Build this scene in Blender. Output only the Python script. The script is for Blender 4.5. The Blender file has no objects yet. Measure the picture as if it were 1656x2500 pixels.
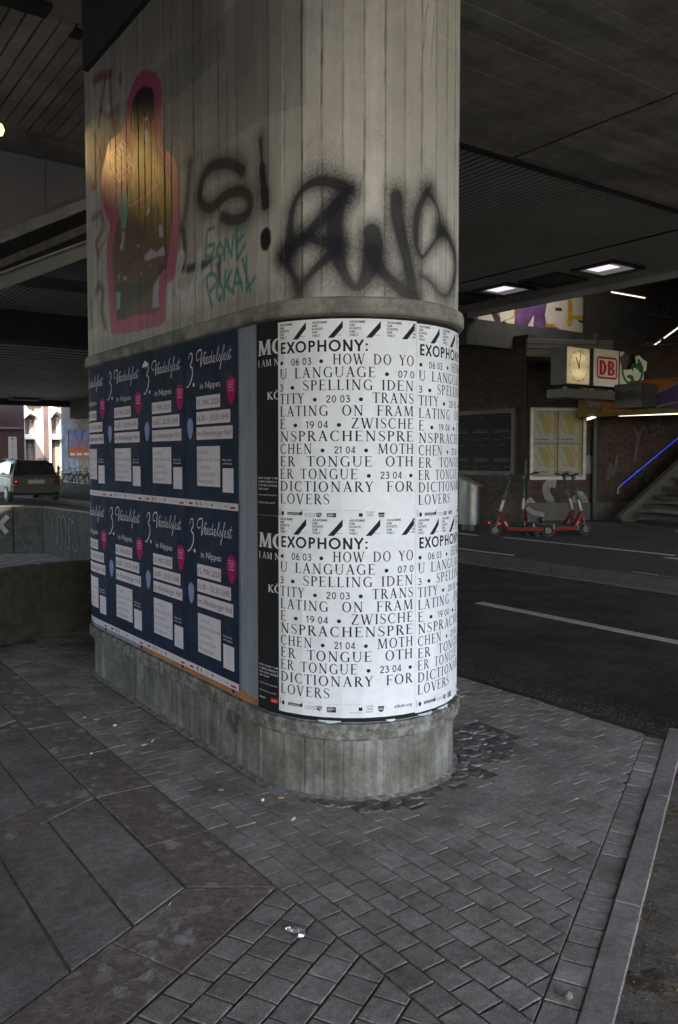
import bpy, bmesh, math, random
import numpy as np
from mathutils import Vector, Matrix
from math import sin, cos, pi, radians, sqrt, atan2, hypot
random.seed(7); rng = np.random.default_rng(7)
scene = bpy.context.scene
COL = scene.collection
# ------------------------------------------------------------ camera
F, EYE = 1994.0, 1.5
YAW, PIT = radians(35.6), radians(2.9)
cd = bpy.data.cameras.new('camera'); cam = bpy.data.objects.new('camera', cd); COL.objects.link(cam)
cam.location = (0, 0, EYE); cam.rotation_euler = (pi/2 - PIT, 0, -YAW)
cd.sensor_fit = 'VERTICAL'; cd.sensor_height = 36.0; cd.sensor_width = 24.0
cd.lens = F/2500*36; cd.shift_y = -32/2500; cd.clip_start = 0.05; cd.clip_end = 600
scene.camera = cam
# ------------------------------------------------------------ world, sun, exposure
SUN_EL, SUN_AZ = radians(38), radians(205)     # azimuth clockwise from +Y; the sun stands behind the camera, to the left
w = bpy.data.worlds.new('World'); scene.world = w; w.use_nodes = True
nt = w.node_tree; bg = nt.nodes['Background']
sky = nt.nodes.new('ShaderNodeTexSky'); sky.sky_type = 'NISHITA'; sky.sun_disc = False
sky.sun_elevation = SUN_EL; sky.sun_rotation = SUN_AZ
nt.links.new(sky.outputs[0], bg.inputs[0]); bg.inputs[1].default_value = 0.15
sd = bpy.data.lights.new('sun', 'SUN'); sun = bpy.data.objects.new('sun', sd); COL.objects.link(sun)
sd.energy = 2.0; sd.angle = radians(0.5); sd.color = (1, 0.94, 0.84)
sv = Vector((sin(SUN_AZ)*cos(SUN_EL), cos(SUN_AZ)*cos(SUN_EL), sin(SUN_EL)))
sun.rotation_euler = sv.to_track_quat('Z', 'Y').to_euler(); sun.location = sv*60
vs = scene.view_settings; vs.view_transform = 'Standard'; vs.look = 'None'; vs.gamma = 1; vs.use_curve_mapping = False
vs.exposure = 2.85
scene.render.engine = 'CYCLES'
cy = scene.cycles
cy.use_denoising = True; cy.max_bounces = 8; cy.diffuse_bounces = 5; cy.glossy_bounces = 3
cy.sample_clamp_indirect = 4.0; cy.caustics_reflective = False; cy.caustics_refractive = False

# ------------------------------------------------------------ helpers
_fh = Vector((sin(YAW), cos(YAW), 0)); _r = Vector((cos(YAW), -sin(YAW), 0)); _z = Vector((0, 0, 1))
_f = _fh*cos(PIT) - _z*sin(PIT); _u = _fh*sin(PIT) + _z*cos(PIT); EYEP = Vector((0, 0, EYE))
def ray(x, y): return _f + _r*((x-828)/F) + _u*((1218-y)/F)
def onZ(x, y, z=0.0):
    d = ray(x, y); return EYEP + d*((z-EYE)/d.z)
def onX(x, y, X):
    d = ray(x, y); return EYEP + d*(X/d.x)
def onY(x, y, Y):
    d = ray(x, y); return EYEP + d*(Y/d.y)
def onPl(x, y, p, n):
    d = ray(x, y); return EYEP + d*((Vector(p)-EYEP).dot(n)/d.dot(n))

W = {}
def mark(o, label=None, cat=None, group=None, kind=None):
    if label: o['label'] = label
    if cat: o['category'] = cat
    if group: o['group'] = group
    if kind: o['kind'] = kind
    return o
def thing(name, loc, label=None, cat=None, group=None, kind=None, rz=0):
    o = bpy.data.objects.new(name, None); COL.objects.link(o); o.location = loc; o.rotation_euler = (0, 0, rz)
    o.empty_display_size = 0.2; W[o.name] = Vector(loc)
    return mark(o, label, cat, group, kind)
def copy_tree(o, parent=None):
    c = o.copy(); COL.objects.link(c); c.parent = parent; W[c.name] = W.get(o.name, Vector((0, 0, 0)))
    for ch in list(o.children): copy_tree(ch, c)
    return c

class MB:
    def __init__(s): s.v = []; s.f = []
    def add(s, vs, fs):
        b = len(s.v); s.v += [tuple(p) for p in vs]; s.f += [tuple(b+i for i in f) for f in fs]; return s
    def poly(s, pts): return s.add(pts, [tuple(range(len(pts)))])
    def box(s, x0, x1, y0, y1, z0, z1):
        if x0 > x1: x0, x1 = x1, x0
        if y0 > y1: y0, y1 = y1, y0
        if z0 > z1: z0, z1 = z1, z0
        return s.add([(x0,y0,z0),(x1,y0,z0),(x1,y1,z0),(x0,y1,z0),(x0,y0,z1),(x1,y0,z1),(x1,y1,z1),(x0,y1,z1)],
                     [(0,3,2,1),(4,5,6,7),(0,1,5,4),(1,2,6,5),(2,3,7,6),(3,0,4,7)])
    def obox(s, c, ax, hx, ay, hy, az, hz):
        c = Vector(c); ax = Vector(ax)*hx; ay = Vector(ay)*hy; az = Vector(az)*hz
        p = [c+a*ax+b*ay+d*az for d in (-1,1) for a, b in ((-1,-1),(1,-1),(1,1),(-1,1))]
        return s.add(p, [(0,3,2,1),(4,5,6,7),(0,1,5,4),(1,2,6,5),(2,3,7,6),(3,0,4,7)])
    def slab(s, pts, dvec):                       # polygon extruded by a vector
        n = len(pts); d = Vector(dvec); p = [Vector(q) for q in pts]
        return s.add(p+[q+d for q in p], [tuple(range(n)), tuple(range(2*n-1, n-1, -1))]+[(i, i+n, (i+1)%n+n, (i+1)%n) for i in range(n)])
    def bar(s, a, b, w, h=None, up=(0,0,1)):
        a = Vector(a); b = Vector(b); h = h or w; d = (b-a); L = d.length; d = d/L; up = Vector(up)
        x = d.cross(up)
        if x.length < 1e-4: x = d.cross(Vector((1,0,0)))
        x.normalize(); y = x.cross(d)
        return s.obox((a+b)/2, d, L/2, x, w/2, y, h/2)
    def tube(s, pts, r, n=8, cap=True):
        pts = [Vector(p) for p in pts]; rs = r if isinstance(r, (list, tuple)) else [r]*len(pts)
        b = len(s.v); px = None
        for i, p in enumerate(pts):
            d = (pts[min(i+1, len(pts)-1)] - pts[max(i-1, 0)]).normalized()
            if px is None:
                px = d.cross(Vector((0,0,1)))
                if px.length < .1: px = d.cross(Vector((1,0,0)))
            px = (px - d*px.dot(d)).normalized(); py = d.cross(px)
            for k in range(n):
                a = 2*pi*k/n; s.v.append(tuple(p+px*cos(a)*rs[i]+py*sin(a)*rs[i]))
        for i in range(len(pts)-1):
            for k in range(n):
                k2 = (k+1) % n; s.f.append((b+i*n+k, b+i*n+k2, b+(i+1)*n+k2, b+(i+1)*n+k))
        if cap:
            s.f.append(tuple(b+k for k in range(n-1, -1, -1))); s.f.append(tuple(b+(len(pts)-1)*n+k for k in range(n)))
        return s
    def lathe(s, prof, c=(0,0,0), n=24, axis='z'):
        b = len(s.v); m = len(prof)
        for k in range(n):
            a = 2*pi*k/n
            for r, h in prof:
                if axis == 'z': q = (c[0]+r*cos(a), c[1]+r*sin(a), c[2]+h)
                elif axis == 'y': q = (c[0]+r*cos(a), c[1]+h, c[2]+r*sin(a))
                else: q = (c[0]+h, c[1]+r*cos(a), c[2]+r*sin(a))
                s.v.append(q)
        for k in range(n):
            k2 = (k+1) % n
            for i in range(m-1): s.f.append((b+k*m+i, b+k2*m+i, b+k2*m+i+1, b+k*m+i+1))
        return s
    def ring(s, c, R_, r, n=24, m=6, axis='y'):
        prof = [(R_+r*cos(2*pi*i/m), r*sin(2*pi*i/m)) for i in range(m+1)]
        return s.lathe(prof, c, n, axis)
    def build(s, name, mat, parent=None, smooth=False, raw=False, label=None, kind=None, cat=None, bevel=0):
        off = Vector((0,0,0)) if (raw or parent is None) else W[parent.name]
        me = bpy.data.meshes.new(name)
        me.from_pydata([(x-off.x, y-off.y, z-off.z) for x, y, z in s.v], [], s.f)
        me.materials.append(mat)
        if smooth: me.polygons.foreach_set('use_smooth', [True]*len(me.polygons))
        me.update()
        o = bpy.data.objects.new(name, me); COL.objects.link(o)
        if parent is not None: o.parent = parent
        W[o.name] = off
        if bevel:
            bm = bmesh.new(); bm.from_mesh(me); bmesh.ops.recalc_face_normals(bm, faces=bm.faces)
            bmesh.ops.bevel(bm, geom=[e for e in bm.edges if len(e.link_faces) == 2 and e.calc_face_angle(0) > .6], offset=bevel, segments=2, affect='EDGES', clamp_overlap=True)
            bm.to_mesh(me); bm.free()
        return mark(o, label, cat, None, kind)

# ------------------------------------------------------------ materials
def mat(name, col, rough=.8, var=.25, scale=4.0, streak=0, bump=.3, bscale=60, metal=0, spec=.5, tint=None, island=0, emit=None, dots=0, coat=0, grain=0):
    m = bpy.data.materials.new(name); m.use_nodes = True; n = m.node_tree.nodes; L = m.node_tree.links
    b = n['Principled BSDF']; b.inputs['Roughness'].default_value = rough; b.inputs['Metallic'].default_value = metal
    b.inputs['Specular IOR Level'].default_value = spec
    if coat: b.inputs['Coat Weight'].default_value = coat; b.inputs['Coat Roughness'].default_value = .08
    c = (*col, 1) if len(col) == 3 else col
    if emit:
        b.inputs['Base Color'].default_value = c; b.inputs['Emission Color'].default_value = (*emit[0], 1); b.inputs['Emission Strength'].default_value = emit[1]
        return m
    tc = n.new('ShaderNodeTexCoord'); geo = n.new('ShaderNodeNewGeometry')
    def noise(sc, det=5, src=None, rough_=.6):
        q = n.new('ShaderNodeTexNoise'); q.inputs['Scale'].default_value = sc; q.inputs['Detail'].default_value = det; q.inputs['Roughness'].default_value = rough_
        L.new(src or geo.outputs['Position'], q.inputs['Vector']); return q.outputs['Fac']
    def math_(op, a, bb):
        q = n.new('ShaderNodeMath'); q.operation = op
        for i, v in enumerate((a, bb)):
            if isinstance(v, (int, float)): q.inputs[i].default_value = v
            else: L.new(v, q.inputs[i])
        return q.outputs[0]
    def ramp(v, lo, hi, a=.3, b_=.7):
        q = n.new('ShaderNodeMapRange'); q.inputs['From Min'].default_value = a; q.inputs['From Max'].default_value = b_
        q.inputs['To Min'].default_value = lo; q.inputs['To Max'].default_value = hi; L.new(v, q.inputs['Value']); return q.outputs[0]
    fac = ramp(noise(scale), 1-var, 1+var)
    fac = math_('MULTIPLY', fac, ramp(noise(scale*9, 4), 1-var*.5, 1+var*.5))
    fac = math_('MULTIPLY', fac, ramp(noise(bscale*2.5, 2), 1-var*.45, 1+var*.45))
    if grain:
        fac = math_('MULTIPLY', fac, ramp(noise(260, 3, None, .8), 1-grain, 1+grain, .38, .62))
        fac = math_('MULTIPLY', fac, ramp(noise(30, 6, None, .7), 1-grain*.6, 1+grain*.4, .35, .65))
    if streak:
        mp = n.new('ShaderNodeMapping'); mp.inputs['Scale'].default_value = (14, 14, .6); L.new(geo.outputs['Position'], mp.inputs['Vector'])
        fac = math_('MULTIPLY', fac, ramp(noise(1.6, 6, mp.outputs[0], .7), 1-streak, 1+streak*.6))
    if island:
        oi = n.new('ShaderNodeObjectInfo')
        r_ = math_('FRACT', math_('ADD', oi.outputs['Random'], geo.outputs['Random Per Island']), 0)
        fac = math_('MULTIPLY', fac, ramp(r_, 1-island, 1+island, 0, 1))
    if dots:
        v = n.new('ShaderNodeTexVoronoi'); v.inputs['Scale'].default_value = 38; L.new(geo.outputs['Position'], v.inputs['Vector'])
        fac = math_('MULTIPLY', fac, ramp(v.outputs['Distance'], 1-dots, 1, .05, .16))
    mx = n.new('ShaderNodeMix'); mx.data_type = 'RGBA'; mx.blend_type = 'MULTIPLY'; mx.inputs[0].default_value = 1
    colsrc = None
    if tint:
        m2 = n.new('ShaderNodeMix'); m2.data_type = 'RGBA'; m2.inputs[6].default_value = c; m2.inputs[7].default_value = (*tint, 1)
        L.new(ramp(noise(scale*.7+.3, 6), 0, 1, .42, .62), m2.inputs[0]); L.new(m2.outputs[2], mx.inputs[6])
    else: mx.inputs[6].default_value = c
    cmb = n.new('ShaderNodeCombineColor'); [L.new(fac, cmb.inputs[i]) for i in range(3)]; L.new(cmb.outputs[0], mx.inputs[7])
    L.new(mx.outputs[2], b.inputs['Base Color'])
    if bump:
        bp = n.new('ShaderNodeBump'); bp.inputs['Strength'].default_value = bump; bp.inputs['Distance'].default_value = .004
        L.new(noise(bscale, 6), bp.inputs['Height']); L.new(bp.outputs[0], b.inputs['Normal'])
    rr = ramp(noise(scale*2.3), max(0, rough-.1), min(1, rough+.1)); L.new(rr, b.inputs['Roughness'])
    m['mixnode'] = mx.name
    return m
M = {}
M['concrete'] = mat('board marked concrete', (.30,.285,.26), .85, .16, 2.2, streak=.16, bump=.35, bscale=90, dots=.25)
M['concrete_base'] = mat('stained plinth concrete', (.155,.149,.134), .9, .4, 5, streak=.5, bump=.6, bscale=60, tint=(.24,.24,.232), dots=.3)
M['ledge'] = mat('ledge concrete', (.27,.26,.24), .85, .3, 5, bump=.8, bscale=45, tint=(.10,.098,.09))
M['ledge_low'] = mat('flaked ledge', (.12,.115,.10), .85, .4, 30, bump=.8, bscale=60, tint=(.27,.275,.28))
M['soffit'] = mat('sooty board marked soffit', (.40,.36,.31), .9, .3, 1.2, bump=.4, bscale=40, tint=(.29,.295,.25), island=.15)
M['rib'] = mat('grey ribbed ceiling metal', (.42,.425,.385), .7, .15, 1, bump=.1)
M['plank'] = mat('weathered soffit planks', (.40,.35,.31), .8, .22, 1.5, island=.12, tint=(.31,.29,.25))
M['darkbeam'] = mat('dark beam', (.03,.032,.033), .8, .3, 3)
M['panel'] = mat('grey cladding', (.36,.355,.34), .6, .12, 1.5, bump=.1)
M['flange'] = mat('worn galvanised steel', (.42,.43,.42), .45, .25, 5, bump=.3, metal=.4)
M['ramp_concrete'] = mat('ramp concrete', (.28,.265,.235), .85, .25, 3, streak=.2)
M['paver'] = mat('grey concrete paver', (.325,.297,.288), .95, .24, 5, bump=1.0, bscale=180, island=.15, tint=(.265,.238,.225), spec=.12, grain=.36)
M['joint'] = mat('joint sand and dirt', (.165,.145,.13), .98, .35, 9, bump=1, bscale=120, spec=.1, grain=.35)
M['flag'] = mat('large grey flagstone', (.27,.248,.242), .95, .3, 2.4, bump=.9, bscale=170, island=.10, tint=(.215,.195,.186), spec=.12, grain=.36)
M['kerbstone'] = mat('pale kerb concrete', (.31,.288,.286), .95, .22, 4, bump=.8, bscale=160, island=.06, spec=.12, grain=.32, tint=(.25,.23,.222))
M['cobble'] = mat('rough basalt cobble', (.19,.178,.172), .9, .4, 30, bump=1, bscale=50, island=.3, spec=.2, grain=.3)
M['soil'] = mat('trodden soil', (.11,.09,.066), .98, .35, 7, bump=1, bscale=80, tint=(.155,.128,.095), spec=.1, grain=.45)
M['asphalt'] = mat('dark asphalt', (.046,.043,.042), .9, .4, 1.3, bump=1.0, bscale=110, tint=(.072,.064,.057), spec=.2, grain=.5)
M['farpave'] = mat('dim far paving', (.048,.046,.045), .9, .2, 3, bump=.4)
M['line'] = mat('worn white road paint', (.42,.41,.40), .8, .3, 14)
M['gutter'] = mat('gutter stones', (.13,.13,.13), .85, .25, 8)
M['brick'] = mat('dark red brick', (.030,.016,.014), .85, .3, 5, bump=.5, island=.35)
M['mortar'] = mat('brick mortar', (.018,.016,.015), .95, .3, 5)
M['wallplinth'] = mat('wall foot concrete', (.055,.054,.052), .9, .25, 4)
M['black'] = mat('matt black', (.012,.012,.013), .6, .1, 4, bump=0)
M['ink'] = mat('black printing ink', (.022,.022,.027), .8, .15, 30, bump=0, spec=.15)
M['blackpaper'] = mat('black poster paper', (.016,.015,.016), .8, .15, 20, bump=.1, spec=.2)
M['paper'] = mat('white poster paper', (.82,.85,.93), .8, .06, 3, bump=.8, bscale=11, spec=.2)
M['panelpaint'] = mat('grey painted billboard', (.27,.31,.38), .8, .12, 4, streak=.22, bump=.2, spec=.25)
M['orange'] = mat('orange paint band', (.42,.17,.03), .7, .3, 8, bump=.3)
M['bluepaper'] = mat('navy poster paper', (.008,.019,.054), .8, .2, 5, bump=.4, bscale=13, spec=.2)
M['blueballoon'] = mat('deep blue balloon print', (.012,.036,.11), .85, .1, 5, bump=0, spec=.12)
M['lilac'] = mat('lilac balloon print', (.30,.32,.62), .85, .05, 5, bump=0, spec=.12)
M['pink'] = mat('magenta print', (.48,.01,.16), .85, .05, 5, bump=0, spec=.12)
M['poster_white'] = mat('white print', (.76,.72,.82), .8, .06, 8, bump=0, spec=.2)
M['redprint'] = mat('dark red print', (.30,.05,.10), .85, .05, 5, bump=0, spec=.12)
M['greyprint'] = mat('grey print', (.35,.32,.38), .85, .05, 5, bump=0, spec=.12)
M['redlogo'] = mat('red logo print', (.5,.03,.03), .85, .05, 5, bump=0, spec=.12)
M['yellowlogo'] = mat('yellow logo print', (.55,.42,.06), .85, .05, 5, bump=0, spec=.12)
M['metal'] = mat('brushed steel', (.13,.133,.137), .45, .08, 3, bump=.05, metal=.9)
M['greymetal'] = mat('grey painted metal', (.075,.078,.078), .6, .15, 3, bump=.05)
M['darkmetal'] = mat('dark steel', (.035,.035,.038), .5, .15, 3, bump=.05, metal=.3)
M['rubber'] = mat('black rubber', (.015,.015,.016), .75, .1, 4, bump=.1)
M['red'] = mat('red scooter paint', (.10,.002,.003), .6, .05, 4, bump=0, spec=.2)
M['white'] = mat('white paint', (.32,.30,.32), .5, .05, 4, bump=0)
M['skyblue'] = mat('light blue paint', (.02,.07,.10), .4, .05, 4, bump=0)
M['green'] = mat('green sign paint', (.02,.16,.035), .5, .08, 4, bump=0)
M['dbred'] = mat('red sign paint', (.45,.008,.012), .5, .04, 4, bump=0)
M['signwhite'] = mat('white sign plastic', (.72,.74,.78), .3, .03, 4, bump=0, coat=.4)
M['yellow'] = mat('yellow poster print', (.135,.108,.01), .6, .08, 5, bump=0)
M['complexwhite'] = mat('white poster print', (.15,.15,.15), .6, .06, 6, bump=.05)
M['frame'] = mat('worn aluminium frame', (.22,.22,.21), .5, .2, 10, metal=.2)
M['tube'] = mat('lit fluorescent tube', (1,1,1), emit=((1,.90,.66), .28))
M['blueled'] = mat('blue lit handrail', (.05,.1,1), emit=((.02,.07,1), .05))
M['redlamp'] = mat('red lamp', (1,.02,.01), emit=((1,.02,.01), .16))
M['ceilinglamp'] = mat('lit ceiling lamp', (1,1,1), emit=((.95,.9,1), .14))
M['warmlamp'] = mat('lit warm lamp', (1,.8,.4), emit=((1,.72,.3), .35))
M['glass'] = mat('dark window glass', (.02,.025,.028), .08, .05, 3, bump=0, spec=.8)
# ============================================================ GROUND
def clip(poly, a, b, c):                 # keep a*x+b*y+c >= 0
    out = []
    for i in range(len(poly)):
        p, q = poly[i], poly[(i+1) % len(poly)]
        dp, dq = a*p[0]+b*p[1]+c, a*q[0]+b*q[1]+c
        if dp >= 0: out.append(p)
        if (dp >= 0) != (dq >= 0):
            t = dp/(dp-dq); out.append((p[0]+(q[0]-p[0])*t, p[1]+(q[1]-p[1])*t))
    return out
def area(p): return .5*sum(p[i][0]*p[(i+1) % len(p)][1]-p[(i+1) % len(p)][0]*p[i][1] for i in range(len(p)))
def inset(poly, d):
    n = len(poly); out = []
    if area(poly) < 0: poly = poly[::-1]
    for i in range(n):
        p0, p1, p2 = Vector(poly[i-1]), Vector(poly[i]), Vector(poly[(i+1) % n])
        e1 = (p1-p0); e2 = (p2-p1)
        if e1.length < 1e-5 or e2.length < 1e-5: return None
        e1.normalize(); e2.normalize(); n1 = Vector((-e1.y, e1.x)); n2 = Vector((-e2.y, e2.x))
        den = 1+n1.dot(n2)
        if den < .15: den = .15
        out.append(tuple(p1+(n1+n2)*(d/den)))
    if area(out) <= 1e-5: return None
    return out
def stone(mb, poly, z, cham=.0022, th=.02, tilt=.0009):
    top = inset(poly, cham*.6)
    if top is None: return False
    if area(poly) < 0: poly = poly[::-1]
    n = len(poly); tx, ty = random.uniform(-tilt, tilt), random.uniform(-tilt, tilt); z += random.uniform(-tilt, tilt)
    cx = sum(p[0] for p in poly)/n; cyy = sum(p[1] for p in poly)/n
    zz = lambda p: z+(p[0]-cx)*tx*8+(p[1]-cyy)*ty*8
    vs = [(p[0], p[1], zz(p)) for p in top]+[(p[0], p[1], zz(p)-cham*.55) for p in poly]+[(p[0], p[1], z-th) for p in poly]
    fs = [tuple(range(n))]+[(k*n+i, (k+1)*n+i, (k+1)*n+(i+1) % n, k*n+(i+1) % n) for k in (0, 1) for i in range(n)]
    fs = [fs[0]]+[f[::1] for f in fs[1:]]
    mb.add(vs, fs); return True

g = MB().poly([(-300,-300,-.03),(300,-300,-.03),(300,300,-.03),(-300,300,-.03)]).build('ground', M['joint'], kind='structure')
SL = .5216
yh = lambda x: 1.404+SL*(x-1.644)      # header seam
yk = lambda x: 1.409+SL*(x-1.869)      # inner kerb line
yo = lambda x: 1.736+SL*(x-2.674)      # outer kerb line
yr = lambda x: 2.39+SL*(x-1.442)       # outer edge of the red strip
pavement = MB().add([(-12,-12,-.0048),(3.95,-12,-.0048),(3.95,24,-.0048),(-12,24,-.0048)], [(0,1,2,3)]).build('pavement', M['joint'], kind='structure')
PR, PXC, PYF, PYB = .52, 2.395, 3.25, 5.45
def inpillar(x, y, d=0):
    if PYF <= y <= PYB: return abs(x-PXC) < PR+d
    return hypot(x-PXC, y-(PYF if y < PYF else PYB)) < PR+d
def incobble(x, y):
    if y < 3.7 and inpillar(x, y, .02): return False
    a = math.degrees(atan2(-(y-PYF), -(x-PXC)))        # 0 at left, 90 at front
    r = hypot(x-PXC, y-PYF)
    if 30 < a < 165 and r < PR+.135*(.75+.35*sin(a*.11)) : return True
    return (2.9 < x < 3.27 and 2.76 < y < 3.22 and (x-2.9)*.8 < (y-2.66))
pav = []
def addp(poly, z=0.0, kind='p'):
    if len(poly) < 3 or abs(area(poly)) < .0006: return
    pav.append((poly, z, kind))
# rows parallel to the road
px_, py_ = .0985, .1135
for i in range(26):
    x0 = 1.447+i*px_; off = (.5 if i % 2 else 0)*py_ + .03
    x1 = x0+px_
    for k in range(-3, 118):
        y0 = 1.2+k*py_+off; y1 = y0+py_
        j = .0030+.0020*(y0 < 2.3)
        q = [(x0+j*.8, y0+j), (x1-j*.8, y0+j), (x1-j*.8, y1-j), (x0+j*.8, y1-j)]
        cxm, cym = (x0+x1)/2, (y0+y1)/2
        if cxm > 3.95 - .0*cym: continue
        # pieces next to the header row are double length
        q = clip(q, -SL, 1, -(yh(0)+.005))
        if len(q) < 3: continue
        ar = abs(area(q))
        if ar < .0035 and cym < yh(cxm)+.08 and cym > yh(cxm)-.1:
            continue
        if i < 4 and cym > 6.75: continue
        if inpillar(cxm, cym, -.01) or incobble(cxm, cym): continue
        addp(q)
# fill the skipped slivers with one larger piece each, cut to the header line
for i in range(25):
    x0 = 1.447+i*px_; x1 = x0+px_; off = (.5 if i % 2 else 0)*py_+.03
    ks = [1.2+k*py_+off for k in range(-3, 40)]
    cut = None
    for y0 in ks:
        q = clip([(x0+.004, y0+.004), (x1-.004, y0+.004), (x1-.004, y0+py_-.004), (x0+.004, y0+py_-.004)], -SL, 1, -(yh(0)+.005))
        if len(q) >= 3 and abs(area(q)) >= .0035: cut = y0; break
    if cut:
        q = clip([(x0+.004, cut-.2), (x1-.004, cut-.2), (x1-.004, cut-.004), (x0+.004, cut-.004)], -SL, 1, -(yh(0)+.005))
        if len(q) >= 3 and abs(area(q)) > .0006: addp(q)
# rotated rows in the lower left
e1 = Vector((.8866, .4625)); e2 = Vector((-.4625, .8866))
O = Vector((1.442, 2.385))
for r_ in range(0, 9):
    for k in range(-28, 6):
        a0 = k*.1045+(.052 if r_ % 2 else 0); b1 = -r_*.106; b0 = b1-.106; j = .0050
        q = [O+e1*(a0+j)+e2*(b0+j), O+e1*(a0+.1045-j)+e2*(b0+j), O+e1*(a0+.1045-j)+e2*(b1-j), O+e1*(a0+j)+e2*(b1-j)]
        q = [tuple(p) for p in q]
        q = clip(q, -1, 0, 1.440)
        if len(q) >= 3: q = clip(q, -SL, 1, -(yh(0)+.005))
        if len(q) >= 3: addp(q)
# header row
for k in range(-14, 27):
    a0 = k*.1043; P0 = Vector((1.644, 1.404)); j = .006
    q = [P0+e1*(a0+j)+e2*(-.0985), P0+e1*(a0+.1043-j)+e2*(-.0985), P0+e1*(a0+.1043-j)+e2*(-.002), P0+e1*(a0+j)+e2*(-.002)]
    if P0.x+e1.x*a0 > 3.86: continue
    addp([tuple(p) for p in q], 0, 'h')
def camd(poly):
    cx = sum(p[0] for p in poly)/len(poly); cyy = sum(p[1] for p in poly)/len(poly)
    v = Vector((cx, cyy, 0))-EYEP
    dep = v.dot(_f)
    if dep < .3: return -1
    X = 828+F*v.dot(_r)/dep; Y = 1218-F*v.dot(_u)/dep
    if not (-40 < X < 1700 and Y < 2560): return -1
    return abs(area(poly))/dep**3*1.5
pav.sort(key=lambda t: -camd(t[0]))
rest = MB()
for n_, (poly, z, k) in enumerate(pav):
    if n_ < 296 and camd(poly) > 0:
        mb = MB()
        if stone(mb, poly, z): mb.build('paver', M['paver'], pavement)
    else: stone(rest, poly, z)
rest.build('paver_field', M['paver'], pavement, kind='stuff')
# kerb stones
for k in range(-2, 4):
    P0 = Vector((2.316, 1.64)); a0 = (k-1)*1.0+.0; mb = MB(); j = .004
    L1 = 1.0
    if P0.x+e1.x*(a0+L1) > 4.2: L1 = (3.99-P0.x)/e1.x-a0
    if L1 <= .1: continue
    q = [P0+e1*(a0+j)+e2*(-.088), P0+e1*(a0+L1-j)+e2*(-.088), P0+e1*(a0+L1-j)+e2*(.0), P0+e1*(a0+j)+e2*(.0)]
    if stone(mb, [tuple(p) for p in q], .004+.003*(k % 2), cham=.007, th=.1, tilt=.0005): mb.build('kerb_stone', M['kerbstone'], pavement)
# large flagstones with conglomerate strips
fs = MB
def slab_part(name, poly, m, z=0):
    mb = MB()
    if stone(mb, poly, z, cham=.005, tilt=.0006): mb.build(name, m, pavement)
m = M['flag']
cong = bpy.data.materials.new('red conglomerate stone'); cong.use_nodes = True
n = cong.node_tree.nodes; L = cong.node_tree.links; b = n['Principled BSDF']; b.inputs['Roughness'].default_value = .75
geo = n.new('ShaderNodeNewGeometry'); nz = n.new('ShaderNodeTexNoise'); nz.inputs['Scale'].default_value = 9; nz.inputs['Detail'].default_value = 5
L.new(geo.outputs['Position'], nz.inputs['Vector'])
mxv = n.new('ShaderNodeMix'); mxv.data_type = 'RGBA'; mxv.inputs[0].default_value = .14; L.new(geo.outputs['Position'], mxv.inputs[6]); L.new(nz.outputs['Color'], mxv.inputs[7])
vo = n.new('ShaderNodeTexVoronoi'); vo.inputs['Scale'].default_value = 17; L.new(mxv.outputs[2], vo.inputs['Vector'])
vo2 = n.new('ShaderNodeTexVoronoi'); vo2.inputs['Scale'].default_value = 75; L.new(mxv.outputs[2], vo2.inputs['Vector'])
cr = n.new('ShaderNodeValToRGB'); cr.color_ramp.interpolation = 'LINEAR'
sp = n.new('ShaderNodeSeparateColor'); L.new(vo.outputs['Color'], sp.inputs[0]); L.new(sp.outputs[0], cr.inputs[0])
E_ = cr.color_ramp.elements; E_[0].color = (.22,.178,.17,1); E_[1].color = (.36,.335,.325,1)
for p_, c_ in ((.35,(.18,.135,.128)),(.5,(.26,.235,.225)),(.62,(.20,.15,.14)),(.8,(.30,.28,.27))):
    e_ = E_.new(p_); e_.color = (*c_, 1)
mr = n.new('ShaderNodeMapRange'); mr.inputs['From Min'].default_value = .3; mr.inputs['From Max'].default_value = .62; L.new(vo.outputs['Distance'], mr.inputs['Value'])
mx = n.new('ShaderNodeMix'); mx.data_type = 'RGBA'; L.new(mr.outputs[0], mx.inputs[0]); L.new(cr.outputs[0], mx.inputs[6]); mx.inputs[7].default_value = (.18,.14,.132,1)
mx2 = n.new('ShaderNodeMix'); mx2.data_type = 'RGBA'; mx2.blend_type = 'MULTIPLY'; mx2.inputs[0].default_value = .7
L.new(mx.outputs[2], mx2.inputs[6]); sp9 = n.new('ShaderNodeSeparateColor'); L.new(vo2.outputs['Color'], sp9.inputs[0]); mr9 = n.new('ShaderNodeMapRange'); mr9.inputs['To Min'].default_value = .35; L.new(sp9.outputs[0], mr9.inputs['Value']); cb9 = n.new('ShaderNodeCombineColor'); [L.new(mr9.outputs[0], cb9.inputs[i]) for i in range(3)]; L.new(cb9.outputs[0], mx2.inputs[7])
nb = n.new('ShaderNodeTexNoise'); nb.inputs['Scale'].default_value = 3; L.new(geo.outputs['Position'], nb.inputs['Vector'])
mr2 = n.new('ShaderNodeMapRange'); mr2.inputs['To Min'].default_value = 1.0; mr2.inputs['To Max'].default_value = 1.8; L.new(nb.outputs[0], mr2.inputs['Value'])
vm = n.new('ShaderNodeVectorMath'); vm.operation = 'SCALE'; L.new(mx2.outputs[2], vm.inputs[0]); L.new(mr2.outputs[0], vm.inputs['Scale'])
L.new(vm.outputs[0], b.inputs['Base Color'])
bp = n.new('ShaderNodeBump'); bp.inputs['Strength'].default_value = .5; bp.inputs['Distance'].default_value = .004; L.new(vo2.outputs['Distance'], bp.inputs['Height']); L.new(bp.outputs[0], b.inputs['Normal'])
M['cong'] = cong
xs = [1.182-.2365*i for i in range(0, 12)]
rows = [(2.572, 3.507), (3.684, 4.64), (4.815, 5.76), (5.93, 6.75)]
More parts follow.
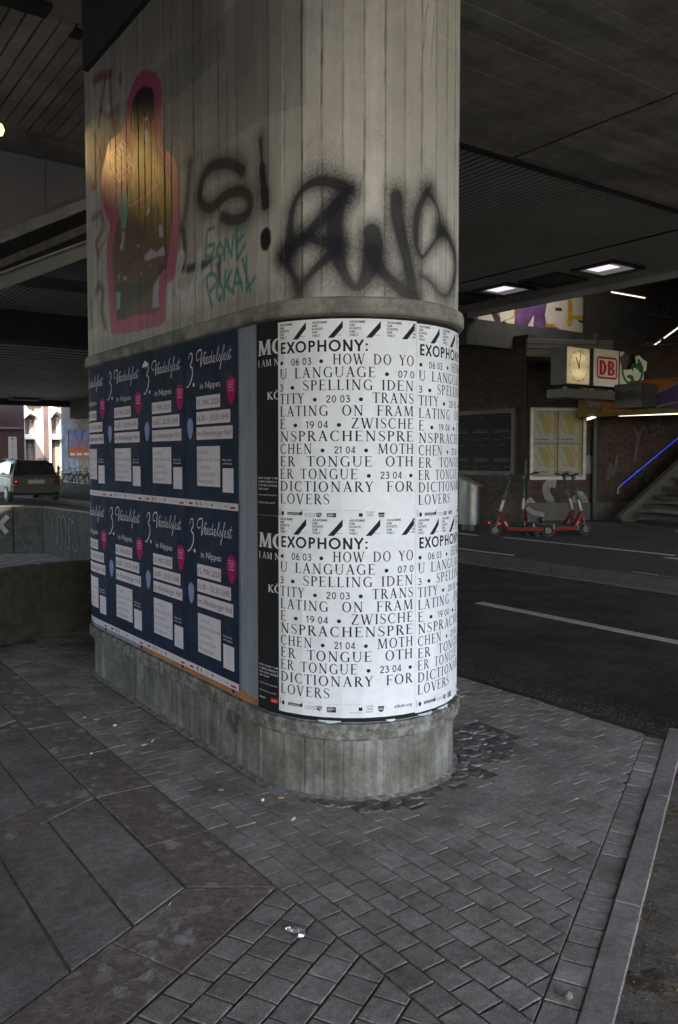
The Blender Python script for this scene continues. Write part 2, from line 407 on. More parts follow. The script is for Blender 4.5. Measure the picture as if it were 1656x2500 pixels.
sk = lambda x, y: y+.50*(x-1.182)
for i in range(len(xs)-1):
    xa, xb = xs[i+1]+.005, xs[i]-.005
    for (ya, yb) in rows:
        slab_part('flagstone', [(xa, sk(xa, ya)+.004), (xb, sk(xb, ya)+.004), (xb, sk(xb, yb)-.004), (xa, sk(xa, yb)-.004)], m)
for (ya, yb) in ((3.511, 3.68), (4.644, 4.811), (5.764, 5.926)):
    for xa, xb in ((.62, 1.18), (.1, .615), (-.6, .095)):
        slab_part('conglomerate_slab', [(xa, sk(xa, ya)), (xb, sk(xb, ya)), (xb, sk(xb, yb)), (xa, sk(xa, yb))], cong)
ys = [2.57, 2.935, 3.497, 4.06, 4.62, 5.2, 5.76, 6.3, 6.75]
for k in range(1, len(ys)):
    a_, b_ = ys[k-1]+.003, ys[k]-.003
    y_l, y_r = (a_+.002, a_-.015) if k > 1 else (2.576, 2.395)
    slab_part('conglomerate_slab', [(1.189, y_l), (1.440, y_r), (1.440, b_-.015), (1.189, b_)], cong)
fl = lambda x: 2.572+.50*(x-1.182)-.004
cuts = [(1.18, 1.44, 2.572, 2.39), (.858, .969, 2.405, 2.143), (.34, .50, None, None), (-.2, .0, None, None)]
for k in range(3):
    (xa, xA, _, _), (xb, xB, _, _) = cuts[k+1], cuts[k]
    slab_part('conglomerate_slab', [(xA+.003, yr(xA)+.003), (xB-.002, yr(xB)+.003), (xb-.002, fl(xb)), (xa+.003, fl(xa))], cong)
# cobbles round the pillar foot
cb = []
s_ = .056
for i in range(60):
    for k in range(40):
        x = 1.9+i*s_+random.uniform(-.012, .012)+(s_/2 if k % 2 else 0); y = 2.4+k*s_*.9+random.uniform(-.012, .012)
        if x < 3.6 and incobble(x, y):
            pts = []
            for q in range(6):
                a = q*pi/3+random.uniform(-.25, .25); r__ = s_*.66*random.uniform(.88, 1.1)
                pts.append((x+r__*cos(a), y+r__*.88*sin(a)))
            mb = MB()
            if stone(mb, pts, .001+random.uniform(-.003, .003), cham=.006, th=.03, tilt=.0028): mb.build('cobblestone', M['cobble'], pavement)
# soil beyond the kerb, with pebbles and crumbs
def grid_sheet(name, x0, x1, y0, y1, st, zf, m, keep=None, **kw):
    nx, ny = int((x1-x0)/st)+1, int((y1-y0)/st)+1; mb = MB()
    for j in range(ny):
        for i in range(nx):
            x, y = x0+i*st, y0+j*st; mb.v.append((x, y, zf(x, y)))
    for j in range(ny-1):
        for i in range(nx-1):
            if keep is None or keep(x0+(i+.5)*st, y0+(j+.5)*st): mb.f.append((j*nx+i, j*nx+i+1, (j+1)*nx+i+1, (j+1)*nx+i))
    return mb.build(name, m, **kw)
from mathutils import noise as mn
def soilz(x, y): return -.008+.012*mn.noise(Vector((x*7, y*7, 0)))+.008*mn.noise(Vector((x*30, y*30, 3)))+.004*mn.noise(Vector((x*90, y*90, 5)))
soil = grid_sheet('soil', 1.2, 4.0, -.2, 2.6, .014, soilz, M['soil'], keep=lambda x, y: y < yo(x)-.0 and y < yk(x)-.08, smooth=True, kind='structure')
crumbs = MB()
for i in range(1700):
    x = random.uniform(1.5, 3.95); y = yo(x)-random.random()**1.5*.9-.01
    r__ = random.choice((.0025, .003, .004, .005, .007)) if random.random() < .98 else .012
    p = [Vector((x, y, soilz(x, y)+r__*.4))+Vector((random.uniform(.6, 1)*a, random.uniform(.6, 1)*b_, random.uniform(.5, .9)*c_))*r__ for a, b_, c_ in ((1,0,0),(0,1,0),(-1,0,0),(0,-1,0),(0,0,1),(0,0,-1))]
    crumbs.add(p, [(0,1,4),(1,2,4),(2,3,4),(3,0,4),(1,0,5),(2,1,5),(3,2,5),(0,3,5)])
crumbs.build('soil_crumbs', M['soil'], kind='stuff', label='earth crumbs and small pebbles lying on the bare soil', cat='pebbles')
# sand lying over the outer paver edge and on the pavement (small grit)
grit = MB()
for i in range(2600):
    x = random.uniform(.3, 4.3); y = random.uniform(1.2, 4.4)
    if y < yo(x) or inpillar(x, y, .01): continue
    r__ = random.choice((.0012, .0015, .002, .003))
    p = [Vector((x, y, .001+r__*.3))+Vector((a*random.uniform(.6, 1), b_*random.uniform(.6, 1), c_*.6))*r__ for a, b_, c_ in ((1,0,0),(-.5,.86,0),(-.5,-.86,0),(0,0,1))]
    grit.add(p, [(0,1,3),(1,2,3),(2,0,3)])
grit.build('grit', M['kerbstone'], kind='stuff', label='pale grit scattered over the pavers round the pillar', cat='grit')

sand = MB()
for i in range(9000):
    y = random.uniform(2.3, 7.5); x = 3.93+abs(random.gauss(0, .14))
    r__ = random.choice((.0015, .002, .003, .0045)); a = random.random()*6.28
    sand.add([(x+r__*cos(a+k*2.09), y+1.6*r__*sin(a+k*2.09), .0062+.0002*(i % 9)) for k in range(3)], [(0,1,2)])
for i in range(60):
    x = random.uniform(4.2, 8.0); y = random.uniform(2.5, 9); a = random.random()*6.28; l_ = random.uniform(.006, .022)
    sand.add([(x+l_*cos(a), y+l_*sin(a), .004), (x+.3*l_*cos(a+2), y+.3*l_*sin(a+2), .004), (x-l_*cos(a), y-l_*sin(a), .005)], [(0,1,2)])
sand.build('road_sand', M['paver'], kind='stuff', label='pale sand and grit blown over the ragged edge of the asphalt', cat='grit')
road = MB().poly([(3.95,-60,-.006),(8.2,-60,-.006),(8.2,48,-.006),(3.95,48,-.006)]).build('road', M['asphalt'], kind='structure')
edge = MB()
# ragged edge of the asphalt lapping over the pavers
pts = []
for k in range(120):
    y = 2.35+k*.07; x = 3.90+.03*mn.noise(Vector((0, y*3, 0)))+.02*mn.noise(Vector((0, y*11, 4)))
    pts.append((x, y))
for k in range(len(pts)-1):
    (xa, ya), (xb, yb) = pts[k], pts[k+1]
    edge.add([(xa, ya, .0035), (4.1, ya, .004), (4.1, yb, .004), (xb, yb, .0035), (xa-.03, ya, -.006), (xb-.03, yb, -.006)], [(0,1,2,3), (4,0,3,5)])
edge.build('road_edge', M['asphalt'], kind='structure')
q = onZ(1177, 1470)
MB().box(6.02, 6.14, -2.0, 6.0, -.0055, -.002).build('lane_marking', M['line'], kind='structure')
for k in range(3): MB().box(6.02, 6.14, 12+k*12, 18+k*12, -.0055, -.002).build('lane_marking', M['line'], kind='structure')
# far gutter, kerb, pavement
MB().box(8.2, 8.42, -60, 48, -.05, .0).build('gutter', M['gutter'], kind='structure')
far = MB().box(8.56, 40, -60, 80, -.2, .12).build('far_pavement', M['farpave'], kind='structure')
fk = thing('far_kerb', (8.49, 5, 0), kind='structure')
for k in range(22):
    MB().box(8.42, 8.56, -2+k*1.0+.004, -1+k*1.0-.004, -.05, .125).build('kerb_stone', M['wallplinth'], fk)
for (p1, p2) in (((1232,1312),(1614,1360)), ((1624,1361),(1700,1371)), ((1118,1302),(1165,1307)), ((1112,1338),(1250,1356)), ((1542,1397),(1600,1405)), ((1604,1406),(1700,1419))):
    a = onZ(*p1, .12); b_ = onZ(*p2, .12)
    mb = MB().box(a.x-.05, a.x+.05, b_.y, a.y, .121, .124)
    mb.build('path_marking', M['line'], kind='structure')
# road beyond, crossing lanes to the left where the hatchback drives
MB().poly([(-30,15.5,-.004),(3.95,15.5,-.004),(3.95,48,-.004),(-30,48,-.004)]).build('side_road', M['asphalt'], kind='structure')
M['streetpave'] = mat('sunlit street paving', (.34,.32,.29), .9, .15, 1)
street = MB().poly([(-60,48,-.002),(60,48,-.002),(60,90,-.002),(-60,90,-.002)]).build('street', M['streetpave'], kind='structure')

# ============================================================ BRIDGE OVERHEAD
CZ = 4.6
br = thing('bridge_deck', (0, 0, CZ), 'low dark concrete bridge deck with board marked underside carried by the postered pillar', 'bridge')
# board-marked soffit: boards run across the road (X); each board a strip with its own level
sof = MB(); nb_ = 0
y = -7.0
while y < 5.98:
    w_ = random.choice((.10, .12, .14)); y1 = min(y+w_, 5.98); z = CZ+random.uniform(-.002, .002)
    xe = 15.5 if y > -3.5 else 2+(y+7)/3.5*7  # unseen deck edge slants back to admit more light from the right
    for (xa, xb) in ((-5.5, min(6.47, xe)), (6.50, xe)):
        if xb <= xa: continue
        sof.add([(xa, y+.003, z), (xb, y+.003, z), (xb, y1-.003, z), (xa, y1-.003, z), (xa, y, z+.006), (xb, y, z+.006), (xb, y1, z+.006), (xa, y1, z+.006)],
                [(0,3,2,1), (0,1,5,4), (2,3,7,6)])
    y = y1
sof.build('soffit', M['soffit'], br, kind='stuff')
MB().slab([(-5.5,-7,CZ+.05),(2,-7,CZ+.05),(9,-3.5,CZ+.05),(15.5,-3.5,CZ+.05),(15.5,5.98,CZ+.05),(-5.5,5.98,CZ+.05)], (0,0,1.05)).build('slab', M['soffit'], br)
for q_ in ((-5.5,-7,2,-7),(2,-7,9,-3.5),(9,-3.5,15.5,-3.5)): MB().bar((q_[0],q_[1]-.1,CZ+.7),(q_[2],q_[3]-.1,CZ+.7),.2,1.8).build('parapet', M['concrete'], br)
# dark longitudinal beam resting on the pillar's left side, seen top left
pa = onX(214, 175, 1.85)
MB().box(1.835, 1.8765, -3.0, 5.46, 4.04, CZ-.002).build('haunch', M['darkbeam'], br)
MB().box(1.96, 2.04, 5.99, 6.12, 4.56, CZ+.02).build('bearing_block', M['darkbeam'], br)
MB().box(-5.5, 1.75, 5.80, 5.975, CZ-.035, CZ-.004).build('cross_beam', M['darkbeam'], br)
# planks between the two deck edges at the left: each runs away from us
MB().box(-5.5, -.2, -6.88, -6.55, 3.25, CZ+.03).build('light_block_girder', M['darkbeam'], br)  # unseen girder added to shade the pillar's upper left flank
planks = thing('plank_ceiling', (0, 7, CZ), 'ceiling of broad weathered boards with dark gaps above the left side', 'ceiling')
k = 0; x = 3.2
MB().box(-6, 3.3, 5.98, 8.2, CZ+.05, CZ+.1).build('backing', M['black'], planks); MB().box(-6, -.9, 5.98, 8.17, CZ-.01, CZ+.02).build('board_panel', M['plank'], planks)
while x > -.9:
    MB().box(x-.096, x, 5.98, 8.17, CZ-.02+random.uniform(-.004, .004), CZ+.02).build('plank', M['plank'], planks); x -= .1125
cornice = thing('cornice', (0, 8.3, CZ), 'pale concrete cornice running under the end of the ceiling boards', 'cornice')
MB().box(-6, 3.8, 8.15, 8.55, CZ-.10, CZ+.2).build('lower_course', M['ramp_concrete'], cornice)
MB().box(-6, 3.8, 8.10, 8.15, CZ-.03, CZ+.1).build('nosing', M['plank'], cornice)
# inclined ramp side seen at the left
Yp = 8.6
def band(name, ys0, ys1, Y, th, m, parent, xr=260, xl=-220):
    # straight band between two image lines, built on the plane y=Y
    def P(x, pair): return onY(x, pair[0]+(pair[1]-pair[0])*x/212.0, Y)
    q = [P(xl, ys1), P(xr, ys1), P(xr, ys0), P(xl, ys0)]
    MB().slab(q, (0, th, 0)).build(name, m, parent)
rp = thing('ramp', (2, Yp, 3.5), 'sloping ramp side with grey cladding and a bright steel edge', 'ramp')
# cladding in separate sheets
def P_(x, y): return onY(x, y, Yp)
x_e = [-220, 20-120, 113, 225, 330]
for i in range(4):
    xa, xb = x_e[i], x_e[i+1]-1.5
    A = lambda x: 566-84*x/212.0
    q = [P_(xa, A(xa)), P_(xb, A(xb)), P_(xb, 330), P_(xa, 330)]
    z_top = CZ+.2
    q[2].z = z_top; q[3].z = z_top; 
    MB().slab(q, (0, .12, 0)).build('cladding_sheet', M['panel'], rp)
band('steel_edge', (566, 482), (595, 510), Yp-.12, .10, M['flange'], rp)
band('web', (595, 510), (634, 545), Yp+.10, .05, M['darkbeam'], rp)
band('concrete_band', (634, 545), (655, 566), Yp+.02, .12, M['ramp_concrete'], rp)
band('shadow_gap', (655, 566), (666, 586), Yp+.20, .05, M['black'], rp)
band('lower_flange', (664, 586), (669, 590), Yp-.02, .3, M['flange'], rp)
band('underside', (669, 590), (708, 628), Yp+.30, .05, M['rib'], rp)
# ribbed far ceilings over the side road
def ribs(name, x0, x1, y0, y1, z, pitch, along, m, parent, lip=.03):
    mb = MB(); t = (y0 if along == 'x' else x0); e_ = (y1 if along == 'x' else x1)
    while t < e_:
        if along == 'x': mb.box(x0, x1, t, t+pitch*.55, z, z+lip)
        else: mb.box(t, t+pitch*.58, y0, y1, z, z+lip)
        t += pitch
    mb.build(name, m, parent, kind='stuff')
    MB().box(x0, x1, y0, y1, z+.009, z+lip+.06).build('backing', M['black'], parent)  # near-flush black stands in for the shade between the ribs
M['farrib'] = mat('pale grey ceiling ribs', (.55,.53,.47), .7, .15, 1)
fc = thing('far_ribbed_ceiling', (4, 28, 4.5), 'ribbed metal ceiling over the far carriageway behind the hatchback', 'ceiling')
ribs('rib_field', -14, 15.8, 18.6, 44, 4.5, .62, 'x', M['farrib'], fc, .14)
MB().box(-14, 15.8, 18.1, 18.55, 3.95, 5.6).build('edge_beam', M['darkbeam'], fc)
MB().box(-14, 15.8, 43.9, 44.4, 4.2, 6.2).build('far_edge_beam', M['darkbeam'], fc)
MB().box(10.5, 11.9, 42.4, 43.3, 4.38, 4.49).build('ceiling_box', M['greymetal'], fc)
mc = thing('middle_ceiling', (2, 13, 4.9), 'striped ceiling strip between the ramp and the far ribbed ceiling', 'ceiling')
ribs('strip_field', -10, 8, 12.0, 18.1, 5.0, .30, 'y', M['plank'], mc)
MB().box(-10, 8, 11.2, 12.0, 3.9, 5.6).build('dark_beam', M['darkbeam'], mc)
MB().box(-10, 8, 8.8, 11.2, 4.95, 5.1).build('dark_slab', M['black'], mc)
# ribbed ceiling right of the pillar, ribs run along the road
rc = thing('ribbed_ceiling', (9, 9, CZ), 'dark finely ribbed metal ceiling over the road right of the pillar', 'ceiling')
ribs('rib_field', 3.0, 10.30, 6.0, 24, CZ+.005, .098, 'y', M['rib'], rc, .03)
ribs('rib_field', 10.42, 12.6, 6.0, 24, CZ+.005, .098, 'y', M['rib'], rc, .03)
MB().box(3.0, 12.6, 5.985, 6.06, CZ-.02, CZ+.05).build('edge_trim', M['darkmetal'], rc)
MB().box(12.6, 12.66, -3, 24, CZ-.10, CZ+.7).build('side_trim', M['rib'], rc)
MB().box(3.0, 12.7, 6.0, 24, CZ+.12, CZ+.6).build('deck', M['darkbeam'], rc)
# upper closure over the station side and unseen walls added so daylight only enters from the street
cl = thing('station_roof', (20, 10, 7.2), 'dark high roof over the station entrance hall', 'roof')
MB().box(12.7, 34, -7, 30, 7.2, 7.5).build('roof_slab', M['darkbeam'], cl)
cb_ = thing('sky_blocker', (22, -14, 0), 'tall unseen block added right of the bridge to hold back sky light, outside the frame', 'building')
MB().box(15.0, 34, -30, -4.2, -.1, 12).build('wall', M['brick'], cb_)  # unseen mass added to cut sky light on the far right
sf_ = thing('sun_block_wall', (24, -5, 0), 'dark unseen wall added to keep the sun out of the entrance hall, outside the frame', 'wall')
MB().box(15.0, 34, -3.8, -3.4, -.1, 7.5).build('wall_face', M['brick'], sf_)  # unseen wall added against sun leaking into the hall
MB().box(34, 34.4, -3.8, 30, -.1, 7.5).build('wall_return', M['brick'], sf_)
MB().box(15.2, 15.6, -3.4, 5.98, CZ+.02, 7.2).build('upstand', M['darkbeam'], sf_)
MB().box(12.72, 12.9, -3.5, 26, CZ+.3, 7.25).build('sun_block_side', M['darkbeam'], cl)  # this and the next panel are added to stop sun passing over the deck
MB().box(12.72, 15.6, -3.75, -3.62, CZ+.05, 7.25).build('sun_block_end', M['darkbeam'], cl)
MB().box(12.72, 34, 26, 26.3, 3, 7.25).build('back_panel', M['darkbeam'], cl)
# ============================================================ PILLAR
FL = PYB-PYF; BW = pi*PR/18
def circ(s, d=0):
    if s < -FL:
        a = (-FL-s)/PR; return PXC-(PR+d)*cos(a), PYB+(PR+d)*sin(a)
    if s < 0: return PXC-PR-d, PYF-s
    if s <= pi*PR:
        a = s/PR; return PXC-(PR+d)*cos(a), PYF-(PR+d)*sin(a)
    if s <= pi*PR+FL: return PXC+PR+d, PYF+(s-pi*PR)
    a = (s-pi*PR-FL)/PR; return PXC+(PR+d)*cos(a), PYB+(PR+d)*sin(a)
def facet(s, d=0):                                  # flat boards, board joints lie on the true outline
    k = math.floor(s/BW+1e-9); a = circ(k*BW, d); b = circ((k+1)*BW, d); t = s/BW-k
    return a[0]+(b[0]-a[0])*t, a[1]+(b[1]-a[1])*t
SMIN, SMAX = -FL-pi*PR, pi*PR+FL
def hit(x, y):
    d = ray(x, y); dx, dy = d.x, d.y
    X = PXC-PR; Y = dy*X/dx
    if PYF <= Y <= PYB: return PYF-Y, EYE+d.z*X/dx
    cyy = PYF if Y < PYF else PYB
    A = dx*dx+dy*dy; B = dx*PXC+dy*cyy; Cc = PXC**2+cyy**2-PR*PR
    D = B*B-A*Cc
    t = (B-sqrt(max(D, 0)))/A; px, py = dx*t, dy*t
    if cyy == PYF: s = PR*atan2(-(py-cyy), -(px-PXC))
    else: s = -FL-PR*atan2(py-cyy, -(px-PXC))
    return s, EYE+d.z*t
pillar = thing('bridge_pillar', (PXC, 4.35, 0), 'massive grey board marked concrete pillar with rounded ends, sprayed with graffiti above and posters below', 'pillar')
def outline(d, n_arc=18, fac=True):
    ss = [k*BW for k in range(19)]+[pi*PR+FL]+[pi*PR+FL+k*BW for k in range(1, 18)]
    ss = ss+[SMAX+pi*PR - 0]
    pts = [circ(k*BW, d) for k in range(19)]+[circ(pi*PR+FL+k*BW, d) for k in range(0, 19)]
    return pts
def ringmesh(name, prof, m, smooth=False):           # prof: (offset, z) pairs swept round the pillar
    mb = MB(); nn = None
    for d, z in prof:
        o = outline(d); nn = len(o); mb.v += [(x, y, z) for x, y in o]
    for i in range(len(prof)-1):
        for k in range(nn):
            k2 = (k+1) % nn; mb.f.append((i*nn+k, i*nn+k2, (i+1)*nn+k2, (i+1)*nn+k))
    return mb.build(name, m, pillar, smooth=smooth)
# --- dense shaft with board joints and painted graffiti
ds, dz = .0052, .0052
ZT0, ZT1 = 2.15, CZ+.02
ns = int((1.62+FL+.95)/ds); s_arr = -FL-.95+np.arange(ns)*ds
nz_ = int((3.99-ZT0)/dz); z_arr = np.concatenate([ZT0+np.arange(nz_)*dz, [ZT1]])
nz_ = len(z_arr)
def mixmat(base_name, m0):
    """paint attribute (rgb, coverage) over the concrete"""
    n = m0.node_tree.nodes; L = m0.node_tree.links; b = n['Principled BSDF']
    src = b.inputs['Base Color'].links[0].from_socket
    at = n.new('ShaderNodeAttribute'); at.attribute_name = 'spray'
    mx = n.new('ShaderNodeMix'); mx.data_type = 'RGBA'; L.new(at.outputs['Alpha'], mx.inputs[0]); L.new(src, mx.inputs[6]); L.new(at.outputs['Color'], mx.inputs[7])
    L.new(mx.outputs[2], b.inputs['Base Color'])
    gl = n.new('ShaderNodeAttribute'); gl.attribute_name = 'gloss'
    src = b.inputs['Roughness'].links[0].from_socket
    mr = n.new('ShaderNodeMix'); L.new(gl.outputs['Fac'], mr.inputs[0]); L.new(src, mr.inputs[2]); mr.inputs[3].default_value = .34
    L.new(mr.outputs[0], b.inputs['Roughness'])
    return m0
M['concrete_spray'] = mixmat('x', mat('sprayed concrete', (.60,.59,.565), .85, .15, 2.2, streak=.13, bump=.35, bscale=90, dots=.25, spec=.2))
class Spray:
    def __init__(S, s, z):
        S.s, S.z = np.meshgrid(s, z); S.rgb = np.zeros(S.s.shape+(3,)); S.a = np.zeros(S.s.shape); S.gl = np.zeros(S.s.shape)
        S.n = rng.random(S.s.shape)
    def lay(S, col, a):
        a = np.clip(a, 0, 1); na = a+S.a*(1-a); safe = np.maximum(na, 1e-5)
        S.rgb = (np.array(col)[None, None]*a[..., None]+S.rgb*(S.a*(1-a))[..., None])/safe[..., None]; S.a = na
    def dist(S, pts, w):
        """signed coverage distance of a tapering polyline; returns (d - halfwidth)/1"""
        best = np.full(S.s.shape, 9.)
        w = w if hasattr(w, '__len__') else [w]*len(pts)
        for (p, q, wa, wb) in zip(pts[:-1], pts[1:], w[:-1], w[1:]):
            lo_s, hi_s = min(p[0], q[0])-.3, max(p[0], q[0])+.3; lo_z, hi_z = min(p[1], q[1])-.3, max(p[1], q[1])+.3
            msk = (S.s > lo_s) & (S.s < hi_s) & (S.z > lo_z) & (S.z < hi_z)
            if not msk.any(): continue
            s, z = S.s[msk], S.z[msk]; dx, dz_ = q[0]-p[0], q[1]-p[1]; L2 = dx*dx+dz_*dz_+1e-9
            t = np.clip(((s-p[0])*dx+(z-p[1])*dz_)/L2, 0, 1)
            d = np.hypot(s-p[0]-t*dx, z-p[1]-t*dz_)-(wa+(wb-wa)*t)/2
            best[msk] = np.minimum(best[msk], d)
        return best
    def stroke(S, pts, w, col, soft=.01, op=1, speck=0, fuzz=0, fz=.06):
        d = S.dist(pts, w)
        a = np.clip(.5-d/soft, 0, 1)*op
        if fuzz: a = np.maximum(a, fuzz*np.clip(1-d/fz, 0, 1)**2*(.72+.56*S.n))
        if speck: a = a*(1-speck*(S.n > .6))
        S.lay(col, a)
    def poly(S, pts, col, op=1, jag=0, gloss=0):
        inside = np.zeros(S.s.shape, bool); s, z = S.s, S.z
        if jag: s = s+jag*(np.sin(z*260)+np.sin(z*97))*.5; z = z+jag*np.sin(S.s*190)*.7
        n = len(pts)
        for i in range(n):
            (xa, za), (xb, zb) = pts[i], pts[(i+1) % n]
            if abs(zb-za) < 1e-9: continue
            c_ = ((za > z) != (zb > z)) & (s < (xb-xa)*(z-za)/(zb-za)+xa); inside ^= c_
        # soft 1-cell edge
        a = inside.astype(float); k = a.copy()
        k[1:-1, 1:-1] = (a[1:-1, 1:-1]*2+a[:-2, 1:-1]+a[2:, 1:-1]+a[1:-1, :-2]+a[1:-1, 2:])/6
        S.lay(col, k*op)
        if gloss: S.gl = np.maximum(S.gl, k*gloss)
def smooth_pts(p, n=6, closed=False):
    p = [tuple(q) for q in p]; out = []; m = len(p)
    rngi = range(m if closed else m-1)
    for i in rngi:
        P0 = p[(i-1) % m] if closed else p[max(i-1, 0)]; P1 = p[i]; P2 = p[(i+1) % m]; P3 = p[(i+2) % m] if closed else p[min(i+2, m-1)]
        for k in range(n):
            t = k/n
            out.append(tuple(.5*((2*P1[j])+(-P0[j]+P2[j])*t+(2*P0[j]-5*P1[j]+4*P2[j]-P3[j])*t*t+(-P0[j]+3*P1[j]-3*P2[j]+P3[j])*t**3) for j in range(len(P1))))
    if not closed: out.append(p[-1])
    return out
def pxs(pts, ox, oy, sc): return [hit(ox+a/sc, oy+b/sc) for a, b in pts]
S = Spray(s_arr, z_arr)
BLK = (.020, .020, .028)
c3 = lambda p: pxs(p, 200, 80, 3.036)
cF = lambda p: pxs(p, 600, 0, 2.851)
c1 = lambda p: pxs(p, 0, 0, 2.24)
cM = lambda p: pxs(p, 200, 0, 1.6505)
dg = np.zeros(S.s.shape)
fr = (S.s/BW) % 1.0; dj = np.minimum(fr, 1-fr)*BW
bid = np.floor(S.s/BW).astype(int); hsh = np.abs(np.sin(bid*12.9898)*43758.5453) % 1
dpt = (hsh-.5)*np.where(S.s < 0, .0028, .006)
wob = .0016*np.sin(S.z*9+bid*1.7)+.001*np.sin(S.z*41+bid*3.1)
jn = np.where(fr < .5, bid, bid+1); hj = np.abs(np.sin(jn*78.233)*9631.7) % 1
dj2 = np.abs(np.where(fr < .5, fr, fr-1)*BW + wob)
dpt -= np.clip(1-dj2/.0042, 0, 1)*(.0012+.0035*hj)
crk = np.clip(1-dj2/.0045, 0, 1)*(.2+.6*hj)*(S.n*.6+.5)
crk2 = np.clip(1-dj2/.0062, 0, 1)*(.35+.65*hj)*(S.n*.5+.6)
tone = 1.0
for b_ in range(int(bid.min()), int(bid.max())+1):
    if b_ % 3 == 0: continue
    hh = abs(sin(b_*4.7)*91.7) % 1
    S.lay((.14,.135,.125) if hh < .5 else (.46,.44,.40), (bid == b_)*(.10+.22*hh))
# darker tone towards the top of the flank and buffed patches
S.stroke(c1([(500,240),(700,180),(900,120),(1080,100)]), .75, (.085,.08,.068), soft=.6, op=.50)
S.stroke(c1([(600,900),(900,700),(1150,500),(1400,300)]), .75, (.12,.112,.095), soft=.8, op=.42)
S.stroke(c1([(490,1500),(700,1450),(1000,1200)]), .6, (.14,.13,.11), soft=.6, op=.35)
# red tags at the far left
RED = (.20,.022,.018); ORG = (.42,.12,.02)
S.stroke(c1([(520,445),(560,415),(612,400)]), .06, RED, .03, .7)
S.stroke(c1([(580,430),(560,560),(545,680)]), .045, RED, .03, .6)
S.stroke(c1([(606,405),(612,560),(625,700)]), .045, RED, .03, .6)
S.stroke(c1([(552,600),(600,640),(650,580),(648,700)]), .04, RED, .03, .5)
S.stroke(c1([(662,420),(662,445)]), .05, RED, .03, .7)
S.stroke(c1([(520,730),(545,800),(560,880)]), .022, ORG, .012, .8)
S.stroke(c1([(565,750),(555,830),(530,940),(510,1040)]), .022, ORG, .012, .8)
S.stroke(c1([(578,800),(560,900),(520,1030)]), .022, ORG, .012, .7)
S.stroke(c1([(495,960),(520,1040),(545,990)]), .022, ORG, .012, .6)
S.stroke(c1([(510,1200),(560,1160),(575,1240),(530,1330),(545,1400)]), .05, RED, .04, .6)
S.stroke(c1([(600,1180),(590,1300),(540,1380)]), .03, (.3,.05,.02), .03, .5)
S.stroke(c1([(530,1600),(545,1560),(570,1590),(560,1700),(580,1790)]), .05, (.06,.015,.015), .04, .6)
S.stroke(c1([(500,1640),(505,1790)]), .03, (.035,.02,.018), .03, .6)
# black S and ! in front of them, behind the pasted figure
g_ = dict(soft=.035, op=.93, fuzz=.6, fz=.11)
S.stroke(smooth_pts(cM([(650,690),(600,660),(540,665),(500,700),(478,770),(485,820),(525,838),(580,790),(640,770),(680,800),(672,860),(620,888),(570,875)])), [.075]*73, BLK, **g_)
S.stroke(smooth_pts(cM([(720,560),(728,700),(740,820)])), [.03]*5+[.06]*4+[.075]*4, BLK, soft=.025, op=.96, fuzz=.55, fz=.1)
S.stroke(cM([(741,955),(742,972)]), .085, BLK, soft=.012)
S.stroke(smooth_pts(cM([(440,660),(432,760),(420,860),(398,930)])), .07, BLK, soft=.06, op=.75, fuzz=.3, fz=.12)
S.stroke(smooth_pts(cM([(412,1080),(418,1000),(412,930)])), .05, BLK, soft=.03, op=.85)
S.stroke(cM([(430,1085),(500,1065),(560,1045)]), .045, BLK, soft=.02, op=.85)
S.stroke(cM([(552,1050),(556,1120)]), .04, BLK, soft=.03, op=.7)
# pale area with a curved top on the upper right
tt = cF([(1025,160),(1060,165),(1130,180),(1260,230),(1400,310),(1500,420),(1512,2000),(1025,1400)])
S.poly(tt, (.42,.405,.37), op=.30)
# BUS on the rounded front: thick soft black spray
hz = dict(soft=.026, op=.93, fuzz=.62, fz=.085)
def bus(p, w, wk=1.18): 
    q = smooth_pts([(*a, b) for a, b in zip(cF(p), w)])
    S.stroke([(a[0], a[1]) for a in q], [a[2]*wk+.004 for a in q], BLK, **hz)
bus([(720,1320),(600,1270),(480,1270),(380,1340),(330,1440),(310,1560),(305,1680),(275,1790)], [.05,.05,.045,.03,.032,.038,.05,.06])
bus([(700,1330),(640,1440),(620,1560),(630,1700),(660,1840),(710,1950),(765,2000),(820,1960),(870,1850),(890,1720),(880,1620)], [.03,.065,.07,.072,.055,.042,.038,.05,.075,.082,.075])
bus([(640,1700),(520,1680),(400,1650),(300,1760)], [.05,.045,.045,.055])
bus([(690,1380),(600,1460),(500,1560),(400,1680)], [.03,.05,.05,.04])
bus([(275,1790),(315,1890),(370,2000),(365,2060)], [.045,.036,.034,.02])
bus([(370,2010),(470,1890),(560,1800),(640,1730)], [.03,.036,.042,.05])
bus([(880,1760),(940,1880),(1030,1970),(1100,2030),(1160,2070)], [.07,.05,.05,.055,.05])
bus([(1050,1370),(1055,1500),(1090,1680),(1130,1850),(1150,1980),(1170,2080)], [.06,.062,.055,.052,.055,.06])
bus([(1280,1310),(1240,1370),(1195,1480),(1182,1620),(1190,1730),(1225,1790),(1280,1730),(1340,1640),(1375,1600)], [.03,.045,.05,.045,.036,.03,.03,.036,.045], .95)
bus([(1260,1330),(1310,1400),(1345,1480),(1350,1590)], [.04,.034,.028,.024], .9)
bus([(1350,1600),(1410,1650),(1448,1760),(1455,1880),(1435,2000),(1395,2060),(1340,2030),(1280,1960),(1220,1920)], [.045,.052,.048,.042,.038,.03,.024,.026,.022], .95)
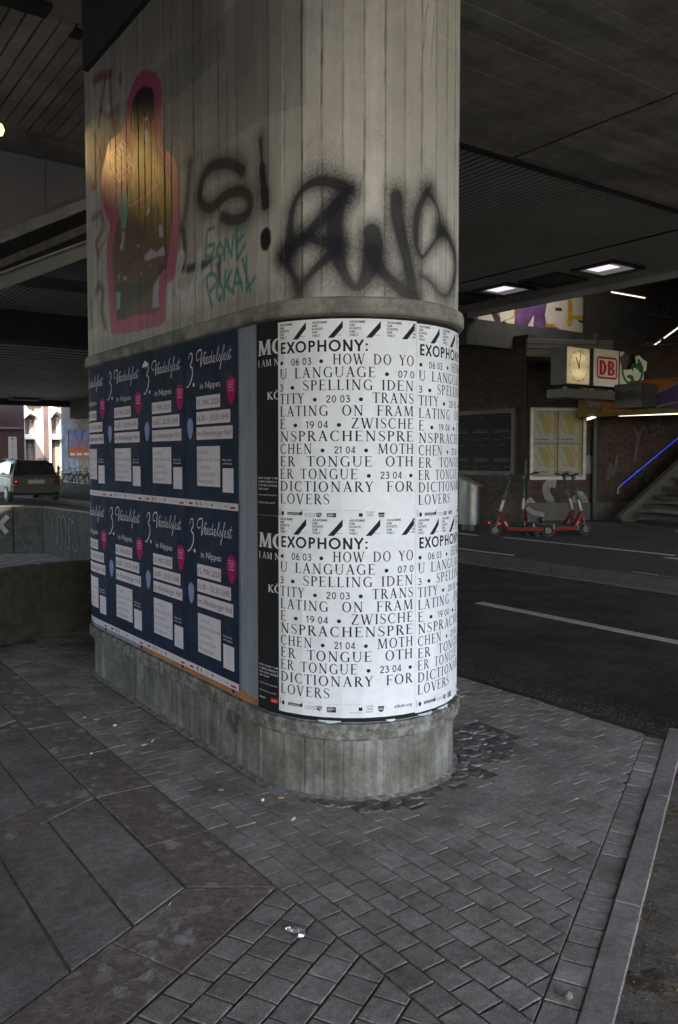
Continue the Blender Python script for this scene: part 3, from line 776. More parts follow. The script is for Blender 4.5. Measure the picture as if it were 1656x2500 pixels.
# loose haze above the letters
for p, w_, o_ in (((480,1180),.16,.30),((620,1200),.14,.25),((1060,1290),.09,.35),((1270,1180),.12,.28),((940,960),.07,.22),((620,1420),.10,.35)):
    d = np.hypot(S.s-cF([p])[0][0], S.z-cF([p])[0][1]); S.lay(BLK, o_*np.clip(1-d/w_, 0, 1)*(S.n*1.4))
d_ = np.hypot(S.s-cF([(1058,1268)])[0][0], S.z-cF([(1058,1268)])[0][1]); S.lay((.45,.24,.08), .8*np.clip(1.6-d_/.008, 0, 1))
# grey rubbed scrawl and teal words
GR = (.66,.66,.74)
S.stroke(smooth_pts(c1([(925,1640),(945,1560),(985,1400),(1008,1410),(965,1560),(1000,1615),(1055,1560),(1098,1370),(1090,1500),(1060,1690),(1035,1700),(1050,1600),(1120,1500),(1220,1390)])), .034, GR, .018, .75, speck=.15)
S.stroke(smooth_pts(c1([(930,1560),(935,1650)])), .04, GR, .02, .7)
TEAL = (.05,.28,.27)
def teal(p, sm=True): S.stroke(smooth_pts(c1(p)) if sm else c1(p), .021, TEAL, .010, .92, speck=.25)
teal([(1175,1245),(1140,1270),(1130,1400)]); teal([(1130,1405),(1165,1395),(1175,1340),(1145,1345)])
teal([(1205,1330),(1190,1370),(1205,1410),(1228,1370),(1205,1330)])
teal([(1232,1420),(1238,1310)], 0); teal([(1238,1310),(1272,1400)], 0); teal([(1272,1400),(1280,1290)], 0)
teal([(1330,1228),(1295,1260),(1300,1420),(1342,1340)], 0); teal([(1298,1330),(1335,1285)], 0)
teal([(1162,1670),(1135,1530),(1170,1500),(1192,1540),(1150,1600)]); teal([(1160,1440),(1165,1500)],0)
teal([(1205,1545),(1190,1590),(1205,1640),(1225,1590),(1205,1545)])
teal([(1230,1640),(1238,1480)], 0); teal([(1270,1480),(1238,1560)], 0); teal([(1238,1560),(1282,1600)], 0)
teal([(1278,1600),(1300,1470)], 0); teal([(1300,1470),(1330,1585)], 0); teal([(1285,1550),(1325,1545)], 0)
teal([(1352,1405),(1352,1590),(1400,1520)], 0); teal([(1330,1420),(1375,1590)], 0)
# pasted, hand-painted hooded figure with a bunch of flowers
PK = (.40,.07,.17)
S.poly(smooth_pts(c3([(222,2225),(215,2150),(205,1950),(190,1700),(195,1550),(212,1430),(180,1350),(157,1230),(150,1080),(180,920),(205,810),(245,775),(300,720),(325,640),(345,500),(385,380),(430,300),(490,272),(550,300),(590,370),(600,480),(590,640),(608,760),(610,860),(655,880),(700,950),(725,1060),(735,1200),(725,1400),(718,1560),(700,1760),(680,1830),(628,1862),(625,1990),(615,2150),(500,2190),(400,2215),(270,2235)]), 4, True), PK, gloss=.6)
BR = (.105,.050,.014)
S.poly(smooth_pts(c3([(268,2125),(250,2000),(242,1850),(230,1650),(250,1500),(272,1400),(340,1280),(362,1130),(385,960),(390,800),(375,680),(370,600),(390,500),(430,420),(480,400),(525,420),(540,480),(535,600),(548,760),(560,900),(600,990),(655,1060),(678,1200),(672,1400),(655,1560),(635,1730),(580,1800),(575,2050),(420,2090),(300,2130)]), 4, True), BR, gloss=.7)
DK = (.012,.010,.012)
S.poly(smooth_pts(c3([(395,800),(480,830),(560,900),(600,1000),(640,1080),(640,1250),(600,1380),(560,1240),(500,1300),(440,1400),(390,1290),(372,1130),(388,960)]), 4, True), (.20,.105,.028), op=.75)  # ochre chest area: the lamp's golden sheen put into the paint
S.poly(smooth_pts(c3([(374,735),(366,620),(385,510),(425,430),(480,402),(525,420),(540,480),(540,600),(525,660),(495,640),(460,665),(440,700),(415,750)]), 4, True), DK)
S.poly(smooth_pts(c3([(265,1890),(330,1850),(440,1862),(525,1850),(500,1910),(430,1980),(370,2010),(330,2080),(275,2110)]), 3, True), (.035,.03,.026))
S.poly(c3([(590,1715),(632,1730),(600,1780),(520,1850),(470,1850),(560,1790)]), (.03,.022,.018))
S.poly(smooth_pts(c3([(400,1290),(385,1500),(440,1570),(500,1510),(530,1380),(560,1250),(490,1340),(430,1440)]), 3, True), (.055,.03,.015), op=.7)
for p in ([(330,1700),(420,1660),(470,1620)], [(360,1560),(380,1680),(300,1760)], [(415,1050),(412,1250)], [(480,1000),(485,1260)], [(525,700),(520,960)], [(585,1000),(582,1160)], [(400,880),(405,1000)], [(290,1540),(260,1640)]):
    S.stroke(smooth_pts(c3(p)), .02, (.04,.022,.012), .02, .75)
WH = (.40,.33,.42)
for p in ([(572,1430),(600,1425),(612,1510),(575,1520)], [(470,1650),(520,1600),(560,1630),(610,1580),(625,1650),(560,1660),(500,1685),(472,1690)], [(455,640),(490,620),(500,640),(470,660)], [(460,720),(490,710),(505,800),(480,825),(460,790)], [(300,1470),(325,1480),(318,1560),(308,1620),(285,1600),(300,1540)], [(270,1800),(285,1795),(275,1860)], [(318,1800),(345,1830),(310,1835)], [(410,1580),(440,1570),(430,1590)], [(505,1720),(520,1715),(518,1740)], [(480,1340),(505,1290),(508,1310),(485,1370)], [(436,1780),(445,1765),(450,1795)]):
    S.poly(c3(p), WH, jag=.004)
S.poly(c3([(530,1895),(575,1800),(576,2035),(525,2042)]), WH, jag=.003)
S.poly(c3([(262,1920),(292,1925),(285,2040),(262,2060)]), (.16,.42,.32), jag=.002)
S.poly(c3([(285,1255),(300,1200),(355,1130),(350,1290),(338,1400),(328,1460),(295,1448)]), (.10,.27,.20))
for k in range(9):
    S.stroke(c3([(310+k*1.5,1440),(240+k*15,1200-12*abs(k-6))]), .006, (.16,.40,.32), .006, .8)
random.seed(3)
for (x, y) in [(210,1160),(235,1180),(215,1240),(250,1250),(240,1300),(290,1150),(315,1120),(330,1180),(345,1230),(205,1210),(265,1320),(310,1190)]:
    q = [(x+18*cos(a)*(1+.25*cos(4*a)), y+32*sin(a)*(1+.25*cos(4*a))) for a in [i*pi/7 for i in range(15)]]
    S.stroke(c3(q), .006, (.22,.25,.20), .006, .8)
for (x, y) in [(235,920),(265,890),(290,860),(310,835),(240,980),(270,960),(305,930),(335,900),(225,1020),(260,1030),(300,1010),(340,980),(360,940),(320,1060),(370,1010),(285,1070)]:
    q = [(x+20*cos(a)*(1+.25*cos(4*a)), y+30*sin(a)*(1+.25*cos(4*a))) for a in [i*pi/7 for i in range(15)]]
    S.stroke(c3(q), .009, (.80,.58,.36), .006, .95)  # drawn flower outlines, with the glossy highlight put into their pale gold
    S.stroke(c3([(x-6,y),(x+6,y+4)]), .012, (.6,.38,.16), .006, .7)
S.stroke(smooth_pts(c3([(360,1285),(450,1230),(540,1150),(610,1090)])), .010, (.40,.24,.09), .008, .8)
for p in ([(640,900),(665,960),(668,1020)], [(590,860),(620,930),(640,990)]): S.stroke(smooth_pts(c3(p)), .012, (.5,.2,.2), .01, .7)
# rust-dark drips and cracks by the joints, as real grooves below
S.lay((.05,.045,.038), crk2)
# long cracks at the upper right
for p in ([(1270,20),(1250,120),(1245,250),(1225,400),(1215,560),(1212,640)], [(1310,110),(1300,260),(1290,420),(1283,480)], [(1325,510),(1318,620)], [(820,1110),(825,1180),(800,1300),(788,1420)]):
    S.stroke(smooth_pts(cF(p)), .0035, (.04,.035,.03), .005, .8, speck=.3)
# grime below the deck and above the ledge
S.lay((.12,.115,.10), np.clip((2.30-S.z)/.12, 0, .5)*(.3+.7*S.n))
mb = MB()
base = np.array([facet(s, .004) for s in s_arr]); nrm = np.array([facet(s, 1.004) for s in s_arr])-base
X = base[None, :, 0]+nrm[None, :, 0]*dpt; Yv = base[None, :, 1]+nrm[None, :, 1]*dpt
V = np.stack([X-PXC, Yv-4.35, S.z], -1).reshape(-1, 3)
me = bpy.data.meshes.new('shaft_face'); nV = V.shape[0]
idx = np.arange(nV).reshape(nz_, ns)
Fq = np.stack([idx[:-1, :-1], idx[:-1, 1:], idx[1:, 1:], idx[1:, :-1]], -1).reshape(-1, 4)
me.vertices.add(nV); me.vertices.foreach_set('co', V.ravel())
me.loops.add(Fq.size); me.loops.foreach_set('vertex_index', Fq.ravel()); me.polygons.add(len(Fq))
me.polygons.foreach_set('loop_start', np.arange(len(Fq))*4)
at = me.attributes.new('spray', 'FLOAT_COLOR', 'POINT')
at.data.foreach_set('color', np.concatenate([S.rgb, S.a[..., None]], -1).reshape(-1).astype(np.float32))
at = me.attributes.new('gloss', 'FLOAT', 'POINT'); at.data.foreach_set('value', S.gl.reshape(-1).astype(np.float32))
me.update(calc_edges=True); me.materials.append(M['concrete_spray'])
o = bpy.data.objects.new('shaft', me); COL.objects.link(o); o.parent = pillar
ringmesh('core', [(-.012, .0), (-.012, CZ+.02)], M['concrete'])
# back of the shaft (boards on the side away from the camera)
bk = MB(); ss_ = [s_arr[-1]+k*BW for k in range(int((SMAX+pi*PR-.95-s_arr[-1])/BW)+2)]
pts = [circ(min(s, SMAX+pi*PR-.95), .003) for s in ss_]
for k in range(len(pts)-1):
    (xa, ya), (xb, yb) = pts[k], pts[k+1]; bk.poly([(xa, ya, ZT0), (xb, yb, ZT0), (xb, yb, CZ+.02), (xa, ya, CZ+.02)])
bk.build('shaft_back', M['concrete'], pillar)
# plinth: dense ring with boards; ledges
def densering(name, zs, dfun, m, s0=-FL-.95, s1=1.7, st=.012, smooth=True, facetd=True):
    mb = MB(); n_ = int((s1-s0)/st)+1
    for j, z in enumerate(zs):
        for i in range(n_):
            s = s0+i*st; d = dfun(s, z, j); x, y = (facet if facetd else circ)(s, d); mb.v.append((x, y, z+(dfun.zz(s, j) if hasattr(dfun, 'zz') else 0)))
    for j in range(len(zs)-1):
        for i in range(n_-1): mb.f.append((j*n_+i, j*n_+i+1, (j+1)*n_+i+1, (j+1)*n_+i))
    return mb.build(name, m, pillar, smooth=smooth)
def jd(s):
    fr = (s/BW) % 1; return min(fr, 1-fr)*BW
def plf(s, z, j):
    k = math.floor(s/BW); h = abs(sin(k*5.17)*771.3) % 1
    return -.008+(h-.5)*.003-(.003 if jd(s) < .004 else 0)+.0015*mn.noise(Vector((s*25, z*25, 0)))+.012*max(0, 1-(z+.01)/.03)*0
densering('plinth', [-.03+.012*k for k in range(26)], plf, M['concrete_base'], st=.006, smooth=False)
prof_t = [(0, 2.104), (.024, 2.112), (.030, 2.122), (.030, 2.165), (.026, 2.176), (.012, 2.184), (-.01, 2.186)]
def lt(s, z, j): return prof_t[j][0]+.0016*mn.noise(Vector((s*18, j*.7, 1)))*(j not in (0, 6))
densering('upper_ledge', [p[1] for p in prof_t], lt, M['ledge'], smooth=False, facetd=False)
prof_b = [(-.012, .262), (.016, .266), (.022, .275), (.022, .30), (.024, .325), (.018, .338), (-.01, .341)]
def lb(s, z, j): return prof_b[j][0]+(.002*mn.noise(Vector((s*14, j*.6, 7)))+.0012*mn.noise(Vector((s*60, j*1.3, 7))))*(j not in (0, 6))
densering('lower_ledge', [p[1] for p in prof_b], lb, M['ledge_low'], st=.008, smooth=False, facetd=False)
ringmesh('poster_ground', [(-.010, .30), (-.001, .3405), (-.001, 2.106), (-.010, 2.12)], M['panelpaint'])
for nm, pr in (('upper_ledge_back', prof_t), ('lower_ledge_back', prof_b)):
    mb = MB(); a = 1.69; b_ = SMAX+pi*PR-.97; n_ = 44
    for d, z in pr:
        for i in range(n_+1): x, y = circ(a+(b_-a)*i/n_, d); mb.v.append((x, y, z))
    for j in range(len(pr)-1):
        for i in range(n_): mb.f.append((j*(n_+1)+i, j*(n_+1)+i+1, (j+1)*(n_+1)+i+1, (j+1)*(n_+1)+i))
    mb.build(nm, M['ledge'], pillar)
# mortar fillet and moss line where the plinth meets the paving
fil = MB(); n_ = 420; s0 = -FL-.9
for j, (d, z) in enumerate(((-.012, .010), (.004, .004), (.022, -.004), (.035, -.011))):
    for i in range(n_): 
        s = s0+i*.0115; x, y = circ(s, d+(.010*mn.noise(Vector((s*14, j, 2))) if j else 0)); fil.v.append((x, y, z+.004*mn.noise(Vector((s*20, j, 5)))))
for j in range(3):
    for i in range(n_-1): fil.f.append((j*n_+i, j*n_+i+1, (j+1)*n_+i+1, (j+1)*n_+i))
fil.build('mortar_foot', M['cobble'], pillar, smooth=False)

# ============================================================ LETTERING
T_, H_ = .14, .064
def _bar(x0, y0, x1, y1, w0, w1=None):
    w1 = w1 or w0; L = hypot(x1-x0, y1-y0); nx, ny = -(y1-y0)/L/2, (x1-x0)/L/2
    n = max(1, int(L/.3)); out = []
    for i in range(n):
        a, b = i/n, (i+1)/n; wa, wb = w0+(w1-w0)*a, w0+(w1-w0)*b
        xa, ya, xb, yb = x0+(x1-x0)*a, y0+(y1-y0)*a, x0+(x1-x0)*b, y0+(y1-y0)*b
        out.append([(xa-nx*wa, ya-ny*wa), (xb-nx*wb, yb-ny*wb), (xb+nx*wb, yb+ny*wb), (xa+nx*wa, ya+ny*wa)])
    return out
def _ring(cx, cy, rx, ry, a0, a1, tx, ty, n=18):
    out = []
    P = lambda a: ((cx+rx*cos(a), cy+ry*sin(a)), (cx+(rx-tx)*cos(a), cy+(ry-ty)*sin(a)))
    for i in range(n):
        a, b = a0+(a1-a0)*i/n, a0+(a1-a0)*(i+1)/n; (o1, i1), (o2, i2) = P(radians(a)), P(radians(b)); out.append([o1, o2, i2, i1])
    return out
def _path(pts, n=5):
    p = smooth_pts(pts, n); out = []
    for a, b in zip(p[:-1], p[1:]): 
        if hypot(b[0]-a[0], b[1]-a[1]) > 1e-6: out += [_q(p, a, b)]
    return out
def _q(p, a, b):
    i = p.index(a); pa = p[max(i-1, 0)]; pb = p[min(i+2, len(p)-1)]
    def nrm(u, v): 
        L = hypot(v[0]-u[0], v[1]-u[1]) or 1; return -(v[1]-u[1])/L, (v[0]-u[0])/L
    n1 = nrm(pa, b); n2 = nrm(a, pb)
    return [(a[0]-n1[0]*a[2]/2, a[1]-n1[1]*a[2]/2), (b[0]-n2[0]*b[2]/2, b[1]-n2[1]*b[2]/2), (b[0]+n2[0]*b[2]/2, b[1]+n2[1]*b[2]/2), (a[0]+n1[0]*a[2]/2, a[1]+n1[1]*a[2]/2)]
def _sf(x, y, w=.15): 
    s = 1 if y < .5 else -1
    return [[(x-w, y), (x+w, y), (x+w, y+s*.022), (x+.07, y+s*.05), (x-.07, y+s*.05), (x-w, y+s*.022)]]
def stem(x, t=T_): return _bar(x, 0, x, 1, t)+_sf(x, 0)+_sf(x, 1)
def serif_glyph(c):
    t, h = T_, H_
    if c == 'I': return stem(.18), .36
    if c == 'H': return stem(.18)+stem(.70)+_bar(.18, .52, .70, .52, h), .88
    if c == 'E': return stem(.18)+_bar(.18, .978, .60, .978, h*.8)+_bar(.18, .52, .50, .52, h)+_bar(.18, .022, .62, .022, h*.8)+_bar(.60, 1, .615, .80, .04, .02)+_bar(.50, .62, .50, .42, .025)+_bar(.62, 0, .66, .22, .045, .02), .70
    if c == 'F': return stem(.18)+_bar(.18, .978, .60, .978, h*.8)+_bar(.18, .52, .50, .52, h)+_bar(.60, 1, .615, .80, .04, .02)+_bar(.50, .62, .50, .42, .025), .64
    if c == 'L': return stem(.18)+_bar(.18, .022, .60, .022, h*.8)+_bar(.60, 0, .64, .24, .045, .02), .67
    if c == 'T': return _bar(.34, 0, .34, 1, t)+_sf(.34, 0)+_bar(.03, .976, .65, .976, h*.85)+_bar(.03, 1, .02, .78, .045, .02)+_bar(.65, 1, .66, .78, .045, .02), .68
    if c == 'N': return _bar(.18, 0, .18, 1, h)+_sf(.18, 0, .13)+_sf(.14, 1, .12)+_bar(.16, 1, .74, .0, t)+_bar(.74, 0, .74, 1, h)+_sf(.74, 1, .13), .92
    if c == 'M': return _bar(.16, 0, .20, 1, h)+_sf(.16, 0, .13)+_sf(.17, 1, .1)+_bar(.22, 1, .52, .04, t)+_bar(.52, .04, .84, 1, h)+_bar(.88, 1, .92, 0, t)+_sf(.92, 0)+_sf(.9, 1, .1), 1.10
    if c == 'A': return _bar(.40, 1.0, .13, 0, h)+_bar(.38, 1.02, .68, 0, t)+_bar(.22, .36, .56, .36, h)+_sf(.13, 0, .12)+_sf(.68, 0, .14), .82
    if c == 'V': return _bar(.12, 1, .42, -.02, t)+_bar(.42, -.02, .70, 1, h)+_sf(.12, 1, .14)+_sf(.70, 1, .12), .82
    if c == 'W': return _bar(.10, 1, .34, -.02, t)+_bar(.34, -.02, .58, .95, h)+_bar(.52, 1, .78, -.02, t)+_bar(.78, -.02, 1.04, 1, h)+_sf(.10, 1, .13)+_sf(.52, 1, .12)+_sf(1.04, 1, .11), 1.15
    if c == 'Y': return _bar(.10, 1, .36, .46, t)+_bar(.36, .46, .62, 1, h)+_bar(.36, 0, .36, .48, t)+_sf(.36, 0)+_sf(.10, 1, .13)+_sf(.62, 1, .11), .72
    if c == 'Z': return _bar(.12, .976, .64, .976, h*.9)+_bar(.60, .98, .12, .02, t)+_bar(.10, .024, .66, .024, h*.9)+_bar(.12, 1, .10, .80, .04, .02)+_bar(.66, 0, .69, .22, .04, .02), .76
    if c == 'O': return _ring(.45, .5, .40, .52, 0, 360, t, h, 28), .90
    if c == 'Ö': return _ring(.45, .5, .40, .52, 0, 360, t, h, 28)+_ring(.33, 1.18, .06, .06, 0, 360, .059, .059, 8)+_ring(.57, 1.18, .06, .06, 0, 360, .059, .059, 8), .90
    if c == 'D': return stem(.18)+_ring(.30, .5, .50, .5, -90, 90, t, h, 18)+_bar(.18, .976, .31, .976, h)+_bar(.18, .024, .31, .024, h), .86
    if c == 'C': return _ring(.46, .5, .41, .52, 48, 312, t, h, 22)+_bar(.73, .88, .76, .68, .04, .02)+_bar(.73, .12, .78, .28, .02, .03), .82
    if c == 'G': return _ring(.46, .5, .41, .52, 48, 300, t, h, 22)+_bar(.73, .88, .76, .68, .04, .02)+_bar(.72, .02, .72, .42, t)+_sf(.72, .40, .13)[:0]+_bar(.60, .42, .86, .42, .035), .90
    if c == 'U': return _bar(.17, 1, .17, .35, t)+_bar(.72, 1, .72, .35, h)+_ring(.428, .36, .315, .38, 180, 360, .085, h, 14)+_sf(.17, 1)+_sf(.72, 1, .13), .88
    if c == 'P': return stem(.18)+_ring(.32, .735, .30, .265, -90, 90, t*.95, h, 12)+_bar(.18, .976, .33, .976, h)+_bar(.18, .495, .33, .495, h), .66
    if c == 'B': return stem(.18)+_ring(.32, .755, .26, .245, -90, 90, t*.95, h, 12)+_ring(.34, .27, .31, .27, -90, 90, t, h, 12)+_bar(.18, .976, .33, .976, h)+_bar(.18, .52, .34, .52, h)+_bar(.18, .024, .35, .024, h), .72
    if c == 'R': return stem(.18)+_ring(.32, .745, .27, .255, -90, 90, t*.95, h, 12)+_bar(.18, .976, .33, .976, h)+_bar(.18, .51, .33, .51, h)+_bar(.36, .52, .68, .0, t)+_bar(.64, .02, .80, .0, .04), .78
    if c == 'K': return stem(.18)+_bar(.22, .45, .62, 1, h)+_bar(.30, .56, .68, 0, t)+_sf(.62, 1, .12)+_sf(.70, 0, .13), .80
    if c == 'S': return _path([(.50, .80, .03), (.42, .94, .045), (.28, .975, .05), (.14, .90, .07), (.11, .74, .10), (.22, .58, .13), (.40, .45, .13), (.51, .29, .11), (.46, .10, .07), (.30, .02, .05), (.14, .06, .045), (.07, .22, .03)], 4)+_bar(.50, .93, .51, .74, .03, .02)+_bar(.07, .07, .06, .27, .03, .02), .60
    if c == '•': return _ring(.2, .42, .14, .14, 0, 360, .139, .139, 14), .40
    return [], .30
def sans_glyph(c, t=.15):
    h = t
    s = {'E': (lambda: _bar(.1+t/2, 0, .1+t/2, 1, t)+_bar(.1, 1-h/2, .58, 1-h/2, h)+_bar(.1, .5, .54, .5, h)+_bar(.1, h/2, .58, h/2, h), .66),
         'X': (lambda: _bar(.06, 0, .64, 1, t)+_bar(.64, 0, .06, 1, t), .70),
         'O': (lambda: _ring(.52, .5, .47, .51, 0, 360, t, t, 28), 1.04),
         'P': (lambda: _bar(.1+t/2, 0, .1+t/2, 1, t)+_ring(.36, .71, .29, .29, -90, 90, t, t, 12)+_bar(.1, 1-h/2, .37, 1-h/2, h)+_bar(.1, .42+h/2, .37, .42+h/2, h), .70),
         'H': (lambda: _bar(.1+t/2, 0, .1+t/2, 1, t)+_bar(.72, 0, .72, 1, t)+_bar(.1, .5, .7, .5, h), .90),
         'N': (lambda: _bar(.1+t/2, 0, .1+t/2, 1, t)+_bar(.72, 0, .72, 1, t)+_bar(.14, 1, .70, 0, t), .90),
         'Y': (lambda: _bar(.05, 1, .36, .45, t)+_bar(.67, 1, .36, .45, t)+_bar(.36, 0, .36, .5, t), .72),
         ':': (lambda: _ring(.2, .12, .1, .1, 0, 360, .099, .099, 10)+_ring(.2, .6, .1, .1, 0, 360, .099, .099, 10), .40),
         '0': (lambda: _ring(.36, .5, .30, .51, 0, 360, t, t, 22), .72),
         '1': (lambda: _bar(.26, 0, .26, 1, t)+_bar(.06, .78, .26, .94, t), .44),
         '2': (lambda: _path([(.10, .74, t), (.18, .90, t), (.34, .95, t), (.52, .86, t), (.52, .66, t), (.30, .36, t), (.10, .08, t)], 4)+_bar(.08, h/2, .62, h/2, h), .68),
         '3': (lambda: _path([(.10, .84, t), (.26, .95, t), (.46, .86, t), (.44, .62, t), (.24, .54, t)], 4)+_path([(.24, .54, t), (.50, .46, t), (.54, .22, t), (.32, .05, t), (.08, .15, t)], 4), .66),
         '4': (lambda: _bar(.46, 0, .46, 1, t)+_bar(.46, .98, .08, .26, t*.8)+_bar(.06, .26, .62, .26, h*.9), .68),
         '6': (lambda: _ring(.35, .32, .29, .33, 0, 360, t, t, 20)+_path([(.12, .36, t), (.18, .66, t), (.44, .98, t)], 4), .70),
         '7': (lambda: _bar(.06, 1-h/2, .58, 1-h/2, h)+_bar(.54, .95, .20, 0, t), .62),
         '9': (lambda: _ring(.35, .68, .29, .33, 0, 360, t, t, 20)+_path([(.58, .64, t), (.52, .34, t), (.26, .02, t)], 4), .70)}.get(c)
    return (s[0](), s[1]) if s else ([], .30)
_tc = {}
def text2d(txt, bold=0.0):
    """flat triangulated text from the built-in sans font, cap height about 1"""
    key = (txt, bold)
    if key in _tc: return _tc[key]
    cu = bpy.data.curves.new('t', 'FONT'); cu.body = txt; cu.size = 1.38; cu.offset = bold; cu.resolution_u = 2; cu.fill_mode = 'FRONT'
    ob = bpy.data.objects.new('t', cu); me = ob.to_mesh()
    vs = [(v.co.x, v.co.y) for v in me.vertices]; fs = [tuple(p.vertices) for p in me.polygons]
    ob.to_mesh_clear(); bpy.data.objects.remove(ob); bpy.data.curves.remove(cu)
    wd = (min([v[0] for v in vs], default=0), max([v[0] for v in vs], default=1)); _tc[key] = (vs, fs, wd); return _tc[key]
class Print:
    """flat print laid on a surface given by a map (u, v, off) -> xyz"""
    def __init__(s, fn, s0=None, su=1.0): s.fn = fn; s.mb = MB(); s.k = 0; s.s0 = s0; s.su = su
    def split(s, p):
        if s.s0 is None: return [p]
        lo = min(q[0] for q in p)*s.su+s.s0; hi = max(q[0] for q in p)*s.su+s.s0; out = []
        k = math.floor(lo/BW+1e-7)
        while k*BW < hi-1e-9:
            ua, ub = (k*BW-s.s0)/s.su, ((k+1)*BW-s.s0)/s.su; q = p
            if lo < k*BW: q = clip(q, 1, 0, -ua)
            if hi > (k+1)*BW and len(q) > 2: q = clip(q, -1, 0, ub)
            if len(q) > 2: out.append(q)
            k += 1
        return out
    def poly(s, p, off=0):
        s.k += 1; o = off+(s.k % 40)*4e-6
        for p in s.split(p): s.mb.v += [s.fn(x, y, o) for x, y in p]; n = len(s.mb.v); s.mb.f.append(tuple(range(n-len(p), n)))
    def rect(s, u0, u1, v0, v1, off=0):
        n = max(1, int(abs(u1-u0)/.03))
        for i in range(n): s.poly([(u0+(u1-u0)*i/n, v0), (u0+(u1-u0)*(i+1)/n, v0), (u0+(u1-u0)*(i+1)/n, v1), (u0+(u1-u0)*i/n, v1)], off)
    def disc(s, u, v, ru, rv=None, off=0, n=14, tail=0):
        rv = rv or ru; pts = []
        for i in range(n):
            a = 2*pi*i/n; y = sin(a)*rv
            low = (y < 0) if rv > 0 else (y > 0)
            if low: y *= 1+tail
            x = cos(a)*ru*(1 if not low else 1-.25*tail*abs(sin(a))); pts.append((u+x, v+y))
        s.poly(pts, off)
    def glyphs(s, polys, u, v, sz, sx=1, off=0):
        for p in polys: s.poly([(u+x*sz*sx, v+y*sz) for x, y in p], off)
    def serif(s, txt, u, v, sz, width=None, gap=.08, off=0):
        tot = 0; items = []
        for c in txt:
            g_, a = serif_glyph(c); items.append((g_, a)); tot += a+gap
        sx = 1 if width is None else width/(tot*sz)
        for g_, a in items: s.glyphs(g_, u, v, sz, sx, off); u += (a+gap)*sz*sx
        return u
    def sans(s, txt, u, v, sz, t=.15, gap=.02, width=None, off=0):
        tot = sum(sans_glyph(c, t)[1]+gap for c in txt); sx = 1 if width is None else width/(tot*sz)
        for c in txt:
            g_, a = sans_glyph(c, t); s.glyphs(g_, u, v, sz, sx, off); u += (a+gap)*sz*sx
        return u
    def text(s, txt, u, v, sz, width=None, bold=0., off=0, vert=False):
        vs, fs, (x0, x1) = text2d(txt, bold); sx = 1 if width is None else width/((x1-x0)*sz)
        b = len(s.mb.v); s.k += 1; o = off+(s.k % 40)*4e-6
        if s.s0 is not None:
            for f in fs: s.poly([(u+(vs[i][0]-x0)*sz*sx, v+vs[i][1]*sz) for i in f], off)
            return
        if vert: s.mb.v += [s.fn(u-(y*sz), v-(x-x0)*sz*sx, o) for x, y in vs]
        else: s.mb.v += [s.fn(u+(x-x0)*sz*sx, v+y*sz, o) for x, y in vs]
        s.mb.f += [tuple(b+i for i in f) for f in fs]
    def done(s, name, m, parent, **kw): return s.mb.build(name, m, parent, **kw) if s.mb.v else None
def wrapfn(s0, z0, d):
    def fn(u, v, off=0):
        s = s0+u; x, y = facet(s, d+off+.0005); return (x, y, z0+v)
    return fn
def sheet(name, s0, s1, z0, z1, d, m, parent, wav=.0012, seed=0, corner=0, mbx=None):
    mb = mbx or MB(); b0 = len(mb.v)
    ks = sorted(set([s0, s1]+[k*BW for k in range(int(s0/BW)-1, int(s1/BW)+2) if s0 < k*BW < s1]+[s0+(s1-s0)*i/24 for i in range(25)]))
    zs = [z0+(z1-z0)*i/28 for i in range(29)]
    nu = len(ks)
    for j, z in enumerate(zs):
        for i, s in enumerate(ks):
            dd = d+wav*mn.noise(Vector((s*9+seed, z*9, seed)))*.35
            x, y = facet(s, dd); mb.v.append((x, y, z))
    for j in range(28):
        for i in range(nu-1): mb.f.append((b0+j*nu+i, b0+j*nu+i+1, b0+(j+1)*nu+i+1, b0+(j+1)*nu+i))
    # paper edge folded back to the wall
    rim = [(s, z0) for s in ks]+[(s1, z) for z in zs[1:]]+[(s, z1) for s in ks[::-1][1:]]+[(s0, z) for z in zs[::-1][1:-1]]
    b = len(mb.v); n = len(rim)
    for s, z in rim: mb.v.append((*facet(s, d), z))
    for s, z in rim: mb.v.append((*facet(s, d-.0012), z))
    for i in range(n): mb.f.append((b+i, b+n+i, b+n+(i+1) % n, b+(i+1) % n))
    if mbx: return None
    return mb.build(name, m, parent)
def poster_thing(name, s, z, label, cat, group):
    x, y = circ(s, .004); return thing(name, (x, y, z), label, cat, group)
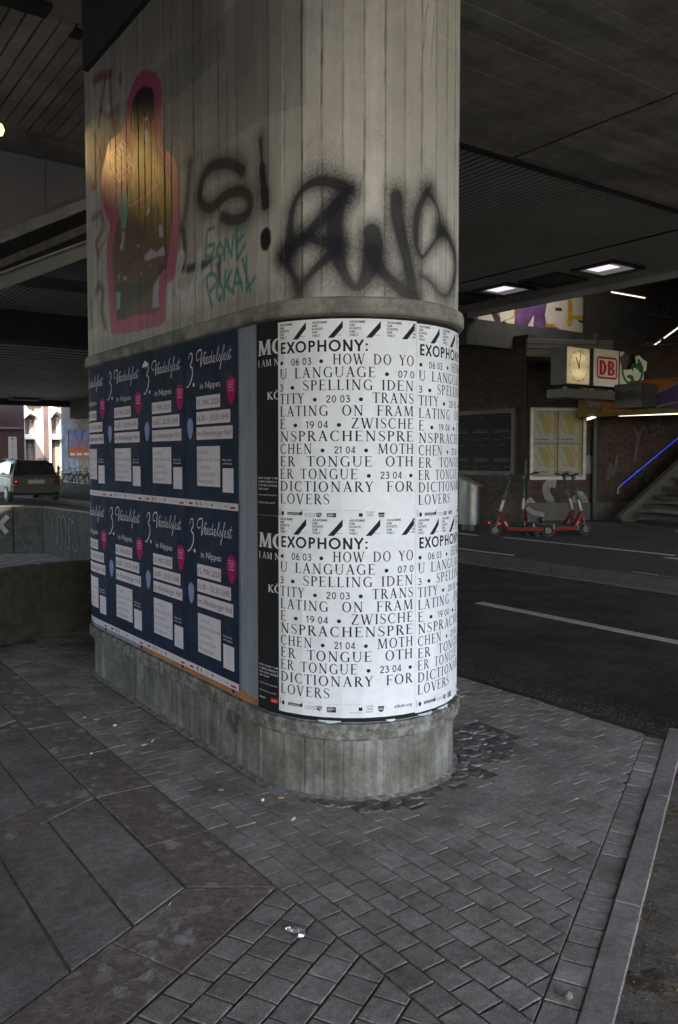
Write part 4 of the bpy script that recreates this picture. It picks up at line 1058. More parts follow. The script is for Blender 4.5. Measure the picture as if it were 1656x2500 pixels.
# ============================================================ WHITE LECTURE POSTERS
def exo(s0, z0, width, d, label, zt=1.254, dz=0, row1_overlap=False, url=False, foot=True, hgt=.84):
    t = poster_thing('lecture_poster', s0, z0, label, 'poster', 'white lecture posters pasted round the front of the pillar')
    sheet('paper', s0, s0+width, z0, z0+hgt, d, M['paper'], t, seed=s0*3+z0)
    P = Print(wrapfn(s0, zt, d), s0); k = width/.635
    top = .835
    for i in range(4 if True else 3):
        u = (.012+i*.160)*k
        for q, wd in enumerate(('AKADEMIE', 'DER', 'KÜNSTE', 'DER', 'WELT')):
            if u+.08*k < width: P.text(wd, u, .8195-q*.0140, .0100, bold=.03, width=(.066*k if q == 0 else (.048*k if q == 2 else None)))
        a = u+.068*k
        if a+.07*k < width:
            P.poly([(a, .757), (a+.026*k, .757), (a+.064*k, .800), (a+.064*k, .829)]); P.rect(a+.030*k, a+.062*k, .7675, .7688)
    
    [P.text(t__, width-.020*k, .8195-q*.014, .0100, bold=.03) for q, t__ in enumerate(('AK', 'DE', 'KÜ', 'DE', 'W'))]
    P.sans('EXOPHONY:', .012*k, .699, .0495, t=.175, gap=.035, width=.405*k)
    rows = [('•| 06 03 |•|HOW DO YO', 0), ('U LANGUAGE|•| 07 0', 0), ('3|•|SPELLING IDEN', 0), ('TITY|•| 20 03 |•|TRANS', 0), ('LATING ON FRAM', 0), ('E|•| 19 04 |•|ZWISCHE', 0), ('NSPRACHENSPRE', 0), ('CHEN|•| 21 04 |•|MOTH', 0), ('ER TONGUE OTH', 0), ('ER TONGUE|•| 23 04 |•', 0), ('DICTIONARY FOR', 0), ('LOVERS', 1)]
    sz = .0445
    for r_, (row, left) in enumerate(rows):
        v = .644-r_*.0546; parts = row.split('|'); items = []
        for p in parts:
            if p == '•': items.append(('b', '•', .030))
            elif p.strip().replace(' ', '').isdigit(): 
                q = p.strip(); w_ = sum(sans_glyph(c, .13)[1]+.06 for c in q)*sz*.66; items.append(('n', q, w_))
            else:
                for j, wd in enumerate(p.split(' ')):
                    if wd: items.append(('w', wd, sum(serif_glyph(c)[1]+.10 for c in wd)*sz*.98))
        tot = sum(i[2] for i in items); avail = (width-.018*k)/k
        gapn = len(items)-1
        if left: gp, sx = .02, k*1.10
        else:
            gp = .030 if '•' in row else .050; sw = (avail-gp*gapn)/tot; gp += max(0, sw-1.28)*tot/max(gapn, 1); sx = k*min(sw, 1.28)
        u = .010*k
        for kind, q, w_ in items:
            if kind == 'w': P.serif(q, u, v, sz, width=w_*sx, gap=.10)
            elif kind == 'n': P.sans(q, u, v+.001, sz*.70, t=.14, gap=.06, width=w_*sx)
            else: P.disc(u+.012*sx, v+.0145, .0085*sx, .0085)
            u += w_*sx+gp*k
    P.fn = wrapfn(s0, zt-.024, d)
    random.seed(int(s0*100+z0*77))
    for q in range(60):
        u, v, r_ = random.random()*width*.98, random.random()*hgt*.98-(zt-z0)+.02, random.choice((.0005,.0006,.0009,.0014)); P.poly([(u, v), (u+r_*2, v+r_*random.random()), (u+r_, v+r_*2)])
    if foot:
        P.rect(.05*k, .115*k, .018, .030); P.poly([(.115*k, .018), (.125*k, .018), (.125*k, .040), (.119*k, .032), (.115*k, .036)])
        P.disc(.025*k, .024, .008, .010); P.rect(.008*k, .010*k, .012, .045)
        for u in (.105, .225, .31): P.rect(u*k, (u+.07)*k, .0415, .0421)
        for q in range(3): P.rect(.105*k+.03, .105*k+.09, .026-q*.006, .0272-q*.006)
        P.poly([(.190*k, .030), (.213*k, .030), (.213*k, .018), (.2015*k, .008), (.190*k, .018)])
        P.rect(.236*k, .275*k, .006, .030)
        P.poly([(.372*k, .015), (.388*k, .015), (.388*k, .028), (.384*k, .032), (.380*k, .028), (.376*k, .032), (.372*k, .028)]); P.rect(.33*k, .39*k, .006, .0072)
        P.text('SCHAU', .402*k, .030, .0085, width=.034*k); P.text('SPIEL', .406*k, .018, .0085, width=.030*k); P.text('KÖLN', .405*k, .006, .0085, width=.028*k)
        P.poly([(.455*k, .032), (.483*k, .032), (.480*k, .012), (.469*k, .005), (.458*k, .012)])
        if url: P.text('adkdw.org', .53*k, .018, .0145, bold=.02, width=.088*k)
    o = P.done('print', M['ink'], t)
    W2 = Print(wrapfn(s0, zt-.024, d+.0004), s0)
    if foot:
        W2.text('Stadt Köln', .054*k, .0205, .007, bold=.01, width=.056*k); W2.rect(.459*k, .479*k, .016, .018); W2.rect(.459*k, .479*k, .022, .024)
        for q, (ww) in enumerate((.024, .030, .018)): W2.rect(.239*k, .239*k+ww, .024-q*.006, .0262-q*.006)
        W2.poly([(.1925*k, .027), (.2*k, .027), (.196*k, .018)]); W2.poly([(.204*k, .027), (.2105*k, .020), (.203*k, .014)])
        W2.done('logo_detail', M['paper'], t)
    return t
D1 = .0045
exo(.146, 1.236, .645, D1, 'upper white EXOPHONY lecture poster, whole sheet in the middle of the rounded front', hgt=.856)
exo(.146, .364, .645, D1+.0016, 'lower white EXOPHONY lecture poster, whole sheet ending in the web address adkdw.org', zt=.4045, url=True, hgt=.878)
exo(.790, 1.232, .640, D1+.003, 'upper white EXOPHONY lecture poster turning out of sight round the right edge of the pillar', zt=1.248, hgt=.852)
exo(.790, .360, .640, D1+.0045, 'lower white EXOPHONY lecture poster turning out of sight round the right edge of the pillar', zt=.398, hgt=.878)
# black concert posters beneath: left strip and black rims
def black_poster(z0, z1, d, label, low):
    t = poster_thing('concert_poster', .0, z0, label, 'poster', 'black concert posters half covered by the white ones')
    sheet('paper', -.010, 1.50, z0, z1, d, M['blackpaper'], t, seed=z0)
    P = Print(wrapfn(-.010, z0, d+.0003), -.010); h = z1-z0; top = h
    [P.serif('MO', .010+q*.0018, top-.145, .066, gap=.0, width=.185) for q in range(5)]
    P.serif('I AM N', .014, top-.196, .030, gap=.02, width=.150)
    [P.serif('KÖ', .082+q*.001, top-.345, .034, gap=.0, width=.088) for q in range(3)]
    for q, wd in enumerate(('NEW ALBUM “I AM', 'COMING MARCH 2', 'THE NEW SINGLE', 'THEY KNOW”')): P.text(wd, .012, top-.70-q*.0165+(.008 if low else 0), .0095, bold=.01, width=.135 if q < 3 else .08)
    P.text('TOUR DATES ONLINE', .012, top-.775, .0065, width=.13); P.text('OFFICIAL SITE', .012, top-.810, .0065, width=.12)
    if low: P.text('etienne', .014, .052, .010, bold=.02, width=.045)
    P.done('print', M['poster_white'], t)
    if low:
        R_ = Print(wrapfn(-.010, z0, d+.0003)); R_.rect(.100, .145, .045, .066); R_.done('red_logo', M['redlogo'], t)
        R_ = Print(wrapfn(-.010, z0, d+.0009)); R_.text('emo', .107, .051, .010, bold=.01, width=.03); R_.done('logo_print', M['poster_white'], t)
black_poster(1.24, 2.103, .0022, 'upper black concert poster, only its left edge with MO and KÖ showing', False)
black_poster(.344, 1.238, .0022, 'lower black concert poster, only its left edge with MO, KÖ and a red logo showing', True)
# torn white paper remains along the lower rim
tr = poster_thing('torn_paper', .5, .34, 'torn white paper scraps curling over the lower ledge under the white posters', 'paper scrap', None)
mb = MB(); random.seed(11)
s = .05
while s < 1.35:
    ln = random.uniform(.03, .12); zt = .348; 
    if random.random() < .5:
        n_ = 5
        for i in range(n_):
            sa, sb = s+ln*i/n_, s+ln*(i+1)/n_; f0 = sin(pi*i/n_); f1 = sin(pi*(i+1)/n_); e_ = .012*random.uniform(.1, 1.2)
            A = (*circ(sa, .004), zt+.002); B = (*circ(sb, .004), zt+.002); C_ = (*circ(sb, .010+e_*f1), zt-.006*f1); D_ = (*circ(sa, .010+e_*f0), zt-.006*f0); mb.poly([A, D_, C_, B])
    s += ln+random.uniform(0, .05)
mb.build('scrap', M['paper'], tr)
mb = MB()
for i in range(34):
    s = random.choice((random.uniform(.95, 1.25), random.uniform(-.1, .95))); z = random.uniform(.276, .335); r_ = random.uniform(.003, .008)
    pts = []
    for k in range(5):
        a = 2*pi*k/5+random.uniform(-.4, .4); pts.append((*circ(s+cos(a)*r_, .0275+.002*random.random()+(.006*random.random() if s > 1 else 0)), z+sin(a)*r_*1.1))
    mb.poly(pts)
mb.build('flake', M['frame'], tr)
ob_ = Print(wrapfn(0, 0, .0005)); 
for i in range(40):
    s = -1.45+i*.0365
    if s > -.02: break
    lo = .343; hi = .352+.012*(1+mn.noise(Vector((s*8, 0, 0))))+.016*min(1, max(0, (s+1.5)/1.3))
    ob_.poly([(s, lo), (s+.0365, lo), (s+.0365, hi+.001*random.random()), (s, hi)])
ob_.done('orange_band', M['orange'], pillar)

# ============================================================ BLUE FESTIVAL POSTERS
SCR = {}
def script_paths():
    """handwriting strokes in poster units (x 0..1 wide, y 0..1 tall measured from the top)"""
    L = []
    # figure 3 and its dot
    L.append([(.075,.175,.006),(.105,.125,.010),(.150,.125,.016),(.150,.185,.020),(.110,.235,.014),(.150,.262,.018),(.155,.33,.022),(.110,.40,.016),(.055,.438,.012),(.030,.430,.008)])
    # V with its loop
    L.append([(.300,.235,.008),(.255,.255,.009),(.235,.20,.011),(.270,.135,.012),(.330,.125,.014),(.345,.17,.016),(.330,.25,.018),(.325,.345,.016)])
    L.append([(.325,.345,.012),(.360,.26,.010),(.395,.19,.010),(.420,.165,.008),(.430,.195,.006)])
    x = .385
    for k in range(2):
        L.append([(x,.300,.008),(x+.030,.262,.009),(x+.026,.235,.010),(x+.004,.255,.013),(x+.002,.305,.014),(x+.028,.318,.009),(x+.052,.285,.007)]); x += .052
    # d
    L.append([(x+.040,.252,.010),(x+.012,.240,.012),(x-.004,.285,.014),(x+.012,.315,.012),(x+.036,.285,.009),(x+.062,.165,.011)])
    L.append([(x+.062,.165,.012),(x+.044,.270,.013),(x+.052,.312,.011),(x+.075,.290,.007)]); x += .078
    L.append([(x-.004,.298,.008),(x+.030,.262,.009),(x+.026,.235,.010),(x+.004,.255,.013),(x+.002,.305,.014),(x+.028,.318,.009),(x+.055,.270,.007)]); x += .052
    # l
    L.append([(x,.280,.008),(x+.040,.20,.009),(x+.055,.145,.008),(x+.040,.150,.010),(x+.014,.26,.013),(x+.016,.315,.012),(x+.042,.290,.007)]); x += .046
    # s
    L.append([(x-.006,.300,.008),(x+.026,.225,.010),(x+.020,.250,.012),(x+.036,.290,.013),(x+.022,.318,.011),(x+.002,.306,.008)]); L.append([(x+.030,.305,.007),(x+.050,.285,.007)]); x += .048
    # f
    L.append([(x,.280,.008),(x+.050,.18,.009),(x+.062,.135,.009),(x+.045,.150,.010),(x+.010,.30,.013),(x-.012,.395,.013),(x-.026,.420,.010),(x-.018,.370,.008),(x+.030,.295,.008)]); x += .050
    L.append([(x-.010,.298,.008),(x+.026,.262,.009),(x+.022,.235,.010),(x+.002,.255,.013),(x+.000,.305,.014),(x+.024,.318,.009),(x+.048,.285,.007)]); x += .046
    L.append([(x-.006,.300,.008),(x+.026,.225,.010),(x+.020,.250,.012),(x+.036,.290,.013),(x+.022,.318,.011),(x+.002,.306,.008)]); L.append([(x+.026,.305,.007),(x+.048,.280,.007)]); x += .048
    L.append([(x+.024,.170,.010),(x+.004,.285,.013),(x+.012,.318,.011),(x+.040,.280,.007)]); L.append([(x-.016,.222,.008),(x+.046,.212,.008)])
    return L
SCRIPT = script_paths()
def fest(s1, z0, width, hgt, d, label, seed):
    """s1 right edge; u measured from the left edge"""
    s0 = s1-width
    t = poster_thing('festival_poster', (s0+s1)/2, z0, label, 'poster', 'navy neighbourhood festival posters on the flat side of the pillar')
    pap = sheet('paper', s0, s1, z0, z0+hgt, d, M['bluepaper'], t, seed=seed)
    fn = lambda e: (lambda u, v, off=0: wrapfn(s0, z0, d+e)(u*width, hgt*(1-v), off))
    B = Print(fn(.0002), s0, width); random.seed(5)
    for (u, v) in [(.06,.50),(.70,.06),(.93,.17),(.20,.36),(.05,.74),(.93,.52),(.95,.86),(.45,.66),(.28,.93),(.62,.90),(.84,.70),(.30,.60),(.9,.97),(.12,.22)]:
        B.disc(u, v, .045, -.036, tail=.55)
    B.done('balloon_pattern', M['blueballoon'], t)
    P = Print(fn(.0007), s0, width)
    for st in SCRIPT:
        sy_, y0_ = (.62, .08) if st is SCRIPT[0] else (.45, .068)
        p = smooth_pts([(x, y0_+(y-.125)*sy_, w_*(.72 if st in SCRIPT[:4] else .55)) for x, y, w_ in st], 5)
        for i in range(len(p)-1): P.poly(_q(p, p[i], p[i+1]))
    P.disc(.178, .266, .018, .012)
    W_ = lambda txt, u, v, sz, wd: None
    fnT = wrapfn(s0, z0, d+.0007)
    Q = Print(lambda u, v, off=0: fnT(u*width, hgt*(1-v), off))
    def tx(Pr, txt, u, v, cap, wd, bold=0):        # cap height in poster heights, v = baseline
        vs_, fs_, (x0, x1) = text2d(txt, bold); b = len(Pr.mb.v); k = wd/(x1-x0)
        Pr.k += 1; o = (Pr.k % 40)*4e-6
        if Pr.s0 is not None:
            for f in fs_: Pr.poly([(u+(vs_[i][0]-x0)*k, v-vs_[i][1]*cap) for i in f])
            return
        Pr.mb.v += [Pr.fn(u+(x-x0)*k, v-y*cap, o) for x, y in vs_]; Pr.mb.f += [tuple(b+i for i in f) for f in fs_]
    tx(P, 'in Nippes', .305, .298, .040, .39)
    for (u0, u1, v0, v1) in ((.23,.69,.340,.415),(.23,.87,.432,.506),(.23,.91,.523,.597),(.235,.68,.636,.872),(.725,.92,.763,.900)): P.rect(u0, u1, v0, v1)
    P.rect(.0, 1.0, .958, 1.0)
    tx(P, 'Nähere Infos', .725, .722, .013, .16); tx(P, 'auf Facebook:', .725, .742, .013, .17)
  
    P.done('print', M['poster_white'], t)
    Rr = Print(fn(.0014), s0, width)
    tx(Rr, '15. MAI 2020', .25, .395, .036, .42); tx(Rr, '16.00 – 20.30 UHR', .25, .487, .036, .60); tx(Rr, 'im Altenberger Hof', .25, .576, .036, .645)
    Rr.done('date_print', M['redprint'], t)
    Gp = Print(fn(.0014), s0, width)
    for q, (txt, wd) in enumerate((('Live Musik', .20), ('Buffet aus aller Welt', .40), ('Tauschbörse', .25), ('Spiele für Kinder', .33), ('Mitsingkonzert', .29))): tx(Gp, txt, .26, .682+q*.043, .024, wd*1.02)
    Gp.done('programme_print', M['greyprint'], t)
    Pk = Print(fn(.0009), s0, width); Pk.disc(.885, .305, .085, -.055, tail=.9); Pk.done('pink_balloon', M['pink'], t)
    Pw = Print(fn(.0016), s0, width)
    for q, (txt, wd) in enumerate((('Wir machen', .11), ('NACHBAR-', .10), ('SCHAFT', .08), ('lebendig!', .09))): tx(Pw, txt, .885-wd/2, .285+q*.016, .010, wd, .01)
    Pw.done('balloon_print', M['poster_white'], t)
    Ll = Print(fn(.0009), s0, width); Ll.disc(.10, .512, .062, -.048, tail=.7); Ll.done('lilac_balloon', M['lilac'], t)
    Lg = Print(fn(.0014), s0, width); Lg.rect(.06, .14, .975, .988); Lg.rect(.86, .95, .978, .990); Lg.done('logo', M['redlogo'], t)
    Lg = Print(fn(.0014), s0, width); Lg.disc(.30, .978, .022, .013); Lg.done('yellow_logo', M['yellowlogo'], t)
    Lg = Print(fn(.0014), s0, width); Lg.disc(.52, .978, .026, .010); Lg.rect(.20, .245, .966, .991); Lg.rect(.37, .45, .974, .976); Lg.rect(.37, .44, .981, .983); Lg.rect(.62, .67, .97, .972); Lg.rect(.66, .70, .98, .983); Lg.rect(.75, .82, .976, .980); Lg.done('small_logo', M['greyprint'], t)
    return t
cols = [(-.186, .577), (-.763, .578), (-1.341, .61), (-1.951, .60)]
names = ['nearest the grey strip', 'second from the grey strip', 'third from the grey strip', 'bending round the far left edge of the pillar']
for i, (s1, wd) in enumerate(cols):
    fest(s1, 1.243, wd, .864, .0035+.0008*i, 'navy festival poster in the upper row, '+names[i], i*2.3)
    fest(s1, .372, wd, .872, .0062+.0008*i, 'navy festival poster in the lower row, '+names[i], i*2.3+1)
# torn corner of the third poster in the upper row
cap = Print(wrapfn(-1.341+.0, 1.243, .0075)); a0, b0 = hit(200+560/3.733, 780+440/3.733); a1, b1 = hit(200+612/3.733, 780+430/3.733); a2, b2 = hit(200+588/3.733, 780+373/3.733)
cp = MB(); pp = [(a0, b0), (a1, b1), (a1-.005, b1+.028), (a2+.01, b2-.008), (a2, b2), (a0+.02, b0+.02)]
cp.poly([(*facet(s, .0085), z) for s, z in pp]); sc = poster_thing('paper_scrap', a2, b1, 'small torn white paper patch stuck over a figure 3 on a navy poster', 'paper scrap', None); cp.build('patch', M['poster_white'], sc)

# teal scrawl and dark drips on the plinth
pt = Print(lambda u, v, off=0: (*circ(u, .0005+off), v), None)
cP = lambda p: [hit(x/2.24, 1200+y/2.24) for x, y in p]
def plstroke(P, pts, w):
    q = smooth_pts([(a, b, w) for a, b in cP(pts)], 4)
    for i in range(len(q)-1): P.poly(_q(q, q[i], q[i+1]))
for p in ([(640,850),(615,880),(630,930),(655,950),(668,900),(645,905)], [(690,1000),(698,925),(722,975),(742,925),(748,1010)], [(820,1005),(785,1030),(778,1080),(800,1125),(830,1140)]): plstroke(pt, p, .016)
pt.done('teal_scrawl', mat('faded teal spray', (.10,.155,.145), .85, .3, 40), pillar, kind='stuff')
pt = Print(lambda u, v, off=0: (*circ(u, -.0015+off), v), None); random.seed(8)
for i in range(26):
    x = random.choice((random.uniform(1140,1310), random.uniform(870,930), random.uniform(1240,1300))); y = random.uniform(1190,1300); plstroke(pt, [(x, y), (x+2, y+random.uniform(20,70))], random.uniform(.004,.014))
pt.done('dark_drip', mat('dark green drip stain', (.05,.055,.048), .85, .3, 40), pillar, kind='stuff')
# ============================================================ FAR SIDE, RIGHT
cA = onZ(1286, 1271, .12); WX, WY = cA.x, cA.y
dB = Vector((.885, -.466, 0)).normalized(); nB = Vector((-dB.y*-1, 0, 0)); nB = Vector((-.466, -.885, 0)).normalized()
def brickwall(th, org, d, n, length, z0, z1, nparts, view):
    """stretcher bond: each brick proud of the mortar bed"""
    bl, bh, j = .24, .071, .012; org = Vector(org); d = Vector(d); n = Vector(n); rows_ = int((z1-z0)/(bh+j)); best = []
    for r_ in range(rows_):
        z = z0+r_*(bh+j); u = -(bl/2 if r_ % 2 else 0)
        while u < length:
            ua, ub = max(u, 0), min(u+bl, length)
            if ub-ua > .04:
                c = org+d*((ua+ub)/2); c.z = z+bh/2; v = c-EYEP; dep = v.dot(_f); X = 828+F*v.dot(_r)/dep; Y = 1218-F*v.dot(_u)/dep
                best.append((0 if view(X, Y) else 1, random.random(), c, (ub-ua)/2))
            u += bl+j
    best.sort(key=lambda t: (t[0], t[1])); restm = MB()
    shared = {}
    for i, (vv, _, c, hl) in enumerate(best):
        o_ = random.uniform(-.002, .003)
        if vv == 0 and i < nparts:
            key = round(hl, 3)
            if key not in shared:
                mbb = MB().obox((0,0,0), d, hl, n, .012, (0,0,1), bh/2); me_ = bpy.data.meshes.new('brick'); me_.from_pydata(mbb.v, [], mbb.f); me_.materials.append(M['brick']); shared[key] = me_
            o = bpy.data.objects.new('brick', shared[key]); COL.objects.link(o); o.parent = th; o.location = c+n*o_-W[th.name]
        else: restm.obox(c+n*o_, d, hl, n, .012, (0,0,1), bh/2)
    restm.build('brickwork', M['brick'], th, kind='stuff')
    b = org+d*length
    MB().slab([(org.x, org.y, z0-.4), (b.x, b.y, z0-.4), (b.x, b.y, z1), (org.x, org.y, z1)], -n*.3).build('mortar_bed', M['mortar'], th)
wB = thing('station_wall', (WX, WY, .12), 'dark red brick station wall with the yellow posters and grey letters S and O', 'wall')
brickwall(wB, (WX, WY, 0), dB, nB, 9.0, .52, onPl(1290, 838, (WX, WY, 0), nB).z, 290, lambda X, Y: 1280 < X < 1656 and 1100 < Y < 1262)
plB = MB()
p0 = Vector((WX, WY, 0))
plB.obox(p0+dB*4.5+nB*.0+Vector((0,0,.3)), dB, 4.5, nB, .05, (0,0,1), .21).build('foot', M['wallplinth'], wB)
wA = thing('side_wall', (WX, WY+5, .12), 'dark brick wall beside the road carrying the framed board of dark posters', 'wall')
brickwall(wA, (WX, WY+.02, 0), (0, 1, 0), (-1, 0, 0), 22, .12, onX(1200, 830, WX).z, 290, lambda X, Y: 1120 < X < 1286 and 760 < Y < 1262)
for xx in (1446,): 
    q = onPl(xx, 1200, p0, nB); MB().tube([(q.x-.06, q.y-.1, .12), (q.x-.06, q.y-.1, 4.2)], .05).build('drainpipe', M['darkmetal'], wB)
# fill above: dark infill beam and the mural wall behind it
inf = thing('infill_beam', (15, WY+.6, 3.2), 'dark beam under the colourful mural beyond the road', 'beam')
ym = WY+.7
a_, b_ = onY(1120, 779, ym), onY(1462, 821, ym)
MB().slab([(a_.x, ym, a_.z), (b_.x, ym, a_.z), (b_.x, ym, a_.z-.55), (a_.x, ym, a_.z-.55)], (0, -.25, 0)).build('beam', M['darkbeam'], inf)
c_ = onPl(1287, 828, p0+nB*.05, nB); d_ = onPl(1460, 852, p0+nB*.05, nB)
sh = MB()
for k in range(7):
    z = c_.z-.02-.055*k; sh.obox(p0+dB*((c_-p0).dot(dB)+.95)+nB*(.09+.01*(k % 2))+Vector((0,0,z)), dB, .98, nB, .05, (0,0,1), .022)
shb = thing('shutter_box', (c_.x, c_.y, c_.z), 'narrow ribbed roller shutter box above the yellow posters', 'shutter'); sh.build('ribbed_cover', M['greymetal'], shb, kind='stuff')
mu = thing('mural', (14, ym, 4), 'bright graffiti mural in white, purple and yellow seen through the gap above the brick wall', 'mural')
ymm = ym+.05
cR = lambda x, y: onY(1100+x/2.82, 620+y/2.82, ymm)
def mpoly(name, pts, m, k, sm=0):
    p = smooth_pts(pts, 4, True) if sm else pts
    q = [cR(x, y) for x, y in p]; mb = MB(); mb.poly([(v.x, ymm-.002*k, v.z) for v in q]); mb.build(name, m, mu)
M['mwhite'] = mat('mural white paint', (.50,.46,.40), .8, .15, 6); M['mpurple'] = mat('mural purple paint', (.07,.025,.11), .8, .2, 4, tint=(.12,.05,.16)); M['mdark'] = mat('mural dark purple', (.025,.012,.03), .8, .2, 4); M['myellow'] = mat('mural yellow paint', (.42,.28,.01), .8, .2, 5, tint=(.38,.14,.02))
q0 = cR(-500, 60); q1 = cR(1040, 60)
MB().box(q0.x, q1.x, ymm, ymm+.3, a_.z-.3, 6.8).build('wall_face', M['mwhite'], mu)
mpoly('purple_letter', [(450,300),(440,490),(520,520),(530,500),(575,420),(570,515),(650,525),(660,480),(650,420),(668,320),(560,340),(540,345),(530,200),(460,200)], M['mpurple'], 1)
mpoly('purple_letter', [(60,200),(195,200),(190,470),(60,460)], M['mpurple'], 1)
mpoly('dark_curve', [(260,380),(290,430),(330,490),(470,540),(460,500),(380,470),(330,420),(322,370),(260,330)], M['mdark'], 2, 1)
mpoly('yellow_patch', [(330,330),(440,300),(450,350),(440,440),(400,450),(360,475),(400,480),(500,500),(650,530),(640,550),(320,500)], M['myellow'], 1)
mpoly('white_patch', [(335,370),(440,350),(430,430),(345,470)], M['mwhite'], 3)
mpoly('yellow_arch', [(840,280),(880,265),(960,260),(985,300),(1000,400),(1015,480),(990,500),(975,440),(940,350),(900,300)], M['myellow'], 2, 1)
mpoly('yellow_corner', [(880,200),(1020,200),(1020,560),(985,560),(990,440),(940,330),(880,280)], M['myellow'], 1)
mpoly('white_stroke', [(957,310),(975,330),(1000,410),(985,420),(965,370)], M['mwhite'], 3, 1)
mpoly('yellow_letter', [(808,290),(840,290),(838,420),(900,425),(985,445),(985,470),(900,450),(840,445),(830,500),(805,500),(803,470),(808,400)], M['myellow'], 3)
mpoly('dark_figure', [(870,450),(905,460),(930,435),(945,460),(970,500),(930,520),(915,480),(880,465)], M['mdark'], 4)
mpoly('dark_patch', [(720,370),(762,370),(770,395),(722,390)], M['mdark'], 4)
mpoly('dark_corner', [(955,255),(1030,250),(1030,300),(985,300)], M['mdark'], 4)
mpoly('purple_foot', [(650,500),(720,500),(760,520),(1020,560),(1020,620),(650,560)], M['mpurple'], 2)
mpoly('yellow_foot', [(655,480),(720,485),(730,505),(660,505)], M['myellow'], 4)
dp = onY(1463, 760, ymm-.25); dpp = thing('downpipe', (dp.x, dp.y, 3), 'thin pale downpipe at the right end of the mural', 'pipe')
MB().tube([(dp.x, dp.y, 2.7), (dp.x, dp.y, 4.75)], .028).build('pipe', M['frame'], dpp)
for z in (3.1, 3.7, 4.3): MB().tube([(dp.x, dp.y, z), (dp.x, dp.y, z+.05)], .042).build('clamp', M['frame'], dpp)
ml = thing('tube_light', (13.9, WY-.9, 5.6), 'unseen tube lamp added above the ceiling edge to light the mural', 'lamp', 'fluorescent tubes in the station entrance')
MB().tube([(13.3, WY-.9, 5.6), (14.9, WY-.9, 5.6)], .02, 6).build('tube', M['tube'], ml)
lq = bpy.data.lights.new('mural_fill', 'AREA'); lqo = bpy.data.objects.new('mural_fill_light', lq); COL.objects.link(lqo); lqo.parent = ml  # added lamp, out of view, that brightens the mural
lq.shape = 'RECTANGLE'; lq.size = 1.6; lq.size_y = .08; lq.energy = 6; lq.color = (1,.93,.8); lqo.location = (.2,.03,-.03); lqo.rotation_euler = (radians(60), 0, 0)
# upper hall wall behind the sign (dark, with tags) and its railing
uh = thing('hall_wall', (20, 9, 3), 'dark brick upper hall wall with faint painted tags behind the station sign', 'wall')
pU = p0+dB*.3-nB*1.2
MB().slab([tuple(p0+dB*2.0-nB*1.5+Vector((0,0,2))), tuple(p0+dB*14-nB*1.5+Vector((0,0,2))), tuple(p0+dB*14-nB*1.5+Vector((0,0,7.2))), tuple(p0+dB*2.0-nB*1.5+Vector((0,0,7.2)))], -nB*.2).build('wall_face', M['mortar'], uh)
def tagstroke(P0, n, pts, w, m, name, th, off=.03, k=1):
    P0 = Vector(P0); mb = MB(); q = [onPl(x, y, P0+n*off, n) for x, y in smooth_pts(pts, 5)]
    t_ = Vector((0,0,1)).cross(n)
    for a, b in zip(q[:-1], q[1:]):
        e = (b-a); L_ = e.length
        if L_ < 1e-4: continue
        pr = e.cross(n).normalized()*w/2; e = e/L_*w*.25; mb.slab([a-e+pr, a-e-pr, b+e-pr, b+e+pr], n*-.003)
    mb.build(name, m, th)
M['tag'] = mat('faded grey spray', (.13,.125,.14), .8, .3, 30)
M['letterpaint'] = mat('pale grey wall paint', (.22,.22,.23), .8, .2, 20)
M['tagfaint'] = mat('faint spray', (.055,.05,.055), .8, .3, 20)
cH = lambda p: [(1400+x/6.125, 680+y/6.125) for x, y in p]
pH = p0+dB*2.0-nB*1.5
for s_ in ([(1455,190),(1460,300),(1495,380),(1530,330),(1545,220)], [(1345,430),(1370,380),(1430,390),(1420,470),(1370,520),(1340,480),(1345,430)], [(1160,530),(1300,560),(1420,570),(1480,590)], [(1500,460),(1560,440)]):
    tagstroke(pH, nB, cH(s_), .05, M['tagfaint'], 'tag', uh)
# letters painted on the brick wall
cB = lambda p: [(1100+x/2.82, 960+y/2.82) for x, y in p]
tagstroke(p0, nB, cB([(715,625),(680,622),(660,650),(668,700),(690,740),(685,790),(650,815),(600,822),(560,800),(545,760),(560,742)]), .17, M['letterpaint'], 'painted_letter', wB, .02)
tagstroke(p0, nB, cB([(535,795),(570,820),(640,835)]), .10, M['letterpaint'], 'painted_letter', wB, .056)
tagstroke(p0, nB, cB([(893,695),(862,730),(875,775),(910,775),(925,735),(893,695)]), .15, M['letterpaint'], 'painted_letter', wB, .02)
for s_, w_ in (([(1265,235),(1290,300)], .07), ([(1330,230),(1295,300),(1270,460)], .07), ([(1085,590),(1105,490)], .09), ([(1105,490),(1120,570)], .06), ([(1120,570),(1150,435)], .06), ([(1375,230),(1400,210),(1395,250),(1420,220),(1440,180),(1430,240),(1470,230),(1455,270),(1430,250)], .03), ([(1385,295),(1440,260)], .03), ([(1270,580),(1290,520),(1310,570),(1340,520),(1360,540),(1345,620),(1390,530)], .03), ([(1275,600),(1278,680)], .03), ([(520,460),(518,560)], .05), ([(935,350),(955,370),(940,400),(960,430),(945,460),(968,480)], .03)):
    tagstroke(p0, nB, cB(s_), w_, M['tagfaint'], 'tag', wB, .02)
q = onPl(1100+965/2.82, 960+490/2.82, p0+nB*.02, nB); MB().obox(q, dB, .12, nB, .004, (0,0,1), .2).build('sticker', M['tag'], wB)
